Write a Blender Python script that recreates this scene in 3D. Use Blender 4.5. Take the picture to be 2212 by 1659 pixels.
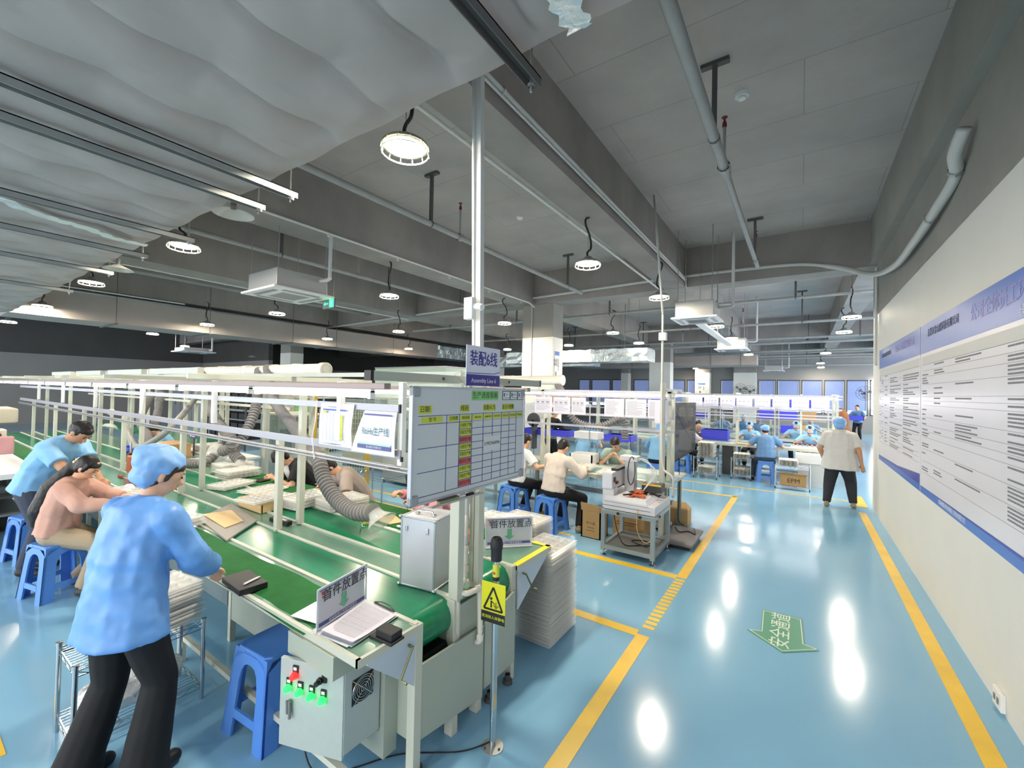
import bpy, bmesh, math, random
from mathutils import Vector, Matrix, Euler, noise
random.seed(7)
for o in list(bpy.data.objects): bpy.data.objects.remove(o)
SC = bpy.context.scene
COL = SC.collection
PI = math.pi

# ---------------------------------------------------------------- camera, world, exposure
CAMF, YAW, PITCH, ROLL, CAMH = 924.6, math.radians(34.068), math.radians(.92), math.radians(1.183), 1.95
FW = Vector((-math.sin(YAW)*math.cos(PITCH), math.cos(YAW)*math.cos(PITCH), math.sin(PITCH)))
_r = Vector((math.cos(YAW), math.sin(YAW), 0)); _u = _r.cross(FW)
RT = _r*math.cos(ROLL) + _u*math.sin(ROLL); UP = -_r*math.sin(ROLL) + _u*math.cos(ROLL)
cd = bpy.data.cameras.new('camera'); cam = bpy.data.objects.new('camera', cd); COL.objects.link(cam)
cd.sensor_fit = 'HORIZONTAL'; cd.sensor_width = 36; cd.lens = CAMF/2212*36; cd.clip_start = .05; cd.clip_end = 200
cam.matrix_world = Matrix(((RT.x, UP.x, -FW.x, 0), (RT.y, UP.y, -FW.y, 0), (RT.z, UP.z, -FW.z, CAMH), (0, 0, 0, 1)))
SC.camera = cam
w = bpy.data.worlds.new('world'); SC.world = w; w.use_nodes = True
w.node_tree.nodes['Background'].inputs[0].default_value = (.93, .97, 1, 1)
w.node_tree.nodes['Background'].inputs[1].default_value = 2.6
SC.view_settings.view_transform = 'Standard'; SC.view_settings.look = 'None'
SC.view_settings.gamma = 1; SC.view_settings.use_curve_mapping = False
SC.view_settings.exposure = 0.8
LAMP_E, TUBE_E = 235, 7.5

def at(px, py, x=None, y=None, z=None):
    """the point of a plane (x=, y= or z=) that a pixel of the photograph shows"""
    d = FW + RT*((px-1106)/CAMF) - UP*((py-829.5)/CAMF)
    t = x/d.x if x is not None else y/d.y if y is not None else (z-CAMH)/d.z
    return Vector((0, 0, CAMH)) + d*t

# ---------------------------------------------------------------- materials
def lin(c):
    return tuple(((v/255)/12.92 if v/255 <= .04045 else ((v/255+.055)/1.055)**2.4) for v in c) + (1,)
MATS = {}
def mat(name, col=(200, 200, 200), rough=.5, metal=0, emit=0, alpha=1, trans=0, nz=None, bump=None, coat=0, ecol=None, spec=.5, sub=0):
    if name in MATS: return MATS[name]
    m = bpy.data.materials.new(name); m.use_nodes = True; MATS[name] = m
    nt = m.node_tree; b = nt.nodes['Principled BSDF']; c = lin(col)
    b.inputs['Base Color'].default_value = c; b.inputs['Roughness'].default_value = rough
    b.inputs['Metallic'].default_value = metal; b.inputs['Alpha'].default_value = alpha
    b.inputs['Transmission Weight'].default_value = trans; b.inputs['Coat Weight'].default_value = coat
    b.inputs['Specular IOR Level'].default_value = spec
    if sub: b.inputs['Subsurface Weight'].default_value = sub
    if emit:
        b.inputs['Emission Color'].default_value = lin(ecol or col); b.inputs['Emission Strength'].default_value = emit
    if nz or bump:
        tc = nt.nodes.new('ShaderNodeTexCoord')
    if nz:      # (scale, amount[, stretch xyz])
        mp = nt.nodes.new('ShaderNodeMapping'); n = nt.nodes.new('ShaderNodeTexNoise')
        nt.links.new(tc.outputs['Object'], mp.inputs[0]); nt.links.new(mp.outputs[0], n.inputs['Vector'])
        if len(nz) > 2: mp.inputs['Scale'].default_value = nz[2]
        n.inputs['Scale'].default_value = nz[0]; n.inputs['Detail'].default_value = 5; n.inputs['Roughness'].default_value = .6
        r = nt.nodes.new('ShaderNodeMapRange'); r.inputs['From Min'].default_value = .3; r.inputs['From Max'].default_value = .7
        r.inputs['To Min'].default_value = 1-nz[1]; r.inputs['To Max'].default_value = 1+nz[1]*.6
        nt.links.new(n.outputs[0], r.inputs[0])
        mx = nt.nodes.new('ShaderNodeVectorMath'); mx.operation = 'SCALE'; mx.inputs[0].default_value = c[:3]
        nt.links.new(r.outputs[0], mx.inputs['Scale']); nt.links.new(mx.outputs[0], b.inputs['Base Color'])
    if bump:    # (scale, strength, distance)
        n2 = nt.nodes.new('ShaderNodeTexNoise'); n2.inputs['Scale'].default_value = bump[0]; n2.inputs['Detail'].default_value = 3
        bp = nt.nodes.new('ShaderNodeBump'); bp.inputs['Strength'].default_value = bump[1]; bp.inputs['Distance'].default_value = bump[2]
        nt.links.new(tc.outputs['Object'], n2.inputs['Vector']); nt.links.new(n2.outputs[0], bp.inputs['Height'])
        nt.links.new(bp.outputs[0], b.inputs['Normal'])
    return m
M = mat
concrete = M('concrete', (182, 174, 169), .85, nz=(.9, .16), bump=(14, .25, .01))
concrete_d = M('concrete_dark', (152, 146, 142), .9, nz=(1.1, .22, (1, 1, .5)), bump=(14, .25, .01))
white_wall = M('white_wall', (226, 225, 220), .55, nz=(1.3, .035))
grey_wall = M('grey_wall', (150, 147, 141), .8, nz=(1.2, .14), bump=(9, .2, .01))
dark_wall = M('dark_wall', (84, 82, 80), .8, nz=(1, .1))
mid_wall = M('mid_wall', (150, 148, 146), .7, nz=(1, .05))
floor_m = M('floor_epoxy', (130, 180, 212), .15, nz=(.5, .05), bump=(2.2, .12, .006), coat=.0)
yellow_m = M('yellow_paint', (240, 196, 52), .3, nz=(3, .12))
steel = M('galvanised', (170, 174, 174), .38, .75, nz=(5, .12))
chrome = M('chrome', (205, 208, 210), .16, 1)
cream = M('cream_steel', (196, 198, 184), .4, nz=(2, .03))
greygreen = M('greygreen_steel', (168, 176, 164), .42, nz=(2, .04))
alu = M('aluminium', (168, 166, 168), .33, .6)
white_p = M('white_plastic', (232, 232, 230), .4)
pvc = M('pvc', (226, 222, 210), .28)
paper = M('paper', (222, 219, 232), .6)
black = M('black', (20, 20, 22), .45)
rubber = M('rubber', (28, 29, 33), .6)
dkgrey = M('dark_grey', (64, 66, 68), .5)
mgrey = M('mid_grey', (120, 122, 124), .5)
pipe_m = M('painted_pipe', (160, 160, 158), .5, nz=(6, .1))
cond_m = M('white_conduit', (205, 205, 202), .4)
hang_m = M('hanger_steel', (88, 86, 84), .6)
lamp_m = M('lamp_lens', (255, 247, 228), .5, emit=LAMP_E, ecol=(255, 240, 214))
tube_m = M('tube_light', (255, 255, 255), .5, emit=TUBE_E, ecol=(250, 249, 255))
glass = M('clear_plastic', (235, 240, 240), .06, alpha=.28)
belt_m = M('belt_green', (16, 122, 84), .2, nz=(4, .1, (1, 8, 1)), bump=(3, .08, .004))
matg = M('mat_green', (26, 100, 46), .75, spec=.25, nz=(5, .22), bump=(6, .15, .006))
panelg = M('glass_green', (112, 150, 132), .14, nz=(2, .06))
card = M('cardboard', (186, 148, 98), .75, nz=(5, .06))
wood = M('board_wood', (214, 184, 132), .55, nz=(6, .08, (1, 6, 6)))
bluepl = M('blue_plastic', (66, 70, 214), .35)
stool_m = M('stool_blue', (84, 140, 224), .35, nz=(4, .04))
orange = M('orange_plastic', (206, 94, 38), .4)
red = M('red_plastic', (200, 40, 36), .35)
tray_m = M('clear_tray', (240, 240, 236), .22, alpha=.5, spec=.8)
trayw_m = M('white_tray', (222, 222, 216), .3)
skin = M('skin', (222, 172, 140), .55)
skin_d = M('skin_tan', (196, 146, 112), .55)
hair_m = M('hair', (24, 20, 20), .45, nz=(40, .3))
hairb = M('hair_brown', (62, 44, 36), .5, nz=(40, .3))
hose_m = M('hose_grey', (132, 130, 130), .5)
navy = M('navy_print', (52, 44, 140), .5)
ink = M('ink', (44, 44, 54), .6)
greyink = M('grey_print', (150, 150, 158), .6)
limeh = M('lime_label', (196, 206, 62), .5)

# ---------------------------------------------------------------- mesh builder
def org(o):
    v = Vector()
    while o is not None: v += Vector(o.location); o = o.parent
    return v
class MB:
    def __init__(s): s.v = []; s.f = []; s.mi = []; s.cur = 0
    def mat(s, i): s.cur = i; return s
    def add(s, vs, fs):
        n = len(s.v); s.v += [tuple(v) for v in vs]; s.f += [tuple(i+n for i in f) for f in fs]; s.mi += [s.cur]*len(fs); return s
    def box(s, x0, x1, y0, y1, z0, z1, rz=0, c=None):
        vs = [Vector((x, y, z)) for z in (z0, z1) for y in (y0, y1) for x in (x0, x1)]
        if rz:
            c = Vector(c) if c else Vector(((x0+x1)/2, (y0+y1)/2, 0)); m = Matrix.Rotation(rz, 3, 'Z')
            vs = [m @ (v-c) + c for v in vs]
        return s.add(vs, [(0, 2, 3, 1), (4, 5, 7, 6), (0, 1, 5, 4), (2, 6, 7, 3), (0, 4, 6, 2), (1, 3, 7, 5)])
    def bar(s, p, q, w=.04, h=.04, up=(0, 0, 1)):
        p = Vector(p); q = Vector(q); d = (q-p).normalized(); up = Vector(up)
        if abs(d.dot(up)) > .98: up = Vector((0, 1, 0))
        a = d.cross(up).normalized()*w/2; b = a.cross(d).normalized()*h/2
        vs = [p-a-b, p+a-b, p+a+b, p-a+b, q-a-b, q+a-b, q+a+b, q-a+b]
        return s.add(vs, [(3, 2, 1, 0), (4, 5, 6, 7), (0, 1, 5, 4), (1, 2, 6, 5), (2, 3, 7, 6), (3, 0, 4, 7)])
    def tube(s, pts, r, n=8, cap=True):
        pts = [Vector(p) for p in pts]; k = len(pts); rr = r if isinstance(r, (list, tuple)) else [r]*k
        vs = []; prev = None
        for i, p in enumerate(pts):
            d = (pts[min(i+1, k-1)] - pts[max(i-1, 0)])
            d = d.normalized() if d.length > 1e-9 else Vector((0, 0, 1))
            if prev is None:
                a = d.orthogonal().normalized()
            else:
                a = (prev - d*prev.dot(d)); a = a.normalized() if a.length > 1e-6 else d.orthogonal().normalized()
            prev = a; b = d.cross(a)
            for j in range(n):
                t = 2*PI*j/n; vs.append(p + (a*math.cos(t) + b*math.sin(t))*rr[i])
        fs = [(i*n+j, i*n+(j+1) % n, (i+1)*n+(j+1) % n, (i+1)*n+j) for i in range(k-1) for j in range(n)]
        if cap: fs += [tuple(range(n-1, -1, -1)), tuple(range((k-1)*n, k*n))]
        return s.add(vs, fs)
    def cyl(s, p, q, r, n=14): return s.tube([p, q], r, n)
    def lathe(s, prof, c=(0, 0, 0), n=20, ax=(0, 0, 1)):
        c = Vector(c); ax = Vector(ax).normalized(); a = ax.orthogonal().normalized(); b = ax.cross(a); vs = []
        for r, h in prof:
            for j in range(n):
                t = 2*PI*j/n; vs.append(c + ax*h + (a*math.cos(t)+b*math.sin(t))*max(r, 1e-5))
        k = len(prof)
        return s.add(vs, [(i*n+j, i*n+(j+1) % n, (i+1)*n+(j+1) % n, (i+1)*n+j) for i in range(k-1) for j in range(n)])
    def quad(s, a, b, c, d): return s.add([a, b, c, d], [(0, 1, 2, 3)])
    def poly(s, pts, n, t):
        """flat polygon pts (3D) extruded by t along n"""
        n = Vector(n)*t; k = len(pts); pts = [Vector(p) for p in pts]
        vs = pts + [p+n for p in pts]
        return s.add(vs, [tuple(range(k-1, -1, -1)), tuple(range(k, 2*k))] + [(i, (i+1) % k, k+(i+1) % k, k+i) for i in range(k)])
    def ball(s, c, r, n=10, m=7):
        c = Vector(c); rx, ry, rz = (r, r, r) if isinstance(r, (int, float)) else r
        vs = []; 
        for i in range(m+1):
            ph = PI*i/m
            for j in range(n):
                t = 2*PI*j/n; vs.append(c+Vector((rx*math.sin(ph)*math.cos(t), ry*math.sin(ph)*math.sin(t), rz*math.cos(ph))))
        return s.add(vs, [(i*n+j, (i+1)*n+j, (i+1)*n+(j+1) % n, i*n+(j+1) % n) for i in range(m) for j in range(n)])
    def build(s, name, ms, parent=None, local=False, smooth=False, bevel=0, fix=True):
        off = Vector() if (local or parent is None) else org(parent)
        me = bpy.data.meshes.new(name); me.from_pydata([Vector(v)-off for v in s.v], [], s.f)
        ms = ms if isinstance(ms, (list, tuple)) else [ms]
        for m_ in ms: me.materials.append(m_)
        if len(ms) > 1: me.polygons.foreach_set('material_index', s.mi)
        if fix:
            bm = bmesh.new(); bm.from_mesh(me); bmesh.ops.recalc_face_normals(bm, faces=bm.faces); bm.to_mesh(me); bm.free()
        if smooth:
            me.polygons.foreach_set('use_smooth', [True]*len(me.polygons))
            if smooth == 'auto': me.set_sharp_from_angle(angle=math.radians(38))
        me.update()
        o = bpy.data.objects.new(name, me); COL.objects.link(o)
        if parent is not None: o.parent = parent
        if bevel:
            b = o.modifiers.new('bevel', 'BEVEL'); b.width = bevel; b.segments = 2; b.limit_method = 'ANGLE'; b.angle_limit = .6
        return o
def tag(o, label=None, cat=None, group=None, kind=None):
    for k, v in (('label', label), ('category', cat), ('group', group), ('kind', kind)):
        if v: o[k] = v
    return o
def thing(name, label, cat, loc=(0, 0, 0), group=None, rz=0):
    o = bpy.data.objects.new(name, None); COL.objects.link(o); o.location = loc; o.rotation_euler = (0, 0, rz)
    o.empty_display_size = .1
    return tag(o, label, cat, group)
def kids(o): return [c for c in bpy.data.objects if c.parent == o]
def copy_tree(o, parent=None, tree=None):
    if tree is None:
        tree = {}
        for c in bpy.data.objects:
            if c.parent: tree.setdefault(c.parent.name, []).append(c)
    c = o.copy(); COL.objects.link(c); c.parent = parent
    for ch in tree.get(o.name, []): copy_tree(ch, c, tree)
    return c
def dup(root, loc, rz=None, label=None, group=None, scale=None):
    c = copy_tree(root); c.location = loc
    if rz is not None: c.rotation_euler = (0, 0, rz)
    if scale: c.scale = scale
    if label: c['label'] = label
    if group: c['group'] = group
    return c
def struct(name, mb, m, **k):
    return tag(mb.build(name, m, **k), kind='structure')
def text(s, name, m, size, p, xd, yd, parent, thick=.0012, align='CENTER', wscale=1):
    """raised flat lettering at p (world), reading along xd with up yd"""
    cu = bpy.data.curves.new(name, 'FONT'); cu.body = s; cu.size = size; cu.extrude = thick; cu.align_x = align; cu.align_y = 'CENTER'
    cu.resolution_u = 2
    t = bpy.data.objects.new(name, cu); COL.objects.link(t)
    dg = bpy.context.evaluated_depsgraph_get(); me = bpy.data.meshes.new_from_object(t.evaluated_get(dg))
    bpy.data.objects.remove(t); me.materials.clear(); me.materials.append(m)
    xd = Vector(xd).normalized(); yd = Vector(yd).normalized(); n = xd.cross(yd)
    off = org(parent) if parent else Vector()
    mt = Matrix(((xd.x*wscale, yd.x, n.x, p[0]-off.x), (xd.y*wscale, yd.y, n.y, p[1]-off.y), (xd.z*wscale, yd.z, n.z, p[2]-off.z), (0, 0, 0, 1)))
    me.transform(mt); o = bpy.data.objects.new(name, me); COL.objects.link(o)
    if parent: o.parent = parent
    return o
def spline(pts, n=6):
    """Catmull-Rom through the points"""
    pts = [Vector(p) for p in pts]; out = []
    for i in range(len(pts)-1):
        p0, p1, p2, p3 = pts[max(i-1, 0)], pts[i], pts[i+1], pts[min(i+2, len(pts)-1)]
        for k in range(n):
            t = k/n
            out.append(.5*((2*p1)+(p2-p0)*t+(2*p0-5*p1+4*p2-p3)*t*t+(3*p1-p0-3*p2+p3)*t**3))
    return out+[pts[-1]]
def V(*a): return Vector(a)
def nth(k):
    return str(k)+('th' if 10 <= k % 100 <= 20 else {1: 'st', 2: 'nd', 3: 'rd'}.get(k % 10, 'th'))
# ================================================================ the room
X0, X1, Y0, Y1, ZS, ZB = -29.0, 6.0, -7.0, 30.0, 5.0, 4.2
struct('floor', MB().box(X0-1, X1+1, Y0-1, Y1+.6, -.12, 0), floor_m)
# ceiling slab with faint formwork joints
cm = concrete; nt = cm.node_tree; bs = nt.nodes['Principled BSDF']
bk = nt.nodes.new('ShaderNodeTexBrick'); tc = nt.nodes.new('ShaderNodeTexCoord'); nt.links.new(tc.outputs['Object'], bk.inputs['Vector'])
bk.inputs['Scale'].default_value = 1; bk.inputs['Brick Width'].default_value = 1.83; bk.inputs['Row Height'].default_value = .92
bk.inputs['Mortar Size'].default_value = .004; bk.inputs['Color1'].default_value = (1, 1, 1, 1); bk.inputs['Color2'].default_value = (.94, .95, .95, 1); bk.inputs['Mortar'].default_value = (.62, .62, .62, 1)
src = bs.inputs['Base Color'].links[0].from_socket; mu = nt.nodes.new('ShaderNodeVectorMath'); mu.operation = 'MULTIPLY'
nt.links.new(src, mu.inputs[0]); nt.links.new(bk.outputs[0], mu.inputs[1]); nt.links.new(mu.outputs[0], bs.inputs['Base Color'])
struct('ceiling', MB().box(X0-1, X1+1, Y0-1, Y1+.6, ZS, ZS+.15), concrete)
n = 0
AX = [(-2.46, -2.04), (-6.35, -5.72), (-10.6, -10.0), (-14.8, -14.2), (-19, -18.4), (-23.2, -22.6), (3.2, 3.8)]
for a, b in AX:
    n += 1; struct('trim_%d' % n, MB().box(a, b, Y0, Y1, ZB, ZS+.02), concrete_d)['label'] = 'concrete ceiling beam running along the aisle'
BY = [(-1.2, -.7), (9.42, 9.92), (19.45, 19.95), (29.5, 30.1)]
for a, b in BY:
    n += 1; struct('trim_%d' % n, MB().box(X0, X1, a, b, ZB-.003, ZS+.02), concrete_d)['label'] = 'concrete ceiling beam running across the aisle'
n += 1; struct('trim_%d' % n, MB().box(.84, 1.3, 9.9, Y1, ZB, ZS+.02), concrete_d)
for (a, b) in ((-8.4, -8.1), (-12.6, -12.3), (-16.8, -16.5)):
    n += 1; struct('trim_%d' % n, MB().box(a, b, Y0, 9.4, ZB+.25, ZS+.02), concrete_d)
# right wall: white paint up to 3.37, raw grey above
wr = MB(); wr.box(1.06, 1.26, Y0, 9.92, 0, 3.37); wr.mat(1).box(1.055, 1.26, Y0, 9.92, 3.37, ZS)
struct('wall_right', wr, [white_wall, grey_wall])
n += 1; struct('trim_%d' % n, MB().box(.955, 1.3, Y0, 9.45, 4.22, ZS+.02), grey_wall)
struct('wall_left', MB().mat(0).box(X0-.2, X0, Y0, Y1, 0, 3.2).mat(1).box(X0-.2, X0+.01, Y0, Y1, 3.2, ZS), [mid_wall, dark_wall])
struct('wall_left_return', MB().mat(0).box(X0, -21.5, 10.6, 10.8, 0, 3.2).mat(1).box(X0, -21.5, 10.59, 10.8, 3.2, ZS), [mid_wall, dark_wall])
# far wall with windows
far = MB(); YF = Y1
wins = [(-14.1, -13.2), (-13.05, -11.6), (-11.45, -10.4), (-9.85, -8.75), (-8.6, -7.62), (-7.25, -6.4), (-6.27, -5.3), (-4.25, -3.5), (-2.15, -1.28), (-1.18, -.08), (.02, .98), (1.08, 1.98), (2.08, 2.98), (3.08, 3.9)]
ZW0, ZW1 = 1.0, 2.93
xs = X0
for a, b in wins:
    far.box(xs, a, YF, YF+.25, ZW0, ZW1); xs = b
far.box(xs, X1, YF, YF+.25, ZW0, ZW1); far.box(X0, X1, YF, YF+.25, 0, ZW0); far.box(X0, X1, YF, YF+.25, ZW1, ZS)
struct('wall_back', far, mid_wall)
blind = M('roller_blind', (124, 140, 184), .7, emit=.3, ecol=(120, 136, 184), nz=(2, .06))  # backlight through the blinds is put into the material as emission
pane = M('window_pane', (150, 170, 190), .05, alpha=.35)
for i, (a, b) in enumerate(wins):
    wn = tag(MB().box(a, a+.04, YF-.02, YF+.06, ZW0, ZW1).box(b-.04, b, YF-.02, YF+.06, ZW0, ZW1).box(a, b, YF-.02, YF+.06, ZW1-.05, ZW1).box(a, b, YF-.02, YF+.06, ZW0, ZW0+.05).build('window_%d' % (i+1), dkgrey), kind='structure')
    MB().box(a+.04, b-.04, YF+.08, YF+.09, ZW0+.05, ZW1-.05).build('pane', pane, wn)
    MB().box(a+.05, b-.05, YF+.03, YF+.045, 1.25, ZW1-.05).build('blind', blind, wn)
# columns
def column(name, x0, x1, y0, y1):
    o = MB(); o.box(x0, x1, y0, y1, 0, 3.34); o.mat(1).box(x0+.004, x1-.004, y0+.004, y1-.004, 3.34, ZB+.01)
    return struct(name, o, [white_wall, grey_wall])
column('column', -6.12, -5.21, 9.5, 10.05)
column('column', -5.62, -4.72, 19.2, 19.75)
column('column', -5.6, -4.75, 29.0, 29.6)
column('column', -10.4, -9.9, 28.9, 29.5)
column('column', -3.45, -2.25, 29.3, 29.95)
column('column', -14.6, -13.9, 19.2, 19.75)
column('column', -18.3, -17.5, 9.5, 10.05)
# yellow floor tape and the dashed stretch
def line(name, x0, x1, y0, y1, label):
    o = MB().box(x0, x1, y0, y1, -.002, .0025).build(name, yellow_m); tag(o, label, 'floor tape', kind=None)
    return o
line('floor_line', -1.09, -.99, -3, 3.5, 'yellow floor line along the aisle, nearest stretch at the bottom')
line('floor_line', -1.09, -.99, 4.82, 9.3, 'yellow floor line along the aisle, far stretch beyond the dashes')
line('floor_line', -6, -1.09, 3.46, 3.56, 'yellow floor line running left behind the tall tray stack')
line('floor_line', -9, -1.09, 4.77, 4.87, 'yellow floor line passing under the feet of the machine trolley')
line('floor_line', -9, -1.0, 9.24, 9.34, 'yellow floor line crossing at the far end of the aisle line')
line('floor_line', -9, .95, 10.25, 10.31, 'thin yellow floor line in front of the far wire racks')
line('floor_line', .825, .925, -3, 9.41, 'yellow floor line along the foot of the white wall')
line('floor_line', -9.5, -2.6, 5.3, 5.36, 'yellow floor line behind the workers at the near assembly line')
line('floor_line', -3.75, -3.42, .18, .42, 'short yellow and black floor mark at the lower left corner')
for k in range(15):
    y = 3.62+k*.079
    tag(MB().box(-1.088, -.992, y, y+.048, -.002, .0025).build('line_dash', yellow_m), 'short yellow dash, '+nth(k+1)+' from the near end of the broken floor line', 'floor tape', 'dashes of the broken floor line')
# green floor arrow
g = thing('floor_arrow', 'green arrow sticker with white writing on the blue aisle floor', 'floor sign', (-.1, 4.25, 0))
gm = M('arrow_green', (72, 148, 118), .35)
A_ = [at(px, py, z=.002) for px, py in ((1647, 1316), (1732, 1337), (1738, 1394), (1770, 1406), (1690, 1410), (1614, 1360), (1643, 1364))]
MB().poly(A_, (0, 0, 1), .002).build('sticker', gm, g)
c_ = sum((a for a in A_), Vector())/7
B_ = [c_+(a-c_)*.93 for a in A_]
ol = MB()
for i in range(7): ol.bar(B_[i]+V(0, 0, .003), B_[(i+1) % 7]+V(0, 0, .003), .006, .001)
ol.build('outline', M('print_white', (214, 226, 214), .5), g)
text('安全通道', 'lettering', MATS['print_white'], .155, (-.12, 4.27, .0045), (0, 1, 0), (-1, 0, 0), g, .0004)
# baseboard strip of bare floor colour is the floor itself; marks on the wall
sk = thing('wall_socket', 'white double wall socket low on the white wall', 'socket', (1.05, 4.0, .12))
MB().box(1.035, 1.06, 3.93, 4.07, .02, .13).build('plate', white_p, sk, bevel=.004)
MB().box(1.031, 1.036, 3.96, 3.985, .055, .09).build('outlet', mgrey, sk); MB().box(1.031, 1.036, 4.015, 4.04, .055, .09).build('outlet', mgrey, sk)
# wall notices
def notice(name, y0, y1, label, seed):
    rnd = random.Random(seed)
    t = thing(name, label, 'poster', (1.05, (y0+y1)/2, .99)); W = y1-y0
    MB().box(1.035, 1.058, y0, y1, .99, 2.71).build('board', M('poster_ground', (232, 230, 238), .28, nz=(1.2, .03)), t)
    bl = M('poster_blue', (78, 120, 206), .3); nv = M('poster_navy', (62, 66, 170), .3)
    MB().box(1.033, 1.036, y0, y1, 2.42, 2.71).build('header', bl, t)
    MB().box(1.033, 1.036, y0, y1, .99, 1.06).mat(1).poly([(1.0335, y0, 1.06), (1.0335, y1, 1.06), (1.0335, y0+W*.45, 1.09), (1.0335, y0, 1.17)], (-1, 0, 0), .001).build('footer', [bl, nv], t)
    MB().box(1.0335, 1.0355, y0+.04, y1-.04, 2.3, 2.385).build('table_heading', M('poster_grey', (206, 206, 204), .4), t)
    ln = MB()
    zs = [2.3]
    while zs[-1] > 1.32: zs.append(zs[-1]-rnd.choice((.045, .06, .08, .12)))
    cols = [y1-.04-W*f for f in (0, .07, .17, .33, .66, .98)]
    for z in zs: ln.box(1.0335, 1.0345, y0+.05, y1-.1, z-.0012, z+.0012)
    tx = MB()
    for i in range(len(zs)-1):
        zz = zs[i]-.018
        while zz > zs[i+1]+.012:
            for c in range(5):
                if rnd.random() < (.35 if c < 3 else .85):
                    a = cols[c]-.02; L = (cols[c]-cols[c+1]-.04)*rnd.uniform(.3, 1 if c > 2 else .6)
                    q = a
                    while q > a-L: 
                        ww = rnd.uniform(.018, .05); tx.box(1.0336, 1.0344, q-ww, q, zz-.006, zz+.006); q -= ww+.006
            zz -= .024
    ln.build('ruling', greyink, t); tag(tx.build('fine_print', M('poster_print', (128, 128, 136), .6), t), kind='stuff')
    return t
p1 = notice('wall_poster', -.6, 6.09, 'large blue-headed notice board on the white wall, nearest the camera', 3)
p2 = notice('wall_poster', 6.13, 8.97, 'smaller blue-headed notice board on the white wall, farther one', 5)
wl = M('print_white2', (222, 228, 240), .5)
text('东莞市金山度科技有限公司', 'lettering', ink, .085, (1.032, 5.3, 2.6), (0, -1, 0), (0, 0, 1), p1, .0005)
text('公司全体员工环境管理检查表', 'lettering', M('print_violet', (150, 140, 196), .5), .14, (1.032, 3.6, 2.58), (0, -1, 0), (0, 0, 1), p1, .0005)
text('绿色主题 2025年6月', 'lettering', wl, .08, (1.032, 3.3, 2.46), (0, -1, 0), (0, 0, 1), p1, .0005)
text('东莞市金山度科技有限公司', 'lettering', ink, .07, (1.032, 8.3, 2.6), (0, -1, 0), (0, 0, 1), p2, .0005)
text('全体员工环境管理检查表', 'lettering', MATS['print_violet'], .11, (1.032, 7.0, 2.6), (0, -1, 0), (0, 0, 1), p2, .0005)
text('共同创造美好的明天 科技有限公司', 'lettering', wl, .05, (1.032, 5.0, 1.03), (0, -1, 0), (0, 0, 1), p1, .0005)

# ================================================================ things under the ceiling
duct_m = M('duct_wrap', (164, 155, 150), .7, nz=(1.5, .06), bump=(5, .2, .02))
foil = M('foil', (222, 230, 232), .3, .7, bump=(16, .9, .02))
# big quilted duct above the camera: bottom face quilted
t = thing('insulated_duct', 'huge quilted grey insulated air duct overhead at the upper left', 'duct', (-6, .2, 3.4))
dm = MB(); DX0, DX1, DY0, DY1 = -14.0, 1.04, -1.6, 1.535
NX, NY = 760, 100
def quilt(x, y):
    wob = .06*noise.noise(Vector((x*.7, y*.7, 9)))
    v = x/.46+wob; row = round(v); u = y/.55+(.5 if row % 2 else 0)
    cv = abs(v-row)*2; pin = abs(u-round(u))*2
    sag = .5+.5*noise.noise(Vector((y*.9, row*2.3, 4)))
    z = -.075*(1-math.exp(-cv*(3.2+3*pin)))                  # pillow between the crease rows
    z -= .03*pin*math.exp(-cv*2)*(.6+.8*sag)              # the creases hang down between the pins
    dx_, dy_ = (u-round(u))*.55, (v-row)*.46; d = math.hypot(dx_, dy_)
    a = math.atan2(dy_, dx_)
    z += .007*math.sin(a*9+row*1.7)*math.exp(-d*9)*min(1, d*18)   # pleats round each pin
    return z+.012*noise.noise(Vector((x*1.4, y*3.5, 1)))+.03*noise.noise(Vector((x*.5, y*.6, 5)))
vs = []; fs = []
for i in range(NX+1):
    for j in range(NY+1):
        x = DX0+(DX1-DX0)*i/NX; y = DY0+(DY1-DY0)*j/NY
        e = min(1, (DY1-y)/.12); vs.append((x, y+.008*math.sin(x*9)*(1-e), 3.47+quilt(x, y)*e - (1-e)*.05))
for i in range(NX):
    for j in range(NY):
        a = i*(NY+1)+j; fs.append((a, a+1, a+NY+2, a+NY+1))
dm.add(vs, fs)
dm.build('quilted_wrap', duct_m, t, smooth=True)
MB().box(DX0, DX1, DY0, DY1, 3.46, 4.1).build('duct_body', duct_m, t)
def foil_patch(pts, label, w):
    f = MB(); P = [Vector(p) for p in pts]
    sp = spline(P, 8); vs = []; 
    for k, p in enumerate(sp):
        d = (sp[min(k+1, len(sp)-1)]-sp[max(k-1, 0)]).normalized(); s_ = d.cross(V(0, 0, 1)).normalized()
        for j in range(5):
            vs.append(p+s_*((j-2)/4*w*(1+.25*math.sin(k*1.7+j)))+V(0, 0, -.008*random.random()))
    n_ = len(sp)
    f.add(vs, [(k*5+j, k*5+j+1, k*5+j+6, k*5+j+5) for k in range(n_-1) for j in range(4)])
    f.build('foil_tape', foil, t)
foil_patch([at(1170, -60, z=3.36), at(1215, 0, z=3.36), at(1255, 62, z=3.36)], '', .1)
foil_patch([at(-10, 425, z=3.36), at(90, 465, z=3.36), at(180, 490, z=3.36), at(250, 515, z=3.36), at(318, 530, z=3.36)], '', .12)
chan = [(-1.0, -1.7, 1.62), (-3.05, -1.7, 1.66), (-3.47, -1.7, 1.64), (-4.85, -1.7, 1.66), (-5.9, -1.7, 1.6), (-7.2, -1.7, 1.62), (-9.2, -1.7, 1.62)]
lab = ['topmost in the view', 'slotted, second from the top of the view', 'plain, just below the slotted one', 'below the foil patch', 'lower left, sixth', 'lower left near a lit lamp', 'farthest to the left']
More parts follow.
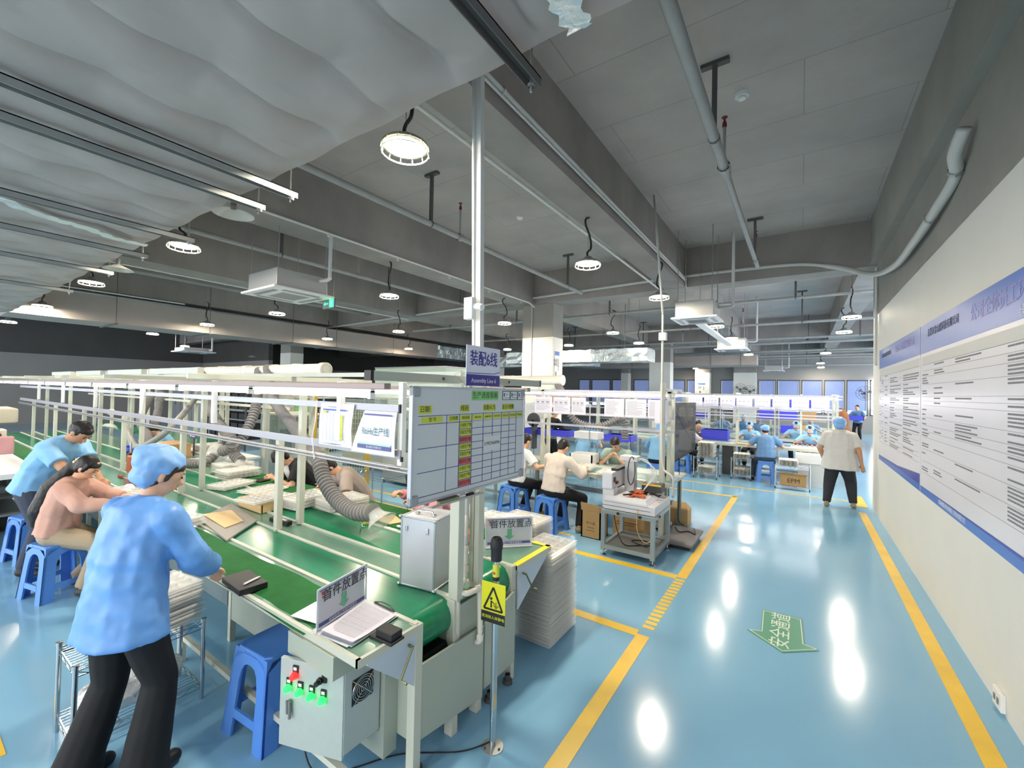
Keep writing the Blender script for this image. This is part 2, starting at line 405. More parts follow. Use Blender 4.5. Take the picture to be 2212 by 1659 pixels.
for (x, a, b), l in zip(chan, lab):
    c = thing('support_channel', 'grey steel channel under the quilted duct, ' + l, 'channel', (x, b, 3.3))
    k = MB().box(x-.028, x+.028, a, b, 3.343, 3.350).box(x-.028, x-.023, a, b, 3.305, 3.35).box(x+.023, x+.028, a, b, 3.305, 3.35); k.build('channel', steel if x < -2 else hang_m, c)
    if x == -3.05:
        sl = MB()
        for q in range(34): sl.box(x-.008, x+.008, b-.1-q*.075, b-.06-q*.075, 3.3415, 3.3432)
        tag(sl.build('slots', black, c), kind='stuff')
    MB().cyl((x, b-.04, 3.27), (x, b-.04, 4.98), .006, 8).lathe([(.016, 0), (.016, .016), (0, .016)], (x, b-.04, 3.29), 6).build('threaded_rod', steel, c)
# second duct running away along the left, silver wrapped
t = thing('insulated_duct', 'long silver-wrapped air duct running away beyond the lamps on the left', 'duct', (-13, 8, 3.4))
d2 = MB()
def ductseg(mb, p, q, w, h, seg=10, amp=.02):
    p = Vector(p); q = Vector(q); d = (q-p).normalized(); s_ = d.cross(V(0, 0, 1)).normalized(); vs = []
    nn = 5
    ring = [(-1, -1), (-.5, -1), (0, -1), (.5, -1), (1, -1), (1, -.3), (1, .3), (1, 1), (0, 1), (-1, 1), (-1, .3), (-1, -.3)]
    for i in range(seg+1):
        c = p+(q-p)*i/seg
        for u, v in ring:
            k = 1+random.uniform(-amp, amp)
            vs.append(c+s_*u*w/2*k+V(0, 0, 1)*v*h/2*k)
    R = len(ring)
    mb.add(vs, [(i*R+j, i*R+(j+1) % R, (i+1)*R+(j+1) % R, (i+1)*R+j) for i in range(seg) for j in range(R)]+[tuple(range(R)), tuple(range(seg*R, seg*R+R))])
ductseg(d2, (-14.6, 1.5, 3.72), (-14.6, 14.5, 3.72), 1.2, .62, 40, .015)
d2.build('duct_body', duct_m, t, smooth='auto')
d3 = MB(); ductseg(d3, (-14.6, 14.5, 3.72), (-14.6, 21.5, 3.72), 1.0, .56, 60, .05); d3.build('foil_sleeve', foil, t)
rb = MB()
for y in (3.2, 5.2, 7.6, 9.2, 11.8): MB().box(-15.25, -13.9, y, y+.05, 3.385, 3.41).cyl((-13.92, y+.02, 3.38), (-13.92, y+.02, 4.98), .008, 6).build('hanger', hang_m, t)
t = thing('insulated_duct', 'foil-wrapped air duct with crumpled end beyond the white column', 'duct', (-6, 13.5, 3.2))
d4 = MB(); ductseg(d4, (-9.6, 14.2, 3.22), (-4.1, 14.2, 3.22), .9, .42, 34, .05); d4.build('foil_sleeve', foil, t)
for x in (-8, -5): MB().cyl((x, 14.2, 3.4), (x, 14.2, 4.98), .01, 6).build('hanger', hang_m, t)
t = thing('insulated_duct', 'long grey duct across the far end below the window-side ceiling', 'duct', (-4, 21, 3.2))
d5 = MB(); ductseg(d5, (-10, 21.5, 3.5), (-1.6, 21.5, 3.5), .9, .42, 20, .01); d5.build('duct_body', duct_m, t)
k = MB()
for x in (-9, -7, -5, -3.4, -2.2): MB().cyl((x, 21.0, 3.25), (x, 21.0, 4.98), .012, 6).build('hanger', hang_m, t)
t = thing('insulated_duct', 'silver duct over the middle of the hall behind the line sign', 'duct', (-12, 17, 3))
d6 = MB(); ductseg(d6, (-14.1, 17.5, 3.35), (-7.4, 17.5, 3.35), .8, .5, 34, .05); d6.build('foil_sleeve', foil, t)
for x in (-12, -9): MB().cyl((x, 17.5, 3.5), (x, 17.5, 4.98), .012, 6).build('hanger', hang_m, t)

# sprinkler pipes along the aisle
def pipe_run(label, p, q, r, hangers, drops, m=pipe_m):
    t = thing('sprinkler_pipe', label, 'pipe', Vector(p)); p = Vector(p); q = Vector(q)
    MB().cyl(p, q, r, 12).build('pipe', m, t, smooth='auto')
    for h in hangers:
        c = p+(q-p)*h; MB().box(c.x-.02, c.x+.02, c.y-.02, c.y+.02, c.z, ZS-.03).box(c.x-.12, c.x+.12, c.y-.03, c.y+.03, ZS-.035, ZS).lathe([(r*1.12, -.012), (r*1.12, .012)], c, 12, q-p).build('hanger', hang_m, t)
    for h in drops:
        c = p+(q-p)*h; MB().cyl(c, (c.x, c.y, c.z+.42), .016, 8).mat(1).lathe([(.022, .42), (.022, .46), (.008, .5), (.03, .52), (.03, .525), (0, .53)], c, 8).mat(0).lathe([(r*1.3, -.04), (r*1.3, .04)], c, 12, q-p).build('sprinkler', [pipe_m, M('sprinkler_red', (120, 30, 34), .4)], t)
pipe_run('fat grey sprinkler pipe hung nearest the right wall', (-.68, 1.6, 4.3), (-.68, 5.0, 4.3), .047, [.77], [.95])
pipe_run('thinner grey sprinkler pipe end hung nearest the right wall', (-.68, 5.0, 4.3), (-.68, 8.9, 4.3), .034, [.86], [.9])
pipe_run('grey sprinkler pipe hung left of the tall conduit pole', (-4.4, -1, 4.28), (-4.3, 9.2, 4.28), .042, [.52, .93], [.58])
pipe_run('grey sprinkler pipe hung left above the cassette air conditioner', (-7.4, 1.5, 4.2), (-7.4, 9.2, 4.2), .035, [.3, .6, .9], [.5])
pipe_run('grey sprinkler pipe across the hall just beyond the first cross beam', (-12, 11.1, 4.1), (1.2, 11.1, 4.1), .035, [.14, .35, .58, .75, .9], [.62])
pipe_run('grey sprinkler pipe across the hall, second beyond the first cross beam', (-12, 14.8, 4.1), (3, 14.8, 4.1), .04, [.2, .4, .6, .8], [.7])
pipe_run('thin grey sprinkler pipe across the far part of the hall', (-12, 18.2, 4.05), (4, 18.2, 4.05), .035, [.2, .4, .6, .85], [.5])
for k, (y, z, r) in enumerate(((19.2, 3.95, .05), (22.6, 3.95, .05), (23.6, 3.8, .04), (24.8, 4.05, .05), (26.2, 3.9, .05), (27.4, 3.6, .06))):
    sp_ = MB().cyl((-13, y, z), (5, y, z+.05), r, 8).build('service_pipe', pipe_m)
    for xx in (-11, -7, -3.2, .2, 3): MB().box(xx-.012, xx+.012, y-.012, y+.012, z, 4.99).build('hanger', hang_m, sp_)
    tag(sp_, ('dull grey service pipe across the far ceiling, %s from the camera' % ['nearest', 'second', 'third', 'fourth', 'fifth', 'farthest'][k]), 'pipe')
# conduits
def conduit(label, pts, r, m=cond_m, clips=0, name='conduit'):
    t = thing(name, label, 'conduit', Vector(pts[0])); P = [Vector(p) for p in pts]
    MB().tube(P, r, 8).build('pipe', m, t, smooth='auto')
    if clips:
        a, b = P[0], P[-1]; c = MB()
        for i in range(clips):
            q = a+(b-a)*(i+.5)/clips; c.lathe([(r*1.35, -.012), (r*1.35, .012)], q, 8, b-a)
        c.build('clips', m, t)
    return t
conduit('white conduit along the side face of the nearest ceiling beam', [(-2.0, -.9, 4.36), (-2.0, 9.3, 4.33)], .022, clips=7)
conduit('second white conduit beside the first on the beam side', [(-2.0, -.9, 4.31), (-2.0, 9.3, 4.29), (-2.0, 9.36, 4.15)], .012)
conduit('white conduit on the underside of the nearest ceiling beam', [(-2.5, -.9, 4.16), (-2.5, 9.3, 4.16)], .018, clips=8)
conduit('white conduit under the second beam from the wall', [(-5.68, -.9, 4.17), (-5.68, 9.1, 4.17), (-5.68, 9.35, 4.1)], .018, clips=8)
conduit('white lamp conduit under the third beam', [(-9.95, 1.7, 4.05), (-9.95, 9, 4.05)], .018, clips=8)
conduit('white lamp conduit at the left under the dark ceiling', [(-13.9, 1.7, 4.12), (-13.9, 4.6, 4.12)], .018, clips=4)
fl = spline([(.99, 4.47, 3.97), (.97, 4.62, 3.85), (1.02, 4.85, 3.76), (.99, 5.3, 3.66), (.98, 6.1, 3.62), (.98, 7.3, 3.66), (.9, 8.7, 3.9), (.55, 9.3, 4.2), (0, 9.36, 4.36), (-.8, 9.36, 4.4), (-2.2, 9.36, 4.41), (-4.5, 9.36, 4.37), (-6.5, 9.36, 4.33), (-9.9, 9.36, 4.27), (-15, 9.36, 4.16)], 8)
t = thing('flexible_conduit', 'fat pale flexible conduit snaking down the wall and along the cross beam', 'conduit', (.98, 5, 3.6))
rr = [.045 if i < 14 else (.04 if i < 60 else .03) for i in range(len(fl))]
MB().tube(fl, rr, 10).build('hose', M('flex_pale', (196, 196, 192), .5, bump=(30, .4, .01)), t, smooth=True)
MB().lathe([(.05, -.015), (.05, .015)], fl[26], 10, fl[27]-fl[25]).lathe([(.055, -.015), (.055, .015)], fl[14], 10, fl[15]-fl[13]).build('clamp', steel, t)
conduit('white vertical conduit at the corner of the right wall end', [(1.03, 9.35, 4.15), (1.03, 9.35, 2.5)], .02)
conduit('thin white vertical conduit on the face of the nearest column', [(-5.82, 9.47, 4.2), (-5.82, 9.47, 2.2)], .012)
# smoke detector
t = thing('smoke_detector', 'round white smoke detector on the concrete ceiling at upper right', 'detector', (-.521, 4.814, 5))
MB().lathe([(0, -.055), (.035, -.055), (.04, -.045), (.062, -.035), (.068, -.008), (.07, 0)], (-.521, 4.814, 5), 24).build('body', white_p, t, smooth='auto')
MB().lathe([(.041, -.046), (.041, -.041)], (-.521, 4.814, 5), 24).lathe([(.05, -.043), (.048, -.038)], (-.521, 4.814, 5), 24).build('vent_ring', dkgrey, t)
tag(MB().lathe([(0, -.05), (.04, -.05), (.06, -.03), (.06, 0)], (-4.1, 6.2, 5), 16).build('smoke_detector', white_p), 'small round smoke detector beside the tall conduit pole', 'detector')
tag(MB().lathe([(0, -.05), (.04, -.05), (.06, -.03), (.06, 0)], (-2.9, 12.0, 5), 16).build('smoke_detector', white_p), 'small round smoke detector beyond the cross beam', 'detector')

# high-bay lamps
def make_lamp():
    t = thing('hanging_lamp', '', 'lamp', (0, 0, 0))
    MB().lathe([(0, .095), (.03, .095), (.05, .08), (.06, .05), (.12, .035), (.14, .02), (.142, .004), (.135, 0), (.122, 0), (.12, .01), (0, .012)], (0, 0, 0), 28).build('housing', M('lamp_metal', (150, 150, 146), .4, .5), t, True, 'auto')
    MB().lathe([(0, -.006), (.06, -.004), (.118, .004), (.119, .009)], (0, 0, 0), 28).build('diffuser', lamp_m, t, True, True)
    k = MB().lathe([(.143, -.004), (.147, 0), (.143, .006), (.139, 0), (.143, -.004)], (0, 0, -.035), 28)
    for i in range(12):
        a = 2*PI*i/12; k.tube([(.142*math.cos(a), .142*math.sin(a), .01), (.15*math.cos(a), .15*math.sin(a), -.035)], .003, 5)
    k.build('guard_ring', M('lamp_guard', (236, 232, 214), .3), t, True)
    MB().tube([(0, 0, .09), (.004, 0, .13), (.02, 0, .15), (0, 0, .175), (0, 0, .58)], .003, 5).build('hook', steel, t, True)
    MB().tube(spline([(.01, 0, .6), (-.05, 0, .56), (-.045, 0, .48), (.02, 0, .38), (.05, 0, .28), (.045, 0, .2), (0, 0, .16), (-.015, .0, .12), (0, 0, .09)], 5), .012, 8).build('cable', black, t, True, True)
    return t
lamp0 = make_lamp(); lamp0.scale = (1.1, 1.1, 1)
lamps = [(-1.85, 1.62, 'large bright round lamp under the duct edge, nearest the camera'),
 (-1.87, 4.14, 'bright round lamp on a curly black cable in front of the nearest beam'),
 (-1.65, 6.05, 'bright round lamp partly behind the thin white pole right of centre'),
 (-5.02, 1.64, 'big bright round lamp at the duct edge left of the first'),
 (-7.97, 1.58, 'bright round lamp at the duct edge, third from the camera'),
 (-11.23, 1.6, 'bright round lamp at the duct edge, fourth from the camera'),
 (-15.0, 1.62, 'bright round lamp at the far left edge of the view'),
 (-4.97, 4.12, 'bright round lamp on straight black cable above the progress board'),
 (-8.04, 4.09, 'bright round lamp under the cassette air conditioner'),
 (-11.0, 4.07, 'bright round lamp hanging in front of the long silver duct'),
 (-4.89, 6.92, 'bright round lamp on black cable left of the white column'),
 (-7.84, 6.8, 'bright round lamp left of the line sign, beyond the conduit'),
 (-10.91, 6.94, 'small bright round lamp in front of the duct left of the sign'),
 (.68, 9.02, 'bright round lamp hanging near the end of the white wall'),
 (.71, 10.98, 'bright round lamp just beyond the end of the white wall'),
 (-1.38, 9.13, 'bright round lamp beside the nearer ceiling cassette on the right'),
 (-1.37, 11.19, 'bright round lamp at the lower end of the cable tray on the right'),
 (-3.49, 9.13, 'small bright lamp right of the white column'),
 (-3.58, 11.26, 'small bright lamp right of the column and lower'),
 (-5.53, 11.03, 'small bright lamp touching the right side of the column'),
 (-7.89, 11.36, 'small bright lamp just right of the line sign pole'),
 (-1.43, 15.78, 'small bright lamp right of the second ceiling cassette'),
 (.6, 16.0, 'small bright lamp, third in the row by the wall end'),
 (.61, 20.7, 'small bright lamp, fourth in the row by the wall end'),
 (.72, 23.6, 'tiny bright lamp at the far end of the row by the wall'),
 (-10.9, 9.9, 'small bright lamp left of the line sign by the duct'),
 (-6.6, 19.0, 'tiny bright lamp beyond the column at the far right side'),
 (-3.5, 20.6, 'tiny bright lamp near the far middle column'), (-4.5, 23.4, 'tiny bright lamp above the far windows'),
 (-14.5, 4.1, 'dim bright lamp under the silver duct on the left'),
 (-18, 6, 'lamp hanging far left under the dark ceiling'),
 (-1.85, -2.2, 'lamp behind the camera above the near line'), (-5, -2.2, 'lamp behind the camera, second'), (-8, -2.2, 'lamp behind the camera, third'), (-11, -2.2, 'lamp behind the camera, fourth'), (-.3, -4.6, 'lamp behind the camera in the aisle'), (-4.5, -5, 'lamp far behind the camera, middle'), (-9.5, -5, 'lamp far behind the camera, left'),
 (.2, -.9, 'lamp behind the camera near the wall')]
for i, (x, y, l) in enumerate(lamps):
    z = 3.6; x *= 1.222; y *= 1.222
    o = lamp0 if i == 0 else copy_tree(lamp0)
    o.location = (x, y, z); o['label'] = l; o['group'] = 'round high-bay lamps'; o.rotation_euler = (0, 0, i*1.3)
    if not (any(a-.1 < x < b+.1 for a, b in AX) or any(a-.1 < y < b+.1 for a, b in BY) or y < 1.56):
        MB().cyl((0, 0, .55), (0, 0, 1.4), .004, 6).build('hanging_wire', steel, o, True)
unlit = M('unlit_reflector', (196, 194, 188), .25, .3, alpha=.75)
for i, (px, py, zz, l) in enumerate(((504, 462, 3.3, 'unlit clear cone lamp under the duct edge left of the channel ends'), (255, 582, 3.3, 'unlit clear cone lamp below the duct edge farther left'), (488, 742, 3.3, 'small unlit cone lamp hanging far behind the silver duct'))):
    p = at(px, py, z=zz) if i < 2 else V(-17.5, 8, 3.05)
    t = thing('cone_lamp', l, 'lamp', p)
    MB().lathe([(.02, .06), (.04, .05), (.14, .0), (.145, -.004)], p, 20).build('shade', unlit, t, smooth=True)
    MB().cyl(p+V(0, 0, .04), p+V(0, 0, .14), .022, 10).cyl(p+V(0, 0, .1), p+V(0, 0, 1.94 if i == 2 else .7), .005, 6).build('holder', dkgrey, t)

# ceiling cassettes
def cassette(label, x0, x1, y0, y1, z, zt):
    t = thing('ceiling_air_conditioner', label, 'air conditioner', ((x0+x1)/2, (y0+y1)/2, z))
    MB().box(x0, x1, y0, y1, z, z+.035).build('panel', M('ac_white', (226, 226, 228), .35), t, bevel=.012)
    w, d = x1-x0, y1-y0
    MB().box(x0+w*.27, x1-w*.27, y0+d*.27, y1-d*.27, z-.008, z+.002).build('grille', M('ac_grille', (168, 170, 174), .5), t)
    sl = MB()
    for a in range(9): sl.box(x0+w*.3, x1-w*.3, y0+d*(.31+.044*a), y0+d*(.325+.044*a), z-.011, z-.007)
    sl.build('grille_slats', mgrey, t)
    fl_ = [(.2, .8, .09, .17), (.2, .8, .83, .91), (.09, .17, .2, .8), (.83, .91, .2, .8)]
    for a, b, c, e in fl_: MB().box(x0+w*a, x0+w*b, y0+d*c, y0+d*e, z-.006, z+.002).build('louvre', M('ac_louvre', (142, 146, 152), .4), t)
    MB().box(x0+w*.08, x1-w*.08, y0+d*.08, y1-d*.08, z+.035, zt).build('body', M('ac_body', (176, 177, 176), .45, .3), t, bevel=.01)
    r = MB()
    for x in (x0+.1, x1-.1):
        for y in (y0+.1, y1-.1): r.cyl((x, y, zt-.05), (x, y, ZS-.02), .007, 6)
    r.build('rod', steel, t)
    MB().tube(spline([(x1-.08, y1-.2, zt-.06), (x1+.15, y1-.2, zt-.06), (x1+.17, y1-.2, zt+.1), (x1+.17, y1-.2, ZS-.05)], 6), .028, 8).build('drain_pipe', cond_m, t, smooth=True)
    return t
cassette('white ceiling cassette air conditioner left of centre with exit sign beside it', -6.98, -6.0, 3.0, 3.92, 3.32, 3.62)
cassette('white ceiling cassette air conditioner right of centre with round lamp beside it', -2.0, -1.22, 8.1, 8.9, 3.32, 3.64)
cassette('smaller white ceiling cassette, second on the right', -2.2, -1.3, 14.1, 15.0, 3.32, 3.66)
cassette('ceiling cassette farthest away above the windows', -1.6, -.7, 24.6, 25.5, 3.2, 3.45)
cassette('flat white ceiling cassette in the dark at far left', -18, -17, 5.6, 6.6, 3.05, 3.2)
t = thing('cable_tray', 'white cable tray below the nearer right ceiling cassette', 'cable tray', (-1.7, 10, 3.3))
MB().bar((-1.72, 9.0, 3.4), (-1.72, 13.8, 3.4), .16, .05).build('tray', white_p, t)
for y in (9.3, 11.5, 13.5): MB().cyl((-1.72, y, 3.42), (-1.72, y, 4.99), .006, 6).build('rod', steel, t)
# exit sign
t = thing('exit_sign', 'green and white running-man exit sign hanging beside the cassette', 'sign', (-5.85, 3.9, 3.2))
p = at(712, 656, y=3.95); a = V(1, 0, 0)
MB().box(p.x-.17, p.x+.14, p.y-.01, p.y+.01, p.z-.075, p.z+.075).build('panel', M('exit_glass', (110, 120, 118), .2), t)
gx = M('exit_green', (40, 220, 120), .4, emit=2.2, ecol=(40, 225, 120))
MB().box(p.x+.01, p.x+.12, p.y-.013, p.y-.01, p.z-.06, p.z+.06).build('pictogram_field', gx, t)
k = MB().ball((p.x+.07, p.y-.014, p.z+.035), (.01, .003, .012)); k.bar((p.x+.075, p.y-.014, p.z+.02), (p.x+.06, p.y-.014, p.z-.01), .004, .016); k.bar((p.x+.06, p.y-.014, p.z-.01), (p.x+.085, p.y-.014, p.z-.045), .004, .01); k.bar((p.x+.06, p.y-.014, p.z-.01), (p.x+.035, p.y-.014, p.z-.035), .004, .01); k.bar((p.x+.07, p.y-.014, p.z+.015), (p.x+.04, p.y-.014, p.z+.01), .004, .008)
k.build('running_figure', white_p, t)
MB().poly([(p.x-.14, p.y-.0115, p.z), (p.x-.1, p.y-.0115, p.z+.03), (p.x-.1, p.y-.0115, p.z+.01), (p.x-.03, p.y-.0115, p.z+.01), (p.x-.03, p.y-.0115, p.z-.01), (p.x-.1, p.y-.0115, p.z-.01), (p.x-.1, p.y-.0115, p.z-.03)], (0, -1, 0), .002).build('arrow', gx, t)
MB().cyl((p.x-.13, p.y, p.z+.07), (p.x-.13, p.y, ZS-.01), .004, 6).cyl((p.x+.1, p.y, p.z+.07), (p.x+.1, p.y, ZS-.01), .004, 6).build('rod', steel, t)
# ================================================================ the near assembly line (runs along x, end at x = -1.59)
XE = -1.59; XW = -15.0; ZT = .76
ln = thing('assembly_line', 'near assembly line with two green belts, work tops and light frame', 'assembly line', (-6, 1.98, 0))
# belts: top run plus end roller
def belt(y0, y1, xe, z, parent, xw=XW, m=belt_m, name='belt', r=.105):
    b = MB(); pr = [(xw, z)] + [(xe-r+r*math.sin(a), z-r+r*math.cos(a)) for a in [PI*i/10 for i in range(11)]] + [(xw, z-2*r)]
    k = len(pr); vs = [(x, y, zz) for y in (y0, y1) for x, zz in pr]
    b.add(vs, [(i, i+1, k+i+1, k+i) for i in range(k-1)]+[tuple(range(k)), tuple(range(k, 2*k))])
    o = b.build(name, m, parent, smooth='auto'); return o
belt(1.565, 1.86, -1.63, ZT-.006, ln)
belt(2.105, 2.435, -1.63, ZT-.006, ln)
MB().box(XW, XE-.02, 1.885, 2.08, ZT-.02, ZT-.008).build('centre_panel', panelg, ln)
for y in (1.545, 1.865, 2.082, 2.44):
    MB().box(XW, XE-.01, y-.004, y+.022, ZT-.06, ZT+.006).build('side_rail', cream, ln, bevel=.003)
# near work top with grey-green laminate and soft green mat
MB().box(XW, XE, 1.215, 1.54, ZT-.03, ZT-.004).build('near_work_top', panelg, ln)
MB().box(XW, XE+.004, 1.195, 1.215, ZT-.034, ZT+.003).box(XE-.012, XE+.006, 1.195, 1.545, ZT-.034, ZT+.003).build('edge_trim', cream, ln)
mt = MB(); NXm = 120; vs = []; fs = []
for i in range(NXm+1):
    x = XW+(-1.99-XW)*i/NXm
    y0 = 1.19+.02*noise.noise(V(x*2.1, 0, 0))-.015*(x > -2.4)*(x+2.4)
    y1 = 1.50+.035*noise.noise(V(x*1.7, 4, 0))
    for j in range(5):
        y = y0+(y1-y0)*j/4; vs.append((x, y, ZT+.003+.004*noise.noise(V(x*4, y*6, 2))-(.02 if j == 0 else 0)))
fs = [(i*5+j, i*5+j+1, i*5+j+6, i*5+j+5) for i in range(NXm) for j in range(4)]
mt.add(vs, fs); mt.build('green_mat', matg, ln, smooth=True)
# far work top, yellow taped edge
MB().box(XW, XE, 2.46, 2.93, ZT-.03, ZT-.002).build('far_work_top', panelg, ln)
MB().box(-6.5, -2.1, 2.50, 2.935, ZT-.002, ZT+.006).build('green_mat', matg, ln)
MB().box(XE-.03, XE+.004, 2.46, 2.93, ZT-.034, ZT+.002).mat(1).box(XE-.04, XE+.006, 2.465, 2.935, ZT+.002, ZT+.0045).box(-2.2, XE, 2.9, 2.937, ZT+.002, ZT+.0045).build('taped_edge', [cream, M('tape_yellow', (244, 222, 30), .4)], ln)
# end panels
def endpanel(y0, y1, z0, z1, x=XE): return [(x, y0, z0), (x, y1, z0), (x, y1, z1), (x, y0, z1)]
MB().poly([(XE, 1.555, .17), (XE, 2.1, .085), (XE, 2.1, .52), (XE, 1.555, .545)], (-1, 0, 0), .015).build('end_panel', greygreen, ln, bevel=.002)
MB().poly([(XE-.004, 2.12, .12), (XE-.004, 2.455, .12), (XE-.004, 2.455, .6), (XE-.004, 2.12, .52)], (-1, 0, 0), .015).build('end_panel', greygreen, ln, bevel=.002)
for y0, y1, s_ in ((1.535, 1.585, 0), (1.845, 1.895, 0), (2.065, 2.115, 0), (2.43, 2.475, 0)):
    MB().box(XE-(.05 if y0 < 1.56 else .075), XE+(.004 if y0 < 1.56 else -.018), y0, y1, .0, ZT).build('end_leg', cream, ln, bevel=.003)
for y0 in (1.585, 2.2, 2.4):
    MB().lathe([(.018, .06), (.018, .03), (.03, .025), (.034, 0)], (XE-.02, y0, 0), 14).build('foot', dkgrey, ln)
# curved end brackets beside the rollers
for ya in (1.862, 2.082):
    pts = [(XE-.02, ya, ZT-.02)]+[(XE-.02-.14+.14*math.cos(a), ya, ZT-.02-.2*math.sin(a)) for a in [PI/2*i/6 for i in range(1, 7)]]
    MB().poly([(XE-.15, ya, ZT-.01), (XE, ya, ZT-.01), (XE, ya, ZT-.2), (XE-.03, ya, ZT-.17), (XE-.07, ya, ZT-.1), (XE-.15, ya, ZT-.05)], (0, 1, 0), .012).build('roller_bracket', cream, ln)
MB().box(XE-.7, XE-.06, 1.57, 1.86, .30, .52).build('drive_motor', black, ln, bevel=.02)
MB().box(XE-.5, XE-.06, 1.91, 2.06, .4, .66).build('drive_motor', black, ln, bevel=.02)
MB().cyl((-2.2, 1.66, .5), (-1.7, 1.66, .54), .03).cyl((-2.1, 1.75, .53), (-1.72, 1.78, .55), .016).build('drive_shaft', dkgrey, ln, smooth='auto')
# folding brackets with crank handles
def bracket(ya, yb, lbl):
    s_ = 1 if yb > ya else -1
    MB().poly([(XE, ya, ZT-.036), (XE, yb, ZT-.036), (XE, yb, .71), (XE, ya, .46)], (-1, 0, 0), .012).build('folding_bracket', M('bracket_blue', (188, 200, 214), .35), ln)
    y = ya+s_*.05
    MB().tube([(XE+.004, y, .69), (XE+.03, y, .69)], .008, 8).tube([(XE+.03, y, .69), (XE+.035, y+s_*.075, .575), (XE+.075, y+s_*.075, .57)], .006, 8).build('crank_handle', M('brass_dull', (128, 132, 96), .35, .7), ln, smooth='auto')
bracket(1.54, 1.25, 'near'); bracket(2.48, 2.88, 'far')
# side cladding along the line and legs
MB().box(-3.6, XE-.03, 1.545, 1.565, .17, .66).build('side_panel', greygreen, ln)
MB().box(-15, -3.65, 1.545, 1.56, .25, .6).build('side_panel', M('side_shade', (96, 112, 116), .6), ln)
for x in (-3.6, -5.6, -7.6, -9.6, -11.6, -13.6):
    for y in (1.24, 1.56, 2.42, 2.86): MB().box(x-.02, x+.02, y-.02, y+.02, 0, ZT-.03).build('leg', cream, ln)
MB().box(-1.9, -1.86, 1.24, 1.28, .55, .73).build('leg', M('navy_steel', (40, 56, 84), .5), ln)
MB().box(-15, -1.7, 1.23, 1.26, .16, .19).build('foot_rail', cream, ln)
MB().box(-15, -1.62, 1.86, 2.1, ZT-.3, ZT-.05).build('belt_frame', greygreen, ln)
# posts, pairs every two metres
for x in (-3.6, -5.62, -7.64, -9.66, -11.68, -13.7):
    MB().box(x-.027, x+.027, 1.864, 1.912, ZT, 1.52).build('post', cream, ln, bevel=.003)
    MB().box(x-.027, x+.027, 2.054, 2.102, ZT, 1.99).build('post', cream, ln, bevel=.003)
    MB().box(x-.02, x+.02, 1.22, 2.78, 1.99, 2.03).build('cross_bar', cream, ln, bevel=.003)
    MB().box(x+.9, x+.945, 1.8, 1.84, 1.58, 1.99).build('hanging_post', white_p, ln, bevel=.003)
    MB().box(x+.03, x+.05, 1.84, 1.86, ZT, ZT+.02).build('post_foot', cream, ln)
MB().box(-2.12, -2.08, 1.85, 1.885, 1.45, 1.99).build('hanging_post', white_p, ln, bevel=.003)
MB().box(XE-.07, XE-.002, 1.848, 1.902, ZT, 1.99).build('end_post', cream, ln, bevel=.004)
MB().box(XE-.075, XE-.002, 2.03, 2.085, ZT, 1.99).build('end_post', M('post_cream', (200, 201, 184), .4), ln, bevel=.004)
MB().box(XE-.04, XE-.036, 2.0295, 2.0305, .8, 1.95).build('post_slot', dkgrey, ln)
cb = MB().box(XE-.07, XE-.025, 1.26, 2.76, 1.985, 2.03).build('end_cross_bar', greygreen, ln, bevel=.003)
MB().box(XE-.071, XE-.024, 1.245, 1.262, 1.984, 2.031).build('end_cap', black, ln); MB().box(XE-.071, XE-.024, 2.758, 2.775, 1.984, 2.031).build('end_cap', black, ln)
MB().ball((XE-.022, 1.72, 2.008), (.004, .009, .009)).build('bolt', dkgrey, ln); MB().ball((XE-.022, 2.35, 2.008), (.004, .009, .009)).build('bolt', dkgrey, ln)
# rails: paper bar, ledge, tool rail
MB().box(-15, -2.1, 1.835, 1.85, 1.80, 1.845).build('paper_bar', M('rail_white', (186, 186, 198), .35), ln, bevel=.003)
MB().box(-15, -2.08, 1.84, 1.856, 1.505, 1.562).build('paper_ledge', M('ledge_grey', (160, 159, 166), .35, .2), ln, bevel=.003)
MB().cyl((-15, 1.83, 1.455), (XE-.03, 1.83, 1.455), .011, 10).cyl((-15, 1.83, 1.432), (XE-.03, 1.83, 1.432), .009, 10).build('tool_rail', alu, ln, smooth='auto')
MB().box(-2.1, -2.088, 1.834, 1.85, 1.795, 1.85).box(-2.08, -2.068, 1.84, 1.856, 1.49, 1.52).build('end_cap', black, ln)
# light bars with tubes over the near and far work places
lb_m = M('light_bar', (150, 132, 128), .4, .3)
def lightbar(y, zt, xw, xe, par, step=1.25, m=lb_m):
    MB().box(xw, xe, y-.02, y+.02, zt, zt+.03).build('light_bar', m, par, bevel=.003)
    x = xe-.1
    while x-1.18 > xw:
        MB().box(x-1.19, x-.01, y-.012, y+.012, zt-.018, zt).build('tube_holder', white_p, par)
        MB().cyl((x-1.17, y, zt-.032), (x-.03, y, zt-.032), .013, 10).build('tube_lamp', tube_m, par, smooth='auto')
        for q_ in (x-1.19, x-.035): MB().box(q_, q_+.025, y-.014, y+.014, zt-.05, zt-.01).build('end_socket', white_p, par)
        x -= step
lightbar(1.38, 1.945, -15, -1.66, ln); lightbar(2.68, 1.945, -15, -1.66, ln)
MB().box(-15, -1.7, 1.96, 2.0, 2.03, 2.06).build('top_bar', cream, ln)
for x in (-4.15, -5.35, -6.6, -7.85): MB().box(x-.5, x+.5, 1.3, 1.34, 2.03, 2.075).mat(1).box(x-.51, x-.5, 1.3, 1.34, 2.03, 2.075).build('reflector_end', [cream, black], ln)
# white zip-tie strap hanging between paper bar and rail
MB().tube([(-2.98, 1.825, 1.85), (-2.985, 1.82, 1.7), (-3.02, 1.82, 1.57), (-2.97, 1.81, 1.42)], .004, 5).build('strap', white_p, ln)
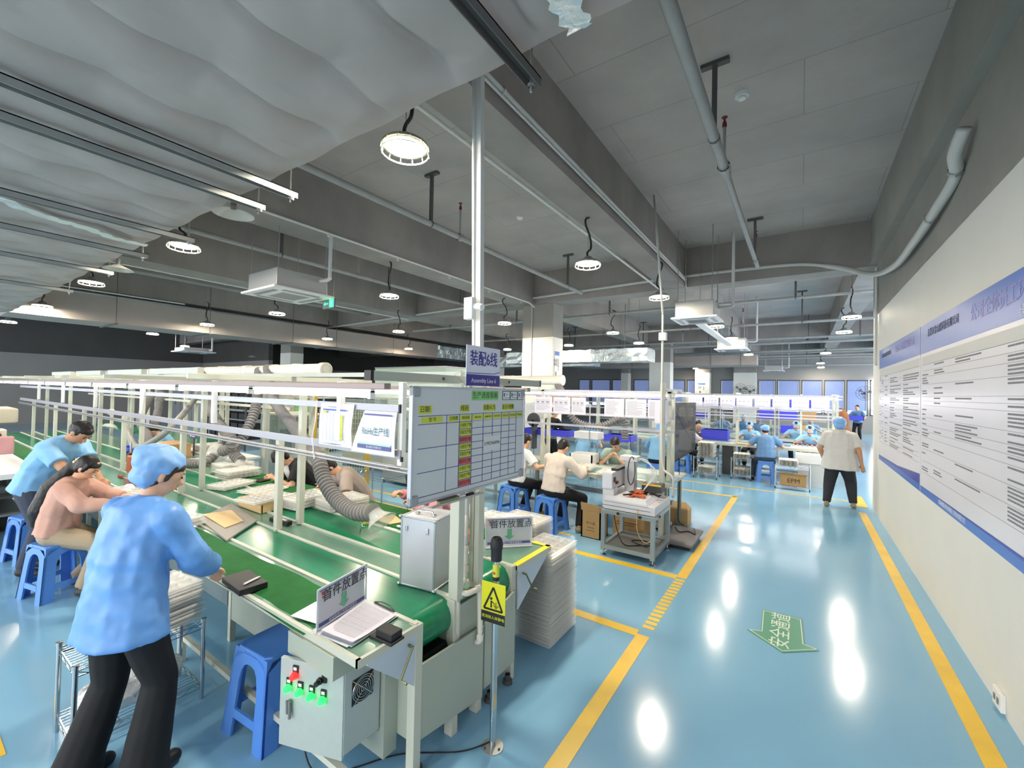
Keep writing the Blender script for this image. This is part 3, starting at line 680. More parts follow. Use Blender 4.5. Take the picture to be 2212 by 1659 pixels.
# conduit pole at the end with T box and PVC bend at the foot
pl = thing('conduit_pole', 'tall white conduit pole rising from the line end to the ceiling', 'pole', (-1.78, 2.1, .76))
B0 = at(1025, 750, x=-1.8); T0 = V(-1.8, at(1018, 180, x=-1.8).y, 4.99)
MB().tube([V(-1.665, 2.0, 1.0), V(-1.68, 2.02, 2.0), B0, T0], .017, 10).build('conduit', cond_m, pl, smooth='auto')
MB().bar(B0+V(.035, .02, -.35), T0+V(.035, .02, 0), .04, .04).build('square_duct', M('duct_white', (208, 210, 208), .4), pl)
q = at(1020, 668, x=-1.78)
MB().box(q.x-.035, q.x+.035, q.y-.045, q.y+.0, q.z-.07, q.z+.07).mat(0).cyl(q+V(0, -.01, .02), q+V(.1, -.02, .0), .022, 14).build('junction_box', white_p, pl, smooth='auto', bevel=.004)
k = MB()
for z in (1.0, 1.25, 1.8, 2.3, 2.9, 3.5):
    pass
pv = [(-1.665, 2.0, 1.2), (-1.665, 2.0, .86), (-1.655, 1.985, .82), (-1.64, 1.93, .80), (-1.61, 1.90, .79), (-1.575, 1.92, .785), (-1.565, 2.0, .78), (-1.565, 2.02, .74), (-1.565, 2.03, .5), (-1.575, 2.03, .46), (-1.62, 2.03, .45)]
MB().tube(spline(pv, 5), .016, 10).build('pvc_pipe', pvc, pl, smooth=True)
for p_, a_ in ((V(-1.665, 2.0, .88), V(0, 0, 1)), (V(-1.62, 1.905, .79), V(1, .2, 0)), (V(-1.57, 2.0, .783), V(.1, 1, 0)), (V(-1.565, 2.03, .49), V(0, 0, 1)), (V(-1.665, 2.0, 1.0), V(0, 0, 1))):
    MB().lathe([(.02, -.02), (.021, -.018), (.021, .018), (.02, .02)], p_, 12, a_).build('coupling', pvc, pl, smooth='auto')

# ---- whiteboard
wb = thing('progress_board', 'grey-white production progress whiteboard with ruled table hanging at the line end', 'whiteboard', (-1.55, 1.96, 1.37))
bx = -1.555; by0, by1, bz0, bz1 = 1.44, 2.455, 1.375, 1.965
MB().box(bx-.014, bx, by0+.01, by1-.01, bz0+.01, bz1-.01).build('board', M('board_face', (198, 206, 210), .3), wb)
fr = MB().box(bx-.02, bx+.006, by0, by1, bz1-.014, bz1).box(bx-.02, bx+.006, by0, by1, bz0, bz0+.014).box(bx-.02, bx+.006, by0, by0+.014, bz0, bz1).box(bx-.02, bx+.006, by1-.014, by1, bz0, bz1)
fr.build('frame', M('frame_grey', (190, 192, 200), .35, .3), wb, bevel=.004)
for y, z in ((by0, bz0), (by0, bz1-.055), (by1-.055, bz0), (by1-.055, bz1-.055)):
    MB().box(bx-.022, bx+.009, y-.003, y+.058, z-.002, z+.057).build('corner_cap', M('corner_grey', (150, 156, 162), .45), wb, bevel=.014)
def BY_(u): return by0+u*(by1-by0)
def BZ_(v): return bz1-v*(bz1-bz0)
yl = MB(); pk = MB(); li = MB()
def lab_(mb, u0, u1, v0, v1, h=.0012): mb.box(bx, bx+h, BY_(u0), BY_(u1), BZ_(v1), BZ_(v0))
def bl(u0, v0, u1, v1, t=.0028):
    if abs(v1-v0) < 1e-6: li.box(bx, bx+.0018, BY_(u0), BY_(u1), BZ_(v0)-t/2, BZ_(v0)+t/2)
    else: li.box(bx, bx+.0018, BY_(u0)-t/2, BY_(u0)+t/2, BZ_(v1), BZ_(v0))
ug = [.045, .245, .345, .452, .555, .645, .735, .82, .9, .985]   # grid columns
vt, vh = .255, .325                                             # table top, header bottom
R0 = vh; rows = [R0+(.935-R0)*i/9 for i in range(10)]
bl(ug[0], vt, ug[-1], vt); bl(ug[0], vh, ug[3], vh); bl(ug[0], .935, ug[-1], .935)
for u in ug[1:-1]: bl(u, vt, u, .935)
for i in (3, 6):
    bl(ug[0], rows[i], ug[2], rows[i]); bl(ug[8], rows[i], ug[9], rows[i])
for i in range(1, 9): bl(ug[2], rows[i], ug[8], rows[i])
bl(ug[3], vh, ug[9], vh, .001)
li.build('ruled_lines', M('line_blue', (42, 44, 130), .5), wb)
lab_(yl, .045, .135, .165, .235); lab_(yl, .35, .425, .165, .235); lab_(yl, .553, .672, .165, .235); lab_(yl, .745, .87, .165, .235)
for i in range(9):
    if i in (0, 1, 2): pass
lab_(yl, .065, .215, .265, .315); lab_(yl, .26, .335, .265, .315)
for i in range(2, 9): lab_(yl, ug[i]+.008, ug[i+1]-.008, .265, .315)
for i in range(9):
    (lab_(pk, ug[2]+.004, ug[3]-.004, rows[i]+.006, rows[i+1]-.006) if i % 3 == 2 else lab_(yl, ug[2]+.004, ug[3]-.004, rows[i]+.006, rows[i+1]-.006))
yl.build('lime_labels', limeh, wb); pk.build('red_labels', M('label_red', (190, 92, 88), .5), wb)
gl = MB(); lab_(gl, .445, .70, .03, .125); gl.build('green_title_label', M('title_green', (128, 196, 120), .5), wb)
tx = bx+.0024
def bt(s_, u, v, size, m=ink, ws=1, al='CENTER'): return text(s_, 'lettering', m, size, (tx, BY_(u), BZ_(v)), (0, 1, 0), (0, 0, 1), wb, .0002, al, ws)
tg = M('title_ink', (34, 92, 48), .5)
bt('生产进度看板', .572, .078, .042, tg, .98); bt('日期:', .09, .2, .034); bt('线别:', .388, .2, .034); bt('出勤人力:', .613, .2, .032, ink, .9); bt('当日计划数:', .807, .2, .032, ink, .85)
oi = M('olive_ink', (86, 100, 30), .5)
bt('型 号', .14, .29, .024, oi); bt('订单数', .298, .29, .024, oi); bt('时间段', .398, .29, .022, oi)
for i, s_ in enumerate(('8:00-10:00', '10:00-12:10', '13:30-15:30', '15:30-17:30', '18:30-20:30', '异常/备注')): bt(s_, (ug[3+i]+ug[4+i])/2, .29, .0155, oi, .85)
ri = M('red_ink', (140, 40, 40), .5)
for i in range(9):
    c = (rows[i]+rows[i+1])/2
    bt(('计划生产数', '实际生产数', '差异生产数')[i % 3], (ug[2]+ug[3])/2, c, .0235, oi if i % 3 < 2 else ri, .82)
MB().box(bx, bx+.0022, BY_(.56), BY_(.73), BZ_(.64), BZ_(.49)).build('blank_patch', M('patch', (206, 212, 216), .4), wb)
text('S·MONAMA', 'lettering', ink, .03, (bx+.003, BY_(.645), BZ_(.565)), (0, 1, 0), (0, 0, 1), wb, .0002)
gf = M('card_green', (32, 112, 78), .4)
for i, u in enumerate((.742, .828, .912)):
    MB().box(bx, bx+.002, BY_(u), BY_(u+.08), BZ_(.125), BZ_(.028)).build('card_frame', gf, wb)
    MB().box(bx+.002, bx+.0028, BY_(u+.006), BY_(u+.074), BZ_(.117), BZ_(.036)).build('card', paper, wb)
    MB().box(bx+.0028, bx+.0032, BY_(u+.012), BY_(u+.024), BZ_(.09), BZ_(.05)).build('photo', dkgrey, wb)
    text(('姓名', '品管员', '组长')[i], 'lettering', ink, .014, (bx+.003, BY_(u+.048), BZ_(.068)), (0, 1, 0), (0, 0, 1), wb, .0001)
    MB().box(bx+.0028, bx+.0032, BY_(u+.02), BY_(u+.07), BZ_(.106), BZ_(.096)).build('card_print', greyink, wb)
MB().box(bx, bx+.035, 1.56, 1.98, 1.352, 1.356).box(bx+.032, bx+.035, 1.56, 1.98, 1.356, 1.364).build('pen_tray', alu, wb)
er = thing('board_eraser', 'olive green whiteboard eraser lying on the pen tray', 'eraser', (bx+.018, 1.68, 1.357))
MB().box(bx+.006, bx+.03, 1.62, 1.77, 1.357, 1.375).build('body', M('eraser_green', (148, 158, 110), .6), er, bevel=.006); MB().box(bx+.006, bx+.03, 1.62, 1.77, 1.375, 1.379).build('felt', dkgrey, er)
pe = thing('marker_pen', 'black and white marker pen beside the eraser on the pen tray', 'pen', (bx+.018, 1.84, 1.357))
MB().cyl((bx+.018, 1.78, 1.366), (bx+.018, 1.83, 1.366), .008).build('barrel', white_p, pe, smooth='auto'); MB().cyl((bx+.018, 1.83, 1.366), (bx+.018, 1.9, 1.366), .0095).build('cap', black, pe, smooth='auto')
k = MB()
for u in (.39, .755):
    k.tube([(bx-.01, BY_(u), bz1-.01), (bx+.006, BY_(u), bz1+.012), (bx-.02, BY_(u), bz1+.03), (XE-.045, BY_(u), 2.035), (bx-.03, BY_(u)+.004, 2.06)], .002, 5).ball((bx+.004, BY_(u), bz1+.004), .008)
k.build('hook', chrome, wb)
# ---- line sign
sg = thing('line_sign', 'white and violet hanging sign reading Assembly Line 6 above the board', 'sign', (-1.54, 1.99, 1.98))
sx = -1.555
MB().box(sx-.004, sx, 1.84, 2.16, 1.975, 2.205).build('panel', M('sign_white', (214, 218, 234), .35), sg)
MB().box(sx, sx+.001, 1.84, 2.16, 1.975, 2.04).poly([(sx, 1.84, 2.044), (sx, 2.1, 2.048), (sx, 2.16, 2.06), (sx, 2.16, 2.064), (sx, 2.1, 2.052), (sx, 1.84, 2.048)], (1, 0, 0), .001).build('violet_band', navy, sg)
text('装配6线', 'lettering', navy, .094, (sx+.002, 2.0, 2.128), (0, 1, 0), (0, 0, 1), sg, .0012, 'CENTER', .8)
text('Assembly Line 6', 'lettering', paper, .036, (sx+.003, 2.0, 2.005), (0, 1, 0), (0, 0, 1), sg, .0004, 'CENTER', 1.0)
MB().tube([(sx-.005, 1.88, 1.98), (sx-.012, 1.88, 2.03)], .002, 5).tube([(sx-.005, 2.12, 1.98), (sx-.012, 2.12, 2.03)], .002, 5).build('clip', steel, sg)

# ---- papers on the bar
def sheet(p0, p1, z0, z1, y, label, skew=0, bend=.01):
    t = thing('paper_sheet', label, 'paper', ((p0+p1)/2, y, z0)); m = MB(); vs = []
    for j in range(7):
        v = j/6
        for i in range(5):
            u = i/4; x = p0+(p1-p0)*u + skew*v*(1-u); vs.append((x, y-bend*math.sin(v*PI)*(1+.4*u)-.012*v, z1+(z0-z1)*v))
    m.add(vs, [(j*5+i, j*5+i+1, j*5+i+6, j*5+i+5) for j in range(6) for i in range(4)])
    m.build('sheet', paper, t, smooth=True); return t
yS = 1.826
s1 = sheet(-2.92, -2.53, 1.535, 1.835, yS, 'white printed table sheet clipped to the bar, left of the RoHs sheet')
def pr(mb, x0, x1, z0, z1, y=yS-.0255): mb.box(x0, x1, y, y+.001, z0, z1)
k = MB()
k.mat(0); pr(k, -2.86, -2.59, 1.785, 1.795)
k.mat(1)
for i in range(12): pr(k, -2.655, -2.625, 1.585+i*.0145, 1.596+i*.0145)
k.mat(1); pr(k, -2.855, -2.82, 1.765, 1.782)
k.mat(2)
for i in range(19): pr(k, -2.86, -2.6, 1.572+i*.0105, 1.5725+i*.0105)
for x in (-2.86, -2.81, -2.77, -2.735, -2.7, -2.66, -2.6): pr(k, x, x+.0007, 1.57, 1.77)
for i in range(14): pr(k, -2.91, -2.9, 1.6+i*.014, 1.605+i*.014)
for i in range(6): pr(k, -2.86+i*.03, -2.845+i*.04, 1.548, 1.552)
pr(k, -2.8, -2.68, 1.808, 1.813)
tag(k.build('print', [M('p_blue', (72, 104, 190), .5), M('p_lime', (206, 220, 30), .5), greyink], s1), kind='stuff')
s2 = sheet(-2.42, -2.1, 1.52, 1.8, yS, 'white sheet reading RoHs taped beside the progress board', -.12, .006)
k = MB(); yp = yS-.0185
k.mat(0); pr(k, -2.40, -2.13, 1.772, 1.782, yp); pr(k, -2.46, -2.13, 1.552, 1.578, yp-.004)
k.mat(1); pr(k, -2.46, -2.13, 1.58, 1.59, yp-.004)
k.mat(2); pr(k, -2.405, -2.4045, 1.6, 1.77, yp); pr(k, -2.13, -2.1295, 1.56, 1.78, yp)
k.build('print', [M('p_navy', (84, 88, 140), .5), M('p_cyan', (170, 214, 232), .5), greyink], s2)
text('RoHs生产线', 'lettering', M('p_teal', (26, 100, 96), .5), .062, (-2.28, yp-.006, 1.665), (1, 0, 0), (0, 0, 1), s2, .0002, 'CENTER', .82)
text('金山度电子有限公司', 'lettering', paper, .017, (-2.29, yp-.006, 1.565), (1, 0, 0), (0, 0, 1), s2, .0002)
# ---- steel case on the belts
cs = thing('flight_case', 'silver aluminium carrying case standing upright on the belt', 'case', (-1.9, 1.92, .76))
CZ = .757; caw = M('case_silver', (196, 197, 202), .36, .35)
# corners measured: front left, front right, right rear
A0 = at(862, 1262, z=CZ); B0c = at(937, 1281, z=CZ); C0c = at(972, 1245, z=CZ)
cx = (A0+C0c)/2; ang = math.atan2((B0c-A0).y, (B0c-A0).x); LW = (B0c-A0).length; LD = (C0c-B0c).length; HC = .42
ub = V(math.cos(ang), math.sin(ang), 0); vb = V(-math.sin(ang), math.cos(ang), 0)
def cbx(mb, u0, u1, v0, v1, z0, z1):
    o = A0
    vs = [o+ub*u+vb*v+V(0, 0, z-CZ) for z in (z0, z1) for v in (v0, v1) for u in (u0, u1)]
    return mb.add(vs, [(0, 2, 3, 1), (4, 5, 7, 6), (0, 1, 5, 4), (2, 6, 7, 3), (0, 4, 6, 2), (1, 3, 7, 5)])
cbx(MB(), .004, LW-.004, .004, LD-.004, CZ+.004, CZ+HC-.004).build('shell', caw, cs)
e = MB(); w_ = .012
for u in (0, LW-w_):
    for v in (0, LD-w_): cbx(e, u, u+w_, v, v+w_, CZ, CZ+HC)
for z in (CZ, CZ+HC-w_):
    for u in (0, LW-w_): cbx(e, u, u+w_, 0, LD, z, z+w_)
    for v in (0, LD-w_): cbx(e, 0, LW, v, v+w_, z, z+w_)
e.build('edge_profile', M('case_edge', (176, 182, 184), .28, .7), cs, bevel=.003)
for u in (0, LW):
    for v in (0, LD):
        for z in (CZ+.008, CZ+HC-.004):
            MB().ball(A0+ub*u+vb*v+V(0, 0, z-CZ), .013, 10, 6).build('corner_ball', chrome, cs, smooth=True)
for u in (.18, .78):
    k = MB(); cbx(k, LW*u-.008, LW*u+.008, -.004, .001, CZ+HC-.09, CZ+HC-.055); k.build('latch', chrome, cs, bevel=.002)
hp = [A0+ub*(LW*.5-.06)+vb*(LD*.35)+V(0, 0, HC), A0+ub*(LW*.5-.05)+vb*(LD*.35)+V(0, 0, HC+.02), A0+ub*(LW*.5+.05)+vb*(LD*.35)+V(0, 0, HC+.02), A0+ub*(LW*.5+.06)+vb*(LD*.35)+V(0, 0, HC)]
MB().tube(hp, .006, 8).build('handle', chrome, cs, smooth='auto')
for q_ in (hp[0], hp[-1]): MB().box(q_.x-.014, q_.x+.014, q_.y-.012, q_.y+.012, CZ+HC-.001, CZ+HC+.006).build('handle_mount', chrome, cs)
# ---- first piece sign stand
fs_ = thing('stand_up_sign', 'clear upright sign with green down arrow on the near table corner', 'sign', (-1.95, 1.3, ZT))
def signstand(P0, P1, zt, zb, t, txt=True):
    d = (P1-P0); n_ = V(d.y, -d.x, 0).normalized(); L = d.length; d.normalize()
    def q(u, v, o=0): return P0+d*(u*L)+V(0, 0, zb-P0.z+(zt-zb)*v)+n_*o
    MB().poly([q(0, 0), q(1, 0), q(1, 1), q(0, 1)], -n_, .003).build('clear_holder', M('acrylic', (226, 230, 240), .1, alpha=.55), t)
    MB().poly([q(.035, .06, -.0045), q(.965, .06, -.0045), q(.965, .955, -.0045), q(.035, .955, -.0045)], n_, .0015).build('card', M('sign_paper', (222, 224, 236), .5), t)
    fr = MB()
    for a, b in ((q(0, 0), q(1, 0)), (q(1, 0), q(1, 1)), (q(1, 1), q(0, 1)), (q(0, 1), q(0, 0))): fr.bar(a, b, .006, .006)
    fr.build('frame', M('frame_clear', (200, 204, 214), .2), t)
    MB().poly([q(.035, .07, .001), q(.965, .07, .001), q(.965, .16, .001), q(.035, .16, .001)], n_, .0006).build('violet_band', M('p_navy2', (90, 92, 156), .5), t); MB().poly([q(.035, .93, .001), q(.965, .93, .001), q(.965, .955, .001), q(.035, .955, .001)], n_, .0006).build('violet_band', M('p_navy2', (90, 92, 156), .5), t)
    if txt:
        text('首件放置点', 'lettering', ink, .05*L/.27, q(.55, .76, .002), d, (0, 0, 1), t, .0003)
        ga = M('arrow_green2', (96, 168, 140), .5)
        MB().poly([q(.46, .6, .0015), q(.56, .6, .0015), q(.56, .36, .0015), q(.62, .36, .0015), q(.51, .22, .0015), q(.40, .36, .0015), q(.46, .36, .0015)], n_, .0006).build('arrow', ga, t)
        text('科技有限公司首件放置点', 'lettering', paper, .014*L/.27, q(.5, .112, .003), d, (0, 0, 1), t, .0002)
        lg = MB(); c = q(.1, .82, .0015)
        lg.poly([c+d*-.011+V(0, 0, .016), c+d*.011+V(0, 0, .016), c+d*.008, c+d*-.008], n_, .0005).poly([c+d*-.009+V(0, 0, -.006), c+d*.009+V(0, 0, -.006), c+V(0, 0, -.02)], n_, .0005)
        lg.build('emblem', M('emblem_red', (176, 64, 70), .5), t)
    MB().poly([q(0, 0, -.03), q(1, 0, -.03), q(1, 0, .035), q(0, 0, .035)], V(0, 0, 1), .003).build('base', MATS['acrylic'], t)
P0 = at(684, 1368, z=ZT); P1 = at(790, 1298, z=ZT)
signstand(P0+V(0, 0, 0), P1, ZT+.205, ZT+.004, fs_)
fs2 = thing('stand_up_sign', 'second upright sign on the far table corner, partly behind the post', 'sign', (-1.85, 2.75, ZT))
signstand(V(-1.97, 2.6, ZT), V(-1.72, 2.86, ZT), ZT+.22, ZT+.004, fs2)
# clip board with papers
cbd = thing('clipboard', 'clipboard with ruled forms lying in front of the upright sign', 'clipboard', (-1.8, 1.3, ZT))
def onz(px, py, z): return at(px, py, z=z)
Q = [onz(690, 1372, ZT+.004), onz(760, 1398, ZT+.004), onz(862, 1330, ZT+.004), onz(792, 1296, ZT+.004)]
MB().poly(Q, (0, 0, 1), .003).build('board', M('clip_board', (190, 200, 205), .3), cbd)
def lerp2(Q, u, v): return (Q[0]*(1-u)+Q[1]*u)*(1-v)+(Q[3]*(1-u)+Q[2]*u)*v
for s_ in range(3):
    vs = []; o = .006+.004*s_
    for j in range(7):
        for i in range(7):
            u = -.02+i/6*.96+.01*s_; v = .02+j/6*.94; p = lerp2(Q, u+.012*s_, v)
            vs.append(p+V(0, 0, o-.004+.016*s_*max(0, .3-v)+.010*max(0, .25-u)*s_))
    MB().add(vs, [(j*7+i, j*7+i+1, j*7+i+8, j*7+i+7) for j in range(6) for i in range(6)]).build('form_sheet', paper, cbd, smooth=True)
k = MB()
for i in range(24):
    u = .12+i*.033
    a = lerp2(Q, u, .12)+V(0, 0, .0165); b = lerp2(Q, u, .86)+V(0, 0, .0165); k.bar(a, b, .0008, .0006)
for v in (.12, .3, .38, .5, .62, .74, .86): k.bar(lerp2(Q, .12, v)+V(0, 0, .0165), lerp2(Q, .88, v)+V(0, 0, .0165), .0008, .0006)
tag(k.build('ruled_print', greyink, cbd), kind='stuff')
c = [lerp2(Q, .3, .97)+V(0, 0, .016), lerp2(Q, .9, .97)+V(0, 0, .016)]
MB().bar(c[0], c[1], .012, .004).tube([c[0]+V(0, 0, .004), c[0]*.7+c[1]*.3+V(.0, .012, .012), c[0]*.3+c[1]*.7+V(0, .012, .012), c[1]+V(0, 0, .004)], .0025, 6).build('clip', dkgrey, cbd)
sh = thing('loose_sheet', 'loose white sheet lying behind the upright sign', 'paper', onz(660, 1335, ZT+.005))
Q2 = [onz(628, 1330, ZT+.012), onz(682, 1347, ZT+.006), onz(720, 1300, ZT+.006), onz(682, 1300, ZT+.012)]
MB().poly(Q2, (0, 0, 1), .001).build('sheet', paper, sh)
s3 = thing('loose_sheet', 'stack of white forms sticking out under the clipboard', 'paper', onz(720, 1385, ZT))
Q3 = [onz(680, 1368, ZT+.001), onz(750, 1399, ZT+.001), onz(790, 1370, ZT+.001), onz(722, 1340, ZT+.001)]
MB().poly(Q3, (0, 0, 1), .0028).build('sheets', paper, s3)
# black foam fixture
fx = thing('foam_fixture', 'black foam block fixture with hollow on the near table corner', 'fixture', onz(835, 1375, ZT))
c0 = onz(800, 1382, ZT); c1 = onz(868, 1362, ZT); 
def rbox(mb, c, L, W, z0, z1, a): return mb.box(c.x-L/2, c.x+L/2, c.y-W/2, c.y+W/2, z0, z1, rz=a, c=(c.x, c.y, 0))
cc = onz(835, 1378, ZT); aa = math.radians(3)
rbox(MB(), cc, .15, .085, ZT, ZT+.012, aa).build('base', rubber, fx, bevel=.003)
rbox(MB(), cc+V(.01, .006, 0), .105, .07, ZT+.012, ZT+.045, aa).build('block', rubber, fx, bevel=.003)
MB().ball(cc+V(.005, .006, ZT+.046), (.035, .014, .002)).ball(cc+V(.03, .01, ZT+.046), (.014, .018, .002)).build('hollow', black, fx)
bx_ = thing('black_jig_box', 'flat black box with a white pen on it, on the near green mat', 'box', onz(525, 1258, ZT))
ca = onz(482, 1272, ZT); cb_ = onz(523, 1282, ZT); cc2 = onz(572, 1253, ZT); 
c_m = (ca+cc2)/2
rbox(MB(), onz(528, 1266, ZT)+V(0, 0, 0), .27, .15, ZT+.006, ZT+.04, math.radians(-4)).build('body', black, bx_, bevel=.003)
pn = thing('white_pen', 'white pen lying on the flat black box', 'pen', onz(545, 1250, ZT+.04))
pa = onz(527, 1262, ZT+.046); pb = onz(562, 1245, ZT+.046)
MB().tube([pa, pa+(pb-pa)*.8, pb], [.006, .006, .003], 8).build('barrel', white_p, pn, smooth='auto')
# wooden boards, cartons and small things on the belts
def flat_board(px, name, label, m, zz, th, cat='board'):
    P = [onz(a, b, zz) for a, b in px]; t = thing(name, label, cat, P[0]); MB().poly(P, (0, 0, 1), th).build('panel', m, t); return t
flat_board([(428, 1123), (490, 1170), (555, 1127), (500, 1090)], 'grey_tray', 'grey ribbed tray under the tan board on the near belt', M('tray_grey', (150, 146, 140), .5), ZT+.004, .014, 'tray')
flat_board([(438, 1112), (486, 1141), (526, 1126), (500, 1103)], 'tan_board', 'tan fibre board on the near belt beside the blue smock', wood, ZT+.02, .006)
wbx = thing('wooden_stand', 'low pale wooden stand with a tray on top in mid belt', 'stand', onz(550, 1095, ZT))
P = [onz(517, 1092, ZT), onz(569, 1108, ZT)]; dd = (P[1]-P[0]); 
w0 = P[0]; 
MB().box(w0.x, P[1].x, P[0].y-.01, P[0].y+.01, ZT, ZT+.075).box(P[1].x-.015, P[1].x, P[0].y, P[0].y+.3, ZT, ZT+.075).build('sides', wood, wbx)
MB().box(w0.x-.005, P[1].x+.005, P[0].y-.015, P[0].y+.31, ZT+.075, ZT+.087).build('top', wood, wbx)
bp = thing('power_adapter', 'black flat battery pack beside the near post foot', 'adapter', onz(605, 1130, ZT))
rbox(MB(), onz(606, 1130, ZT), .26, .045, ZT, ZT+.035, math.radians(5)).build('body', black, bp, bevel=.003)
rbox(MB(), onz(610, 1122, ZT+.035), .12, .02, ZT+.0352, ZT+.0362, math.radians(5)).build('label', white_p, bp)
tp = thing('tape_roll', 'small roll of yellow-green tape on the far belt rail', 'tape', onz(793, 1128, ZT))
c = onz(791, 1130, ZT); MB().lathe([(.028, 0), (.038, 0), (.038, .05), (.028, .05), (.028, 0)], c, 20).build('roll', M('tape_green', (190, 194, 90), .4), tp, smooth='auto')
flat_board([(800, 1120), (850, 1112), (872, 1128), (842, 1133)], 'tan_board', 'tan fibre board on the far mat beside the tape roll', wood, ZT+.008, .004)
ho = M('hose_clear', (226, 228, 224), .1, alpha=.35)
# printed trays etc: see trays below
# red tool and orange box behind the post
bxs = thing('orange_bin', 'small orange bin on the far table behind the post', 'bin', (-2.2, 2.72, ZT))
MB().box(-2.33, -2.08, 2.6, 2.7, ZT+.006, ZT+.07).build('body', orange, bxs, bevel=.004)
rd = thing('red_cutter', 'red handled cutter lying by the post at the line end', 'cutter', (-1.95, 2.47, ZT))
MB().box(-2.0, -1.9, 2.448, 2.47, ZT+.006, ZT+.02).build('handle', red, rd, bevel=.004); MB().box(-1.9, -1.84, 2.452, 2.466, ZT+.008, ZT+.014).build('blade', steel, rd)
# orange press tool and light bottle near the pink worker
og = thing('bench_press', 'orange and black bench press tool on the near belt edge', 'press', onz(275, 1075, ZT))
c = V(-6.35, 1.66, ZT)
MB().box(c.x-.05, c.x+.07, c.y-.05, c.y+.05, ZT+.16, ZT+.36).build('housing', orange, og, bevel=.012)
MB().box(c.x-.12, c.x-.05, c.y-.03, c.y+.03, ZT+.24, ZT+.38).build('clamp', black, og, bevel=.006); MB().cyl((c.x-.1, c.y, ZT), (c.x-.1, c.y, ZT+.5), .01).build('column', chrome, og, smooth='auto')
MB().box(c.x-.13, c.x+.05, c.y-.05, c.y+.05, ZT, ZT+.1).build('base', M('jig_pink', (196, 120, 124), .25, alpha=.7), og, bevel=.006)
MB().box(c.x+.05, c.x+.075, c.y-.02, c.y+.1, ZT+.1, ZT+.22).build('lever', white_p, og, bevel=.004)
# control box under the near table
cx_ = thing('control_box', 'grey electrical control box with lit buttons, door ajar, under the table', 'control box', (-1.9, 1.34, .23))
gb = M('box_grey', (172, 182, 180), .45, nz=(30, .03))
MB().box(-2.1, -1.75, 1.25, 1.455, .235, .62).build('body', gb, cx_, bevel=.003)
MB().box(-2.12, -1.74, 1.18, 1.56, .62, .727).build('mounting_channel', greygreen, cx_)
hx, hy = -1.752, 1.245; da = PI+math.radians(19); DL = .355
dv = V(math.cos(da), math.sin(da), 0); dn = V(dv.y*-1, dv.x, 0)*1
dn = V(-dv.y, dv.x, 0); dn = dn if dn.y < 0 else -dn
def dq(u, z, o=0): return V(hx, hy, 0)+dv*u+dn*o+V(0, 0, z)
door = MB().poly([dq(0, .215), dq(DL, .215), dq(DL, .632), dq(0, .632)], -dn, .02).build('door', gb, cx_, bevel=.002)
rg = M('lit_red', (255, 30, 30), .3, emit=2.6, ecol=(255, 24, 24)); gg = M('lit_green', (40, 255, 90), .3, emit=2.2, ecol=(30, 240, 70))
def button(u, z, m, k_):
    MB().poly([dq(u-.014, z-.012, .001), dq(u+.014, z-.012, .001), dq(u+.014, z+.045, .001), dq(u-.014, z+.045, .001)], dn, .006).build('label_holder', black, cx_)
    MB().poly([dq(u-.009, z+.024, .0075), dq(u+.009, z+.024, .0075), dq(u+.009, z+.038, .0075), dq(u-.009, z+.038, .0075)], dn, .0008).build('label_plate', white_p, cx_)
    MB().lathe([(.018, 0), (.018, .012), (.014, .018), (.013, .026), (0, .028)], dq(u, z, .004), 18, dn).build(k_, m, cx_, smooth='auto')
button(.265, .565, rg, 'red_button')
for i, (u, z) in enumerate(((.3, .50), (.235, .494), (.17, .488), (.105, .482))): button(u, z, gg, 'green_button')
MB().lathe([(.016, 0), (.016, .01), (.012, .014), (.012, .03), (0, .03)], dq(.125, .565, .004), 14, dn).poly([dq(.09, .56, .001), dq(.115, .56, .001), dq(.115, .595, .001), dq(.09, .595, .001)], dn, .006).build('selector_switch', black, cx_, smooth='auto')
MB().tube([dq(.3, .38, .012), dq(.3, .44, .014), dq(.288, .446, .012), dq(.284, .36, .014)], .007, 8).lathe([(.014, 0), (.014, .012)], dq(.292, .43, 0), 12, dn).build('door_handle', mgrey, cx_, smooth='auto')
MB().box(-1.7495, -1.747, 1.29, 1.41, .44, .56).build('fan_opening', black, cx_)
fg = MB()
for r_ in (.015, .027, .039, .051, .06): fg.tube([(-1.742, 1.35+r_*math.cos(a), .5+r_*math.sin(a)) for a in [2*PI*i/24 for i in range(25)]], .0018, 5)
fg.bar((-1.742, 1.287, .437), (-1.742, 1.413, .563), .003, .003).bar((-1.742, 1.287, .563), (-1.742, 1.413, .437), .003, .003)
fg.build('fan_guard', chrome, cx_)
MB().box(-2.55, -1.72, 1.46, 1.544, .09, .62).build('back_cabinet', greygreen, cx_)
# ESD post with yellow sign
es = thing('antistatic_post', 'chrome touch post with black ball top and yellow warning sign', 'post', (-1.385, 1.93, 0))
E0 = V(-1.385, 1.93, 0)
MB().lathe([(0, 0), (.06, 0), (.06, .005), (.022, .008), (.0, .008)], E0, 28).build('base_plate', steel, es, smooth='auto')
MB().cyl(E0+V(0, 0, .006), E0+V(0, 0, 1.03), .0185, 20).build('tube', chrome, es, smooth='auto')
MB().lathe([(.0, .0), (.03, 0), (.031, .055), (.034, .065), (.036, .09), (.03, .118), (.022, .126), (.02, .12), (0, .119)], E0+V(0, 0, 1.015), 24).build('ball_top', rubber, es, smooth='auto')
MB().lathe([(.0192, 0), (.0192, .09)], E0+V(0, 0, .905), 20).build('sticker', limeh, es, smooth='auto'); MB().lathe([(.0194, 0), (.0194, .022)], E0+V(0, 0, .906), 20).build('sticker_band', black, es, smooth='auto')
MB().ball(E0+V(0, -.0185, .95), (.008, .002, .009)).build('sticker_mark', red, es)
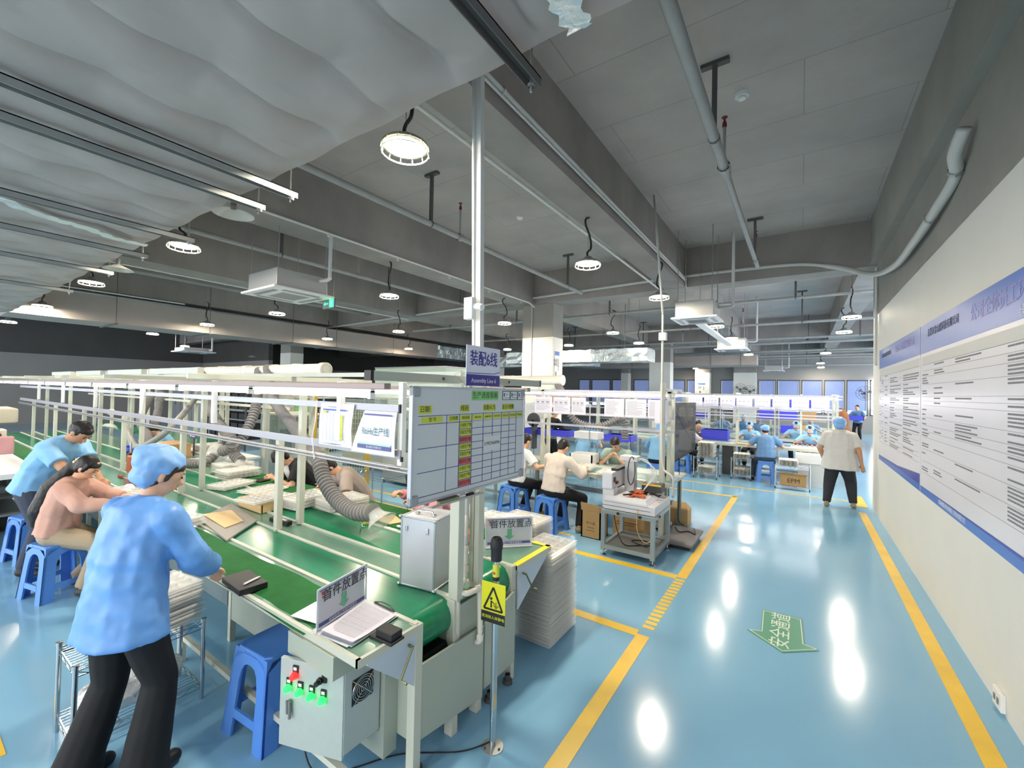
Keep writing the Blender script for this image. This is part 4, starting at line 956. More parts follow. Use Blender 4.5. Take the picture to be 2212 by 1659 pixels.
for a in (0, 2.1, 4.2): MB().lathe([(.006, 0), (.006, .008), (0, .01)], E0+V(.045*math.cos(a), .045*math.sin(a), .004), 8).build('bolt', dkgrey, es)
yb = M('warn_yellow', (206, 206, 30), .4); u_ = V(.96, .1, 0).normalized(); n_ = V(u_.y, -u_.x, 0)
pc = E0+n_*.022+V(-.0, 0, .79)
def wq(u, v, o=0): return pc+u_*u+V(0, 0, v)+n_*o
MB().poly([wq(-.075, -.11), wq(.075, -.11), wq(.075, .11), wq(-.075, .11)], n_, .003).build('sign_plate', yb, es, bevel=.002)
MB().poly([wq(-.075, -.108, .0034), wq(.075, -.108, .0034), wq(.075, -.05, .0034), wq(-.075, -.05, .0034)], n_, .0006).build('sign_foot', black, es)
tr = MB()
for a, b in (((-.058, -.036), (.058, -.036)), ((.058, -.036), (0, .085)), ((0, .085), (-.058, -.036))): tr.bar(wq(*a, .0042), wq(*b, .0042), .011, .001, n_)
tr.build('triangle', black, es)
pg = MB(); pg.bar(wq(-.012, -.025, .0042), wq(-.012, .012, .0042), .009, .001, n_).bar(wq(-.01, .01, .0042), wq(.012, -.004, .0042), .004, .001, n_).ball(wq(-.012, .024, .0042), .007)
for i, w3 in enumerate((.034, .022, .012)): pg.bar(wq(.018-w3/2, -.012-i*.006, .0042), wq(.018+w3/2, -.012-i*.006, .0042), .003, .001, n_)
pg.bar(wq(.018, -.012, .0042), wq(.018, .01, .0042), .003, .001, n_)
pg.build('pictogram', black, es)
text('请消除人体静电', 'lettering', yb, .0205, wq(0, -.079, .0045), u_, (0, 0, 1), es, .0002)
tag(MB().tube(spline([(-1.4, 1.96, .01), (-1.5, 1.8, .008), (-1.75, 1.6, .008), (-1.9, 1.38, .008), (-2.05, 1.28, .01), (-2.2, 1.3, .2)], 8), .004, 6).build('power_cable', black, None, smooth=True), 'thin black cable on the floor from the touch post under the control box', 'cable')
# ================================================================ people
def cone(mb, p, q, r0, r1, wide=1.0, side=None, n=12, cap0=True, cap1=True):
    """closed tapered limb with round (True) or flat (False) ends; wide stretches it along side"""
    p = Vector(p); q = Vector(q); d = q-p; L = d.length
    if L < 1e-6: d = V(0, 0, 1); L = 1e-6
    d = d/L
    s_ = Vector(side) if side is not None else d.orthogonal()
    s_ = (s_-d*s_.dot(d)); s_ = s_.normalized() if s_.length > 1e-5 else d.orthogonal().normalized()
    t_ = d.cross(s_); rings = []
    if cap0: rings += [(p-d*r0*math.sin(a), r0*math.cos(a)) for a in (PI/2*.97, PI/3.2, PI/7)]
    rings += [(p, r0), (q, r1)]
    if cap1: rings += [(q+d*r1*math.sin(a), r1*math.cos(a)) for a in (PI/7, PI/3.2, PI/2*.97)]
    vs = []
    for c, r in rings:
        for j in range(n):
            a = 2*PI*j/n; vs.append(c+s_*math.cos(a)*r*wide+t_*math.sin(a)*r)
    k = len(rings)
    fs = [(i*n+j, i*n+(j+1) % n, (i+1)*n+(j+1) % n, (i+1)*n+j) for i in range(k-1) for j in range(n)]
    fs += [tuple(range(n-1, -1, -1)), tuple(range((k-1)*n, k*n))]
    mb.add(vs, fs)
def ellip(mb, c, r, rot=None, n=14, m=9):
    c = Vector(c); vs = []
    for i in range(m+1):
        ph = PI*(.02+.96*i/m)
        for j in range(n):
            t = 2*PI*j/n; v = V(r[0]*math.sin(ph)*math.cos(t), r[1]*math.sin(ph)*math.sin(t), r[2]*math.cos(ph))
            vs.append(c+(rot @ v if rot else v))
    fs = [(i*n+j, (i+1)*n+j, (i+1)*n+(j+1) % n, i*n+(j+1) % n) for i in range(m) for j in range(n)]
    fs += [tuple(range(n)), tuple(range((m+1)*n-1, m*n-1, -1))]
    mb.add(vs, fs)
def skinned(mb, name, m, parent, vox, smooth=4, cloud=0, csize=.12):
    o = mb.build(name, m, parent, local=True)
    r = o.modifiers.new('r', 'REMESH'); r.mode = 'VOXEL'; r.voxel_size = vox; r.use_smooth_shade = True
    s = o.modifiers.new('s', 'SMOOTH'); s.factor = .5; s.iterations = smooth
    if cloud:
        tx_ = bpy.data.textures.get('folds%g' % csize) or bpy.data.textures.new('folds%g' % csize, 'CLOUDS'); tx_.noise_scale = csize; tx_.noise_depth = 1
        d = o.modifiers.new('d', 'DISPLACE'); d.texture = tx_; d.strength = cloud; d.mid_level = .5; d.texture_coords = 'LOCAL'
    dg = bpy.context.evaluated_depsgraph_get(); me = bpy.data.meshes.new_from_object(o.evaluated_get(dg))
    o.modifiers.clear(); old = o.data; o.data = me; bpy.data.meshes.remove(old); me.name = name
    me.polygons.foreach_set('use_smooth', [True]*len(me.polygons)); return o
def ik(a, t, l1, l2, pole):
    a = Vector(a); t = Vector(t); d = t-a; L = min(d.length, (l1+l2)*.995); d.normalize(); t = a+d*L
    x = (l1*l1-l2*l2+L*L)/(2*L); h = math.sqrt(max(l1*l1-x*x, 0)); pole = Vector(pole); pole = (pole-d*pole.dot(d)).normalized()
    return a+d*x+pole*h, t
def hand(mb, w, d, n, s, curl, side):
    """w wrist, d finger direction, n palm normal, side -1/1 (thumb side)"""
    d = Vector(d).normalized(); n = Vector(n); n = (n-d*n.dot(d)).normalized(); t = d.cross(n)*side
    cone(mb, w, w+d*.035*s, .024*s, .03*s, 1.0, t); 
    for k, (o, L) in enumerate(((.028, .068), (.010, .078), (-.009, .073), (-.027, .058))):
        b = w+d*.045*s+t*o*s; cone(mb, w+d*.01*s+t*o*.7*s, b+d*.03*s, .0125*s, .0115*s)
        p0 = b+d*.03*s; d1 = (d*math.cos(curl)+n*math.sin(curl)).normalized(); p1 = p0+d1*L*.55*s
        d2 = (d*math.cos(curl*2.1)+n*math.sin(curl*2.1)).normalized(); p2 = p1+d2*L*.45*s
        cone(mb, p0, p1, .0092*s, .0085*s, n=8); cone(mb, p1, p2, .0085*s, .0072*s, n=8)
    a = w+d*.015*s+t*.022*s; dt = (d*.7+t*.75+n*.25).normalized(); b = a+dt*.045*s; cone(mb, a, b, .013*s, .011*s, n=8); cone(mb, b, b+(d*.9+t*.15+n*.5).normalized()*.032*s, .0108*s, .0085*s, n=8)
PCOUNT = 0
def person(label, x, y, facing, H=1.6, sit=None, lean=.15, lean2=.2, head=(.4, 0), hands=((-.15, .35, .85), (.15, .35, .85)), feet=None, shirt=None, sleeve='short', trousers=None,
           shirtm=None, tunic=.0, hair='short', hairm=None, cap=None, vox=.011, sk=None, curl=.5, build=1.0, shoes=None, twist=0, hem=.06, clouds=.012, palm=(0, 0, -1), collar=False, feminine=True, pz=None):
    s = H/1.65; sk = sk or skin; hairm = hairm or hair_m
    t = None
    hz = (sit+.085) if sit else (pz or .86*s)
    P = V(0, 0, hz)
    d1 = V(0, math.sin(lean), math.cos(lean)); d2 = V(0, math.sin(lean+lean2), math.cos(lean+lean2))
    Cw = P+d1*.2*s; Ch = Cw+d2*.2*s; N = Ch+d2*.09*s
    R = V(math.cos(twist), math.sin(twist), 0); R0 = V(1, 0, 0)
    shw = .165*s*(1 if feminine else 1.1)*build**.3
    SL = Ch+d2*.035*s-R*shw; SR = Ch+d2*.035*s+R*shw
    hp, hy = head; hl = lean+lean2*.7+hp
    hd = (Matrix.Rotation(hy, 3, 'Z') @ V(0, math.cos(hl), -math.sin(hl)))          # face direction
    hu = (Matrix.Rotation(hy, 3, 'Z') @ V(0, math.sin(hl), math.cos(hl))); hr = hd.cross(hu)
    nk = (d2*.6+hu*.4).normalized()
    Hc = N+nk*.075*s+hu*.075*s+hd*.015*s
    hrot = Matrix((hr, hd, hu)).transposed()
    feet = feet or ((-.1, .08 if not sit else .3, 0), (.1, .08 if not sit else .3, 0))
    hips = [P+V(-.085*s, 0, -.02), P+V(.085*s, 0, -.02)]
    kn = []; an = []
    for hpt, f in zip(hips, feet):
        a_ = V(f[0], f[1]-.03, .085*s+f[2]); k_, a_ = ik(hpt, a_, .41*s, .40*s, V((f[0])*.6, 1, .25 if sit else .0)); kn.append(k_); an.append(a_)
    el = []; wr = []
    for S_, h, sd in ((SL, hands[0], -1), (SR, hands[1], 1)):
        e_, w_ = ik(S_, Vector(h), .27*s, .245*s, V(sd*.75, -.35, -.65)); el.append(e_); wr.append(w_)
    b = build
    # body: one continuous skin
    B = MB()
    ellip(B, Hc+hu*.012*s, (.073*s, .088*s, .098*s), hrot); ellip(B, Hc+hd*.022*s-hu*.055*s, (.052*s, .058*s, .06*s), hrot)
    cone(B, Hc+hd*.086*s-hu*.002*s, Hc+hd*.097*s-hu*.03*s, .009*s, .014*s, n=8)
    ellip(B, Hc+hd*.074*s-hu*.062*s, (.022*s, .016*s, .009*s), hrot, 8, 5)
    for sd in (-1, 1): ellip(B, Hc+hr*sd*.074*s-hu*.012*s-hd*.005*s, (.010*s, .020*s, .032*s), hrot, 8, 6)
    cone(B, N-d2*.05*s, Hc-hu*.04*s-hd*.01*s, .056*s, .05*s)
    cone(B, P, Cw, .115*s*b, .105*s*b, 1.35, R0); cone(B, Cw, Ch, .105*s*b, .105*s*b, 1.4, R); cone(B, SL, SR, .05*s, .05*s)
    for i, S_ in enumerate((SL, SR)):
        cone(B, S_, el[i], .046*s*b, .037*s*b); cone(B, el[i], wr[i], .037*s*b, .025*s)
        fd = (wr[i]-el[i]).normalized()
        hand(B, wr[i], fd, palm, s, curl, (1 if i == 0 else -1))
    for i in (0, 1):
        cone(B, hips[i], kn[i], .078*s*b, .052*s*b); cone(B, kn[i], an[i], .052*s*b, .036*s)
        cone(B, an[i]-V(0, 0, .03*s), an[i]+V(feet[i][0]*.12, .12*s, -.05*s), .03*s, .024*s)
    B2 = skinned(B, 'person', sk, None, vox*.8 if vox < .014 else vox, 3)
    t = B2; t.location = (x, y, 0); t.rotation_euler = (0, 0, facing-PI/2); tag(t, label, 'person')
    t['x'] = 0; del t['x']
    # trousers
    tm = trousers or black
    T = MB()
    cone(T, P+V(0, 0, -.01), P+d1*.1*s, .128*s*b, .118*s*b, 1.33, R0, cap1=False)
    flare = .012 if tm is not MATS.get('flare_black') else .05
    for i in (0, 1):
        cone(T, hips[i], kn[i], .094*s*b, .068*s*b); cone(T, kn[i], an[i]+V(0, 0, .0), .068*s*b, .05*s+flare, cap1=False)
        if flare > .02: cone(T, kn[i]*.5+an[i]*.5, an[i]-V(0, -.01, .05*s), .06*s, .105*s, cap1=False)
    skinned(T, 'trousers', tm, t, vox, 3, .008, .15)
    # shirt
    sm = shirtm or white_p
    S = MB(); e = .018
    hemc = P-d1*hem*s*(0 if sit else 1)-V(0, 0, tunic)
    if sit: hemc = P+V(0, -.01, -.02)
    cone(S, hemc, Cw, (.142+tunic*.18)*s*b, .118*s*b+e*.4, 1.3, R0, cap0=False); cone(S, Cw, Ch, .122*s*b+e*.3, .118*s*b+e*.3, 1.38, R)
    cone(S, SL, SR, .06*s+e*.3, .06*s+e*.3); cone(S, Ch, N-d2*.01, .11*s, .064*s, 1.25, R, cap1=False)
    for i, S_ in enumerate((SL, SR)):
        if sleeve == 'short':
            cone(S, S_, S_+(el[i]-S_)*.78, .062*s*b+e*.4, .056*s*b+e*.9, cap1=False)
        else:
            cone(S, S_, el[i], .062*s*b+e*.4, .052*s*b+e*.9); cone(S, el[i], el[i]+(wr[i]-el[i])*.93, .052*s*b+e*.9, .036*s+e*(.7 if sleeve == 'long' else 1.6), cap1=False)
    so = skinned(S, 'shirt', sm, t, vox, 3, clouds, .11)
    if collar:
        Cq = MB(); cone(Cq, N-d2*.035*s, N+d2*.012*s-V(0, .0, 0), .068*s, .066*s, 1.05, R, cap0=False, cap1=False)
        skinned(Cq, 'collar', sm, t, vox*.8, 2)
    # shoes
    shm = shoes or rubber
    for i in (0, 1):
        f = V(feet[i][0], feet[i][1], feet[i][2]); fw_ = V(feet[i][0]*.5, 1, 0).normalized()
        Sh = MB(); cone(Sh, f+V(0, -.05*s, .045*s), f+fw_*.11*s+V(0, 0, .034*s), .043*s, .036*s, 1.1, R0)
        skinned(Sh, 'shoe', shm, t, .012, 2)
    # face
    if vox < .02:
        Ey = MB()
        for sd in (-1, 1): ellip(Ey, Hc+hd*.083*s+hr*sd*.03*s+hu*.004*s, (.013*s, .004*s, .0055*s), hrot, 8, 5)
        Ey.build('eyes', ink, t, local=True, smooth=True)
        Eb = MB()
        for sd in (-1, 1): ellip(Eb, Hc+hd*.084*s+hr*sd*.031*s+hu*.026*s, (.018*s, .004*s, .003*s), hrot, 8, 5)
        Eb.build('eyebrows', hairm, t, local=True, smooth=True)
        Mo = MB(); ellip(Mo, Hc+hd*.0895*s-hu*.062*s, (.021*s, .004*s, .0055*s), hrot, 8, 5); Mo.build('mouth', M('lips', (186, 104, 96), .5), t, local=True, smooth=True)
    # hair and cap
    Hh = MB(); far_ = vox >= .014; Hf = Hc; Hc = Hc-hd*(.03*s if far_ else 0)+hu*(.012*s if far_ else 0)
    if hair != 'none':
        ellip(Hh, Hc+hu*.024*s-hd*.017*s, (.082*s, .094*s, .098*s), hrot)
        if hair in ('short', 'crop'):
            ellip(Hh, Hc+hu*.055*s+hd*.035*s, (.062*s, .05*s, .035*s), hrot)
            if hair == 'short': ellip(Hh, Hc-hu*.03*s-hd*.045*s, (.066*s, .048*s, .055*s), hrot)
        if hair in ('pony', 'bob', 'bun', 'pony_up') and not (far_ and cap):
            ellip(Hh, Hc-hu*.02*s-hd*.04*s, (.078*s, .056*s, .07*s), hrot); ellip(Hh, Hc+hu*.05*s+hd*.035*s, (.066*s, .05*s, .035*s), hrot)
            for sd in (-1, 1): cone(Hh, Hc+hr*sd*.066*s+hu*.05*s+hd*.02*s, Hc+hr*sd*.07*s-hu*.02*s+hd*.01*s, .02*s, .014*s)
        if hair == 'pony':
            a_ = Hc-hd*.1*s-hu*.01*s; down = V(0, -.25, -1)
            b_ = Ch-d2*.0+V(0, -.16, .02)*s; c_ = Cw+V(0, -.17, 0)*s; e_ = Cw+V(0, -.19, -.12)*s
            cone(Hh, a_, b_, .042*s, .07*s); cone(Hh, b_, c_, .07*s, .078*s); cone(Hh, c_, e_, .078*s, .04*s)
        if hair == 'pony_up': 
            a_ = Hc-hd*.1*s+hu*.02*s; cone(Hh, a_, a_-hd*.03*s+V(0, 0, -.05)*s, .03*s, .04*s); cone(Hh, a_-hd*.03*s+V(0, 0, -.05)*s, a_+V(0, 0, -.15)*s, .04*s, .02*s)
        if hair == 'bun': ellip(Hh, Hc-hd*.1*s, (.045*s, .04*s, .045*s), hrot)
        skinned(Hh, 'hair', hairm, t, min(vox*.9, .014), 2, .008, .03)
    if hair in ('pony', 'pony_up'):
        Sc = MB(); a_ = Hc-hd*.105*s
        for i in range(7):
            q_ = a_+(hr*math.cos(i*.9)+hu*math.sin(i*.9))*.03*s; Sc.ball(q_, .016*s, 8, 5)
        Sc.build('hair_tie', M('scrunchie', (236, 226, 196), .7), t, local=True, smooth=True)
    if cap:
        Cp = MB()
        if cap == 'bouffant':
            ellip(Cp, Hc+hu*.055*s-hd*.045*s, (.105*s, .122*s, .092*s), hrot); ellip(Cp, Hc-hu*.02*s-hd*.06*s, (.095*s, .075*s, .075*s), hrot)
        else:
            ellip(Cp, Hc+hu*.045*s-hd*.03*s, (.1*s, .112*s, .07*s), hrot); ellip(Cp, Hc+hu*.02*s-hd*.06*s, (.094*s, .075*s, .07*s), hrot)
            ellip(Cp, Hc+hu*.03*s+hd*.08*s, (.075*s, .055*s, .013*s), hrot)
        skinned(Cp, 'cap', capm, t, min(vox, .015), 2, .02 if not far_ else 0, .05)
    return t, Hc
capm = M('cap_blue', (128, 176, 232), .5)
smock = M('smock_blue', (104, 158, 226), .42, nz=(6, .07), bump=(9, .35, .02))
smock_d = M('smock_denim', (98, 140, 186), .6, nz=(6, .07), bump=(9, .3, .02))
smock_l = M('smock_light', (132, 186, 228), .55, nz=(6, .06), bump=(9, .3, .02))
flare = M('flare_black', (14, 15, 20), .8, nz=(30, .2))
dkblue = M('dark_jeans', (58, 66, 84), .8, nz=(30, .15)); blk = M('black_trousers', (18, 18, 22), .8, nz=(30, .2))
pinkm = M('pink_knit', (206, 160, 144), .75, nz=(6, .05), bump=(12, .3, .02)); khaki = M('khaki', (168, 152, 128), .8, bump=(12, .3, .02))
creamt = M('cream_knit', (220, 206, 194), .8, nz=(6, .04), bump=(12, .3, .02)); whitet = M('white_tee', (228, 228, 226), .7, bump=(12, .3, .02))
greyt = M('grey_tee', (138, 134, 128), .8); sage = M('sage_tee', (150, 170, 158), .8); beige = M('beige_tee', (168, 154, 144), .8, bump=(12, .3, .02)); lavt = M('lavender_tee', (200, 200, 218), .8)
olive_s = M('shoe_olive', (150, 140, 112), .7)
S3 = PI/2   # facing +y
def F(dx, dy): return math.atan2(dy, dx)
# --- stool prototype (seat top at z = .48)
def make_stool():
    t = thing('plastic_stool', '', 'stool', (0, 0, 0)); Hs = .48; a, b = .15, .195
    MB().poly([(x_, y_, Hs-.03) for x_, y_ in [(-a, -a+.03), (-a+.03, -a), (a-.03, -a), (a, -a+.03), (a, a-.03), (a-.03, a), (-a+.03, a), (-a, a-.03)]], (0, 0, 1), .03).build('seat', stool_m, t, True, bevel=.008)
    def pt(u, z, q):    # u in -1..1 along the side at height z; q side index
        w_ = b+(a-b)*z/Hs; p = V(u*w_, -w_, z); return Matrix.Rotation(q*PI/2, 3, 'Z') @ p
    arch = [(.52, .15), (.52, .24), (.51, .31), (.44, .365), (.3, .395), (.13, .405), (0, .407)]
    outer = [(1, .15), (1, .24), (1, .31), (1, .40), (.8, .455), (.4, .455), (0, .455)]
    for leg in range(4):
        m = MB()
        for q, sg in ((leg, -1), ((leg-1) % 4, 1)):
            inn = [pt(sg*u, z, q) for u, z in arch]; out = [pt(sg*u, z, q) for u, z in outer]
            nrm = (Matrix.Rotation(q*PI/2, 3, 'Z') @ V(0, -1, 0))*-.014
            for i in range(len(arch)-1):
                m.poly([inn[i], inn[i+1], out[i+1], out[i]], nrm, 1)
            m.poly([pt(sg*.54, .0, q), pt(sg*.52, .15, q), pt(sg*1, .15, q), pt(sg*1, 0, q)], nrm, 1)
            m.poly([pt(sg*.4, .455, q), pt(sg*.4, .475, q), pt(sg*.99, .47, q), pt(sg*1, .40, q)], nrm, 1)
        m.build('leg', stool_m, t, True)
    for q in range(4):
        nrm = (Matrix.Rotation(q*PI/2, 3, 'Z') @ V(0, -1, 0))*-.014
        MB().poly([pt(-.56, .105, q), pt(.56, .105, q), pt(.54, .15, q), pt(-.54, .15, q)], nrm, 1).build('stretcher', stool_m, t, True)
    return t
stool0 = make_stool(); stool_used = [False]
def stool(x, y, rz, label, s=1.0):
    if not stool_used[0]:
        o = stool0; stool_used[0] = True; o.location = (x, y, 0); o.rotation_euler = (0, 0, rz); o['label'] = label
        if s != 1: o.scale = (s, s, s)
    else: o = dup(stool0, (x, y, 0), rz, label, None, (s, s, s))
    o['group'] = 'blue plastic stools'
    return o
PF = V
# P1: woman in blue smock, back view, near
stool(-2.52, 1.34, .08, 'dark-looking blue plastic stool nearest the camera, half under the table', 1.0)
MB_ = None
pc1 = person('person seen from behind in blue smock and blue cap, flared black trousers, nearest the camera', -2.75, .70, F(-.3, 1), H=1.62, lean=.1, lean2=.14, head=(.2, -.5), hands=((-.36, .3, .74), (.1, .36, .92)), pz=.875,
   feet=((-.15, -.06, 0), (.13, .06, 0)), shirtm=smock, sleeve='loose', trousers=flare, hair='bob', hairm=hairb, cap='bouffant', vox=.01, build=1.12, tunic=.1, collar=True, clouds=.03, shoes=black)
# P2: seated woman in pink
stool(-5.68, .97, .25, 'blue plastic stool under the seated person in pink')
person('person with long black ponytail in pink top and khaki trousers, seated at the near line', -5.72, .97, F(.55, .8), H=1.6, sit=.48, lean=.12, lean2=.2, head=(.35, -.1), hands=((.05, .5, .86), (.28, .52, .84)),
   feet=((-.12, .12, 0), (.18, .3, 0)), shirtm=pinkm, sleeve='long', trousers=khaki, hair='pony', cap=None, vox=.01, build=1.12, clouds=.02, shoes=dkgrey)
# P3: man standing behind her
stool(-7.0, 1.0, .2, 'blue plastic stool behind the standing person at the left edge')
person('standing person with short hair in short-sleeved blue shirt, bent over the near line', -6.5, .93, F(.75, .66), H=1.72, lean=.42, lean2=.22, head=(.28, 0), hands=((.02, .62, .93), (.25, .66, .95)),
   feet=((-.12, -.02, 0), (.12, .05, 0)), shirtm=smock_l, sleeve='short', trousers=dkblue, hair='crop', vox=.011, build=1.15, feminine=False, collar=True, clouds=.02, sk=skin_d)
# across the near line, facing the camera
person('person in black and white shirt bent over writing, across the near line', -5.2, 3.2, F(-.35, -1), H=1.64, sit=.52, lean=.42, lean2=.35, head=(.45, 0), hands=((-.16, .5, .85), (.0, .5, .84)), shirtm=M('black_tee', (22, 22, 26), .8), trousers=blk, hair='pony_up', vox=.011, curl=.9)
_w = [o for o in bpy.data.objects if o.get('label', '').startswith('person in black and white')][0]
fb = MB(); ellip(fb, (0, .27, .83), (.085, .07, .17), Matrix.Rotation(-.6, 3, 'X')); skinned(fb, 'white_shirt_front', whitet, _w, .012, 2)
person('person in beige tee with dark hair over the face, across the near line', -4.25, 3.22, F(-.4, -1), H=1.62, sit=.52, lean=.4, lean2=.35, head=(.55, .1), hands=((-.2, .45, .86), (.0, .45, .86)), shirtm=beige, trousers=blk, hair='bob', vox=.011, curl=.9)
person('person in pink and black top mostly hidden behind the progress board', -3.0, 3.3, F(-.3, -1), H=1.6, sit=.5, lean=.35, lean2=.3, head=(.5, 0), hands=((-.1, .42, .86), (.28, .38, .88)), shirtm=M('pink_top', (222, 150, 156), .7), sleeve='long', trousers=blk, hair='bob', vox=.012, curl=.9)
person('person in light blue uniform seated far along the near line', -10.1, 3.25, F(-.5, -1), H=1.6, sit=.46, lean=.3, lean2=.3, head=(.5, 0), hands=((-.2, .42, .86), (.2, .42, .86)), shirtm=smock_l, trousers=blk, hair='bob', vox=.016)
for x, y, l in ((-5.2, 3.3, 'under the person in black and white'), (-4.25, 3.35, 'under the person in beige'), (-3.0, 3.38, 'behind the progress board'), (-10.1, 3.35, 'under the far person in light blue')): stool(x, y, .1, 'blue plastic stool ' + l, .96)
# line 7
stool(-3.72, 5.62, -.15, 'bright blue plastic stool under the person in white tee, left of the pair')
person('person in white tee with short black hair seated, partly behind the progress board', -3.68, 5.62, F(.35, 1), H=1.62, sit=.48, lean=.12, lean2=.15, head=(.3, 0), hands=((-.15, .4, .84), (.3, .36, .8)), feet=((-.1, .25, 0), (.22, .3, 0)), shirtm=whitet, trousers=blk, hair='short', vox=.012, shoes=olive_s)
stool(-2.93, 5.38, -.12, 'bright blue plastic stool under the person in cream sweater, right of the pair')
person('person in cream sweater and black trousers seated with back to the camera', -2.9, 5.4, F(.25, 1), H=1.64, sit=.48, lean=.1, lean2=.2, head=(.45, 0), hands=((-.16, .4, .86), (.2, .42, .86)), feet=((-.1, .3, 0), (.32, .22, 0)), shirtm=creamt, sleeve='long', trousers=blk, hair='short', vox=.011, build=1.08, feminine=False, clouds=.018, shoes=olive_s)
person('young person in sage tee facing the camera, looking down at small parts', -2.58, 7.15, F(.12, -1), H=1.64, sit=.46, lean=.25, lean2=.2, head=(.35, -.1), hands=((-.05, .36, .9), (.06, .38, .92)), shirtm=sage, trousers=blk, hair='short', vox=.011, feminine=False, curl=.8)
stool(-2.58, 7.25, 0, 'blue plastic stool behind the work table under the person in sage tee', .96)
person('person in light blue smock bending away behind the blue crates', -4.1, 8.9, F(.2, 1), H=1.6, sit=.46, lean=.35, lean2=.3, head=(.5, 0), hands=((-.2, .42, .86), (.2, .42, .86)), shirtm=smock_l, trousers=blk, hair='bob', cap='bouffant', vox=.016)
person('person in black standing behind the blue crates of the second line', -4.9, 8.9, F(.3, 1), H=1.62, lean=.1, lean2=.1, head=(.3, 0), hands=((-.2, .38, .95), (.2, .38, .95)), shirtm=M('black_tee2', (24, 24, 28), .8), sleeve='long', trousers=blk, hair='bob', vox=.016)
stool(-2.55, 9.3, 0, 'grey-blue stool under the person in pale smock beyond the second line')
person('person in pale blue smock seated on a stool beyond the second line', -2.55, 9.3, F(.2, 1), H=1.6, sit=.48, lean=.15, lean2=.2, head=(.4, 0), hands=((-.2, .42, .86), (.2, .42, .86)), shirtm=smock_l, sleeve='long', trousers=blk, hair='bob', cap='bouffant', vox=.015)
# line 8
stool(-2.45, 11.35, .1, 'blue plastic stool under the person with cream hair tie')
person('person in lavender tee with black hair in a cream scrunchie, seated at the third line', -2.42, 11.4, F(.3, 1), H=1.6, sit=.48, lean=.1, lean2=.15, head=(.35, -.2), hands=((-.15, .4, .84), (.2, .4, .84)), shirtm=lavt, trousers=blk, hair='pony_up', vox=.014)
person('person in dark grey tee leaning over the third line beside the blue crates', -2.5, 13.35, F(.3, -1), H=1.62, sit=.5, lean=.35, lean2=.25, head=(.4, 0), hands=((-.1, .4, .86), (.2, .42, .86)), shirtm=greyt, trousers=blk, hair='bob', vox=.015)
stool(-.66, 11.35, .1, 'blue plastic stool under the person in denim-blue uniform')
person('person in denim-blue uniform and grey-blue cap seated with back to the camera', -.66, 11.37, F(-.15, 1), H=1.6, sit=.48, lean=.08, lean2=.15, head=(.25, .3), hands=((-.3, .3, .8), (.3, .35, .8)), feet=((-.25, .15, 0), (.2, .25, 0)), shirtm=smock_d, sleeve='short', trousers=M('slate', (66, 78, 88), .8), hair='bob', cap='peak', vox=.013, build=1.1)
for x, y, l, cp in ((-1.15, 13.6, 'person in light blue uniform and cap facing the camera, left of the third line', 1), (.2, 13.2, 'person in light blue uniform bent low beside the red-handled fixtures', 1), (-.1, 15.0, 'person in light blue uniform facing the camera behind the third line', 1),
                (-2.4, 17.8, 'person in light blue uniform far behind the wire shelves, left', 1), (-1.75, 18.2, 'person in light blue uniform far behind the wire shelves, second', 1), (.3, 18.2, 'person in light blue uniform far behind, right of centre', 1), (-1.2, 17.4, 'person in light blue cap far behind the third line, middle', 1)):
    person(l, x, y, F(-.1, -1), H=1.6, sit=.46, lean=.22, lean2=.2, head=(.4, .1), hands=((-.15, .38, .88), (.15, .38, .88)), shirtm=smock_l, sleeve='short', trousers=blk, hair='bob', cap='peak', vox=.018 if y < 16 else .024, collar=y < 16)
# walking person, far person with crate
person('walking person in wide white top, blue hair cap and dark trousers beside the white wall', .58, 9.75, F(.1, 1), H=1.6, lean=.06, lean2=.12, head=(.2, .1), hands=((-.24, .12, .8), (.33, .0, .72)), feet=((-.17, -.16, 0), (.2, .02, 0)), shirtm=M('white_wide', (206, 204, 202), .75, bump=(8, .4, .02)), sleeve='short', trousers=M('charcoal', (40, 42, 48), .8, nz=(30, .2)), hair='none', cap='bouffant', vox=.012, build=1.42, tunic=.12, clouds=.02, shoes=olive_s, sk=skin_d, curl=.25, palm=(0, 1, 0))
person('small far person in blue shirt carrying a blue crate near the wall end', 2.15, 25.1, F(-.35, -1), H=1.66, lean=.05, lean2=.1, head=(.3, .0), hands=((-.2, .3, 1.0), (.2, .3, 1.0)), shirtm=smock_d, trousers=blk, hair='short', vox=.02)
cr = thing('blue_crate', 'blue crate carried by the far person near the wall end', 'crate', (2.05, 24.85, .95))
MB().box(1.75, 2.32, 24.6, 24.92, .94, .96).box(1.75, 2.32, 24.6, 24.62, .96, 1.14).box(1.75, 2.32, 24.9, 24.92, .96, 1.14).box(1.75, 1.77, 24.6, 24.92, .96, 1.14).box(2.3, 2.32, 24.6, 24.92, .96, 1.14).build('body', bluepl, cr)
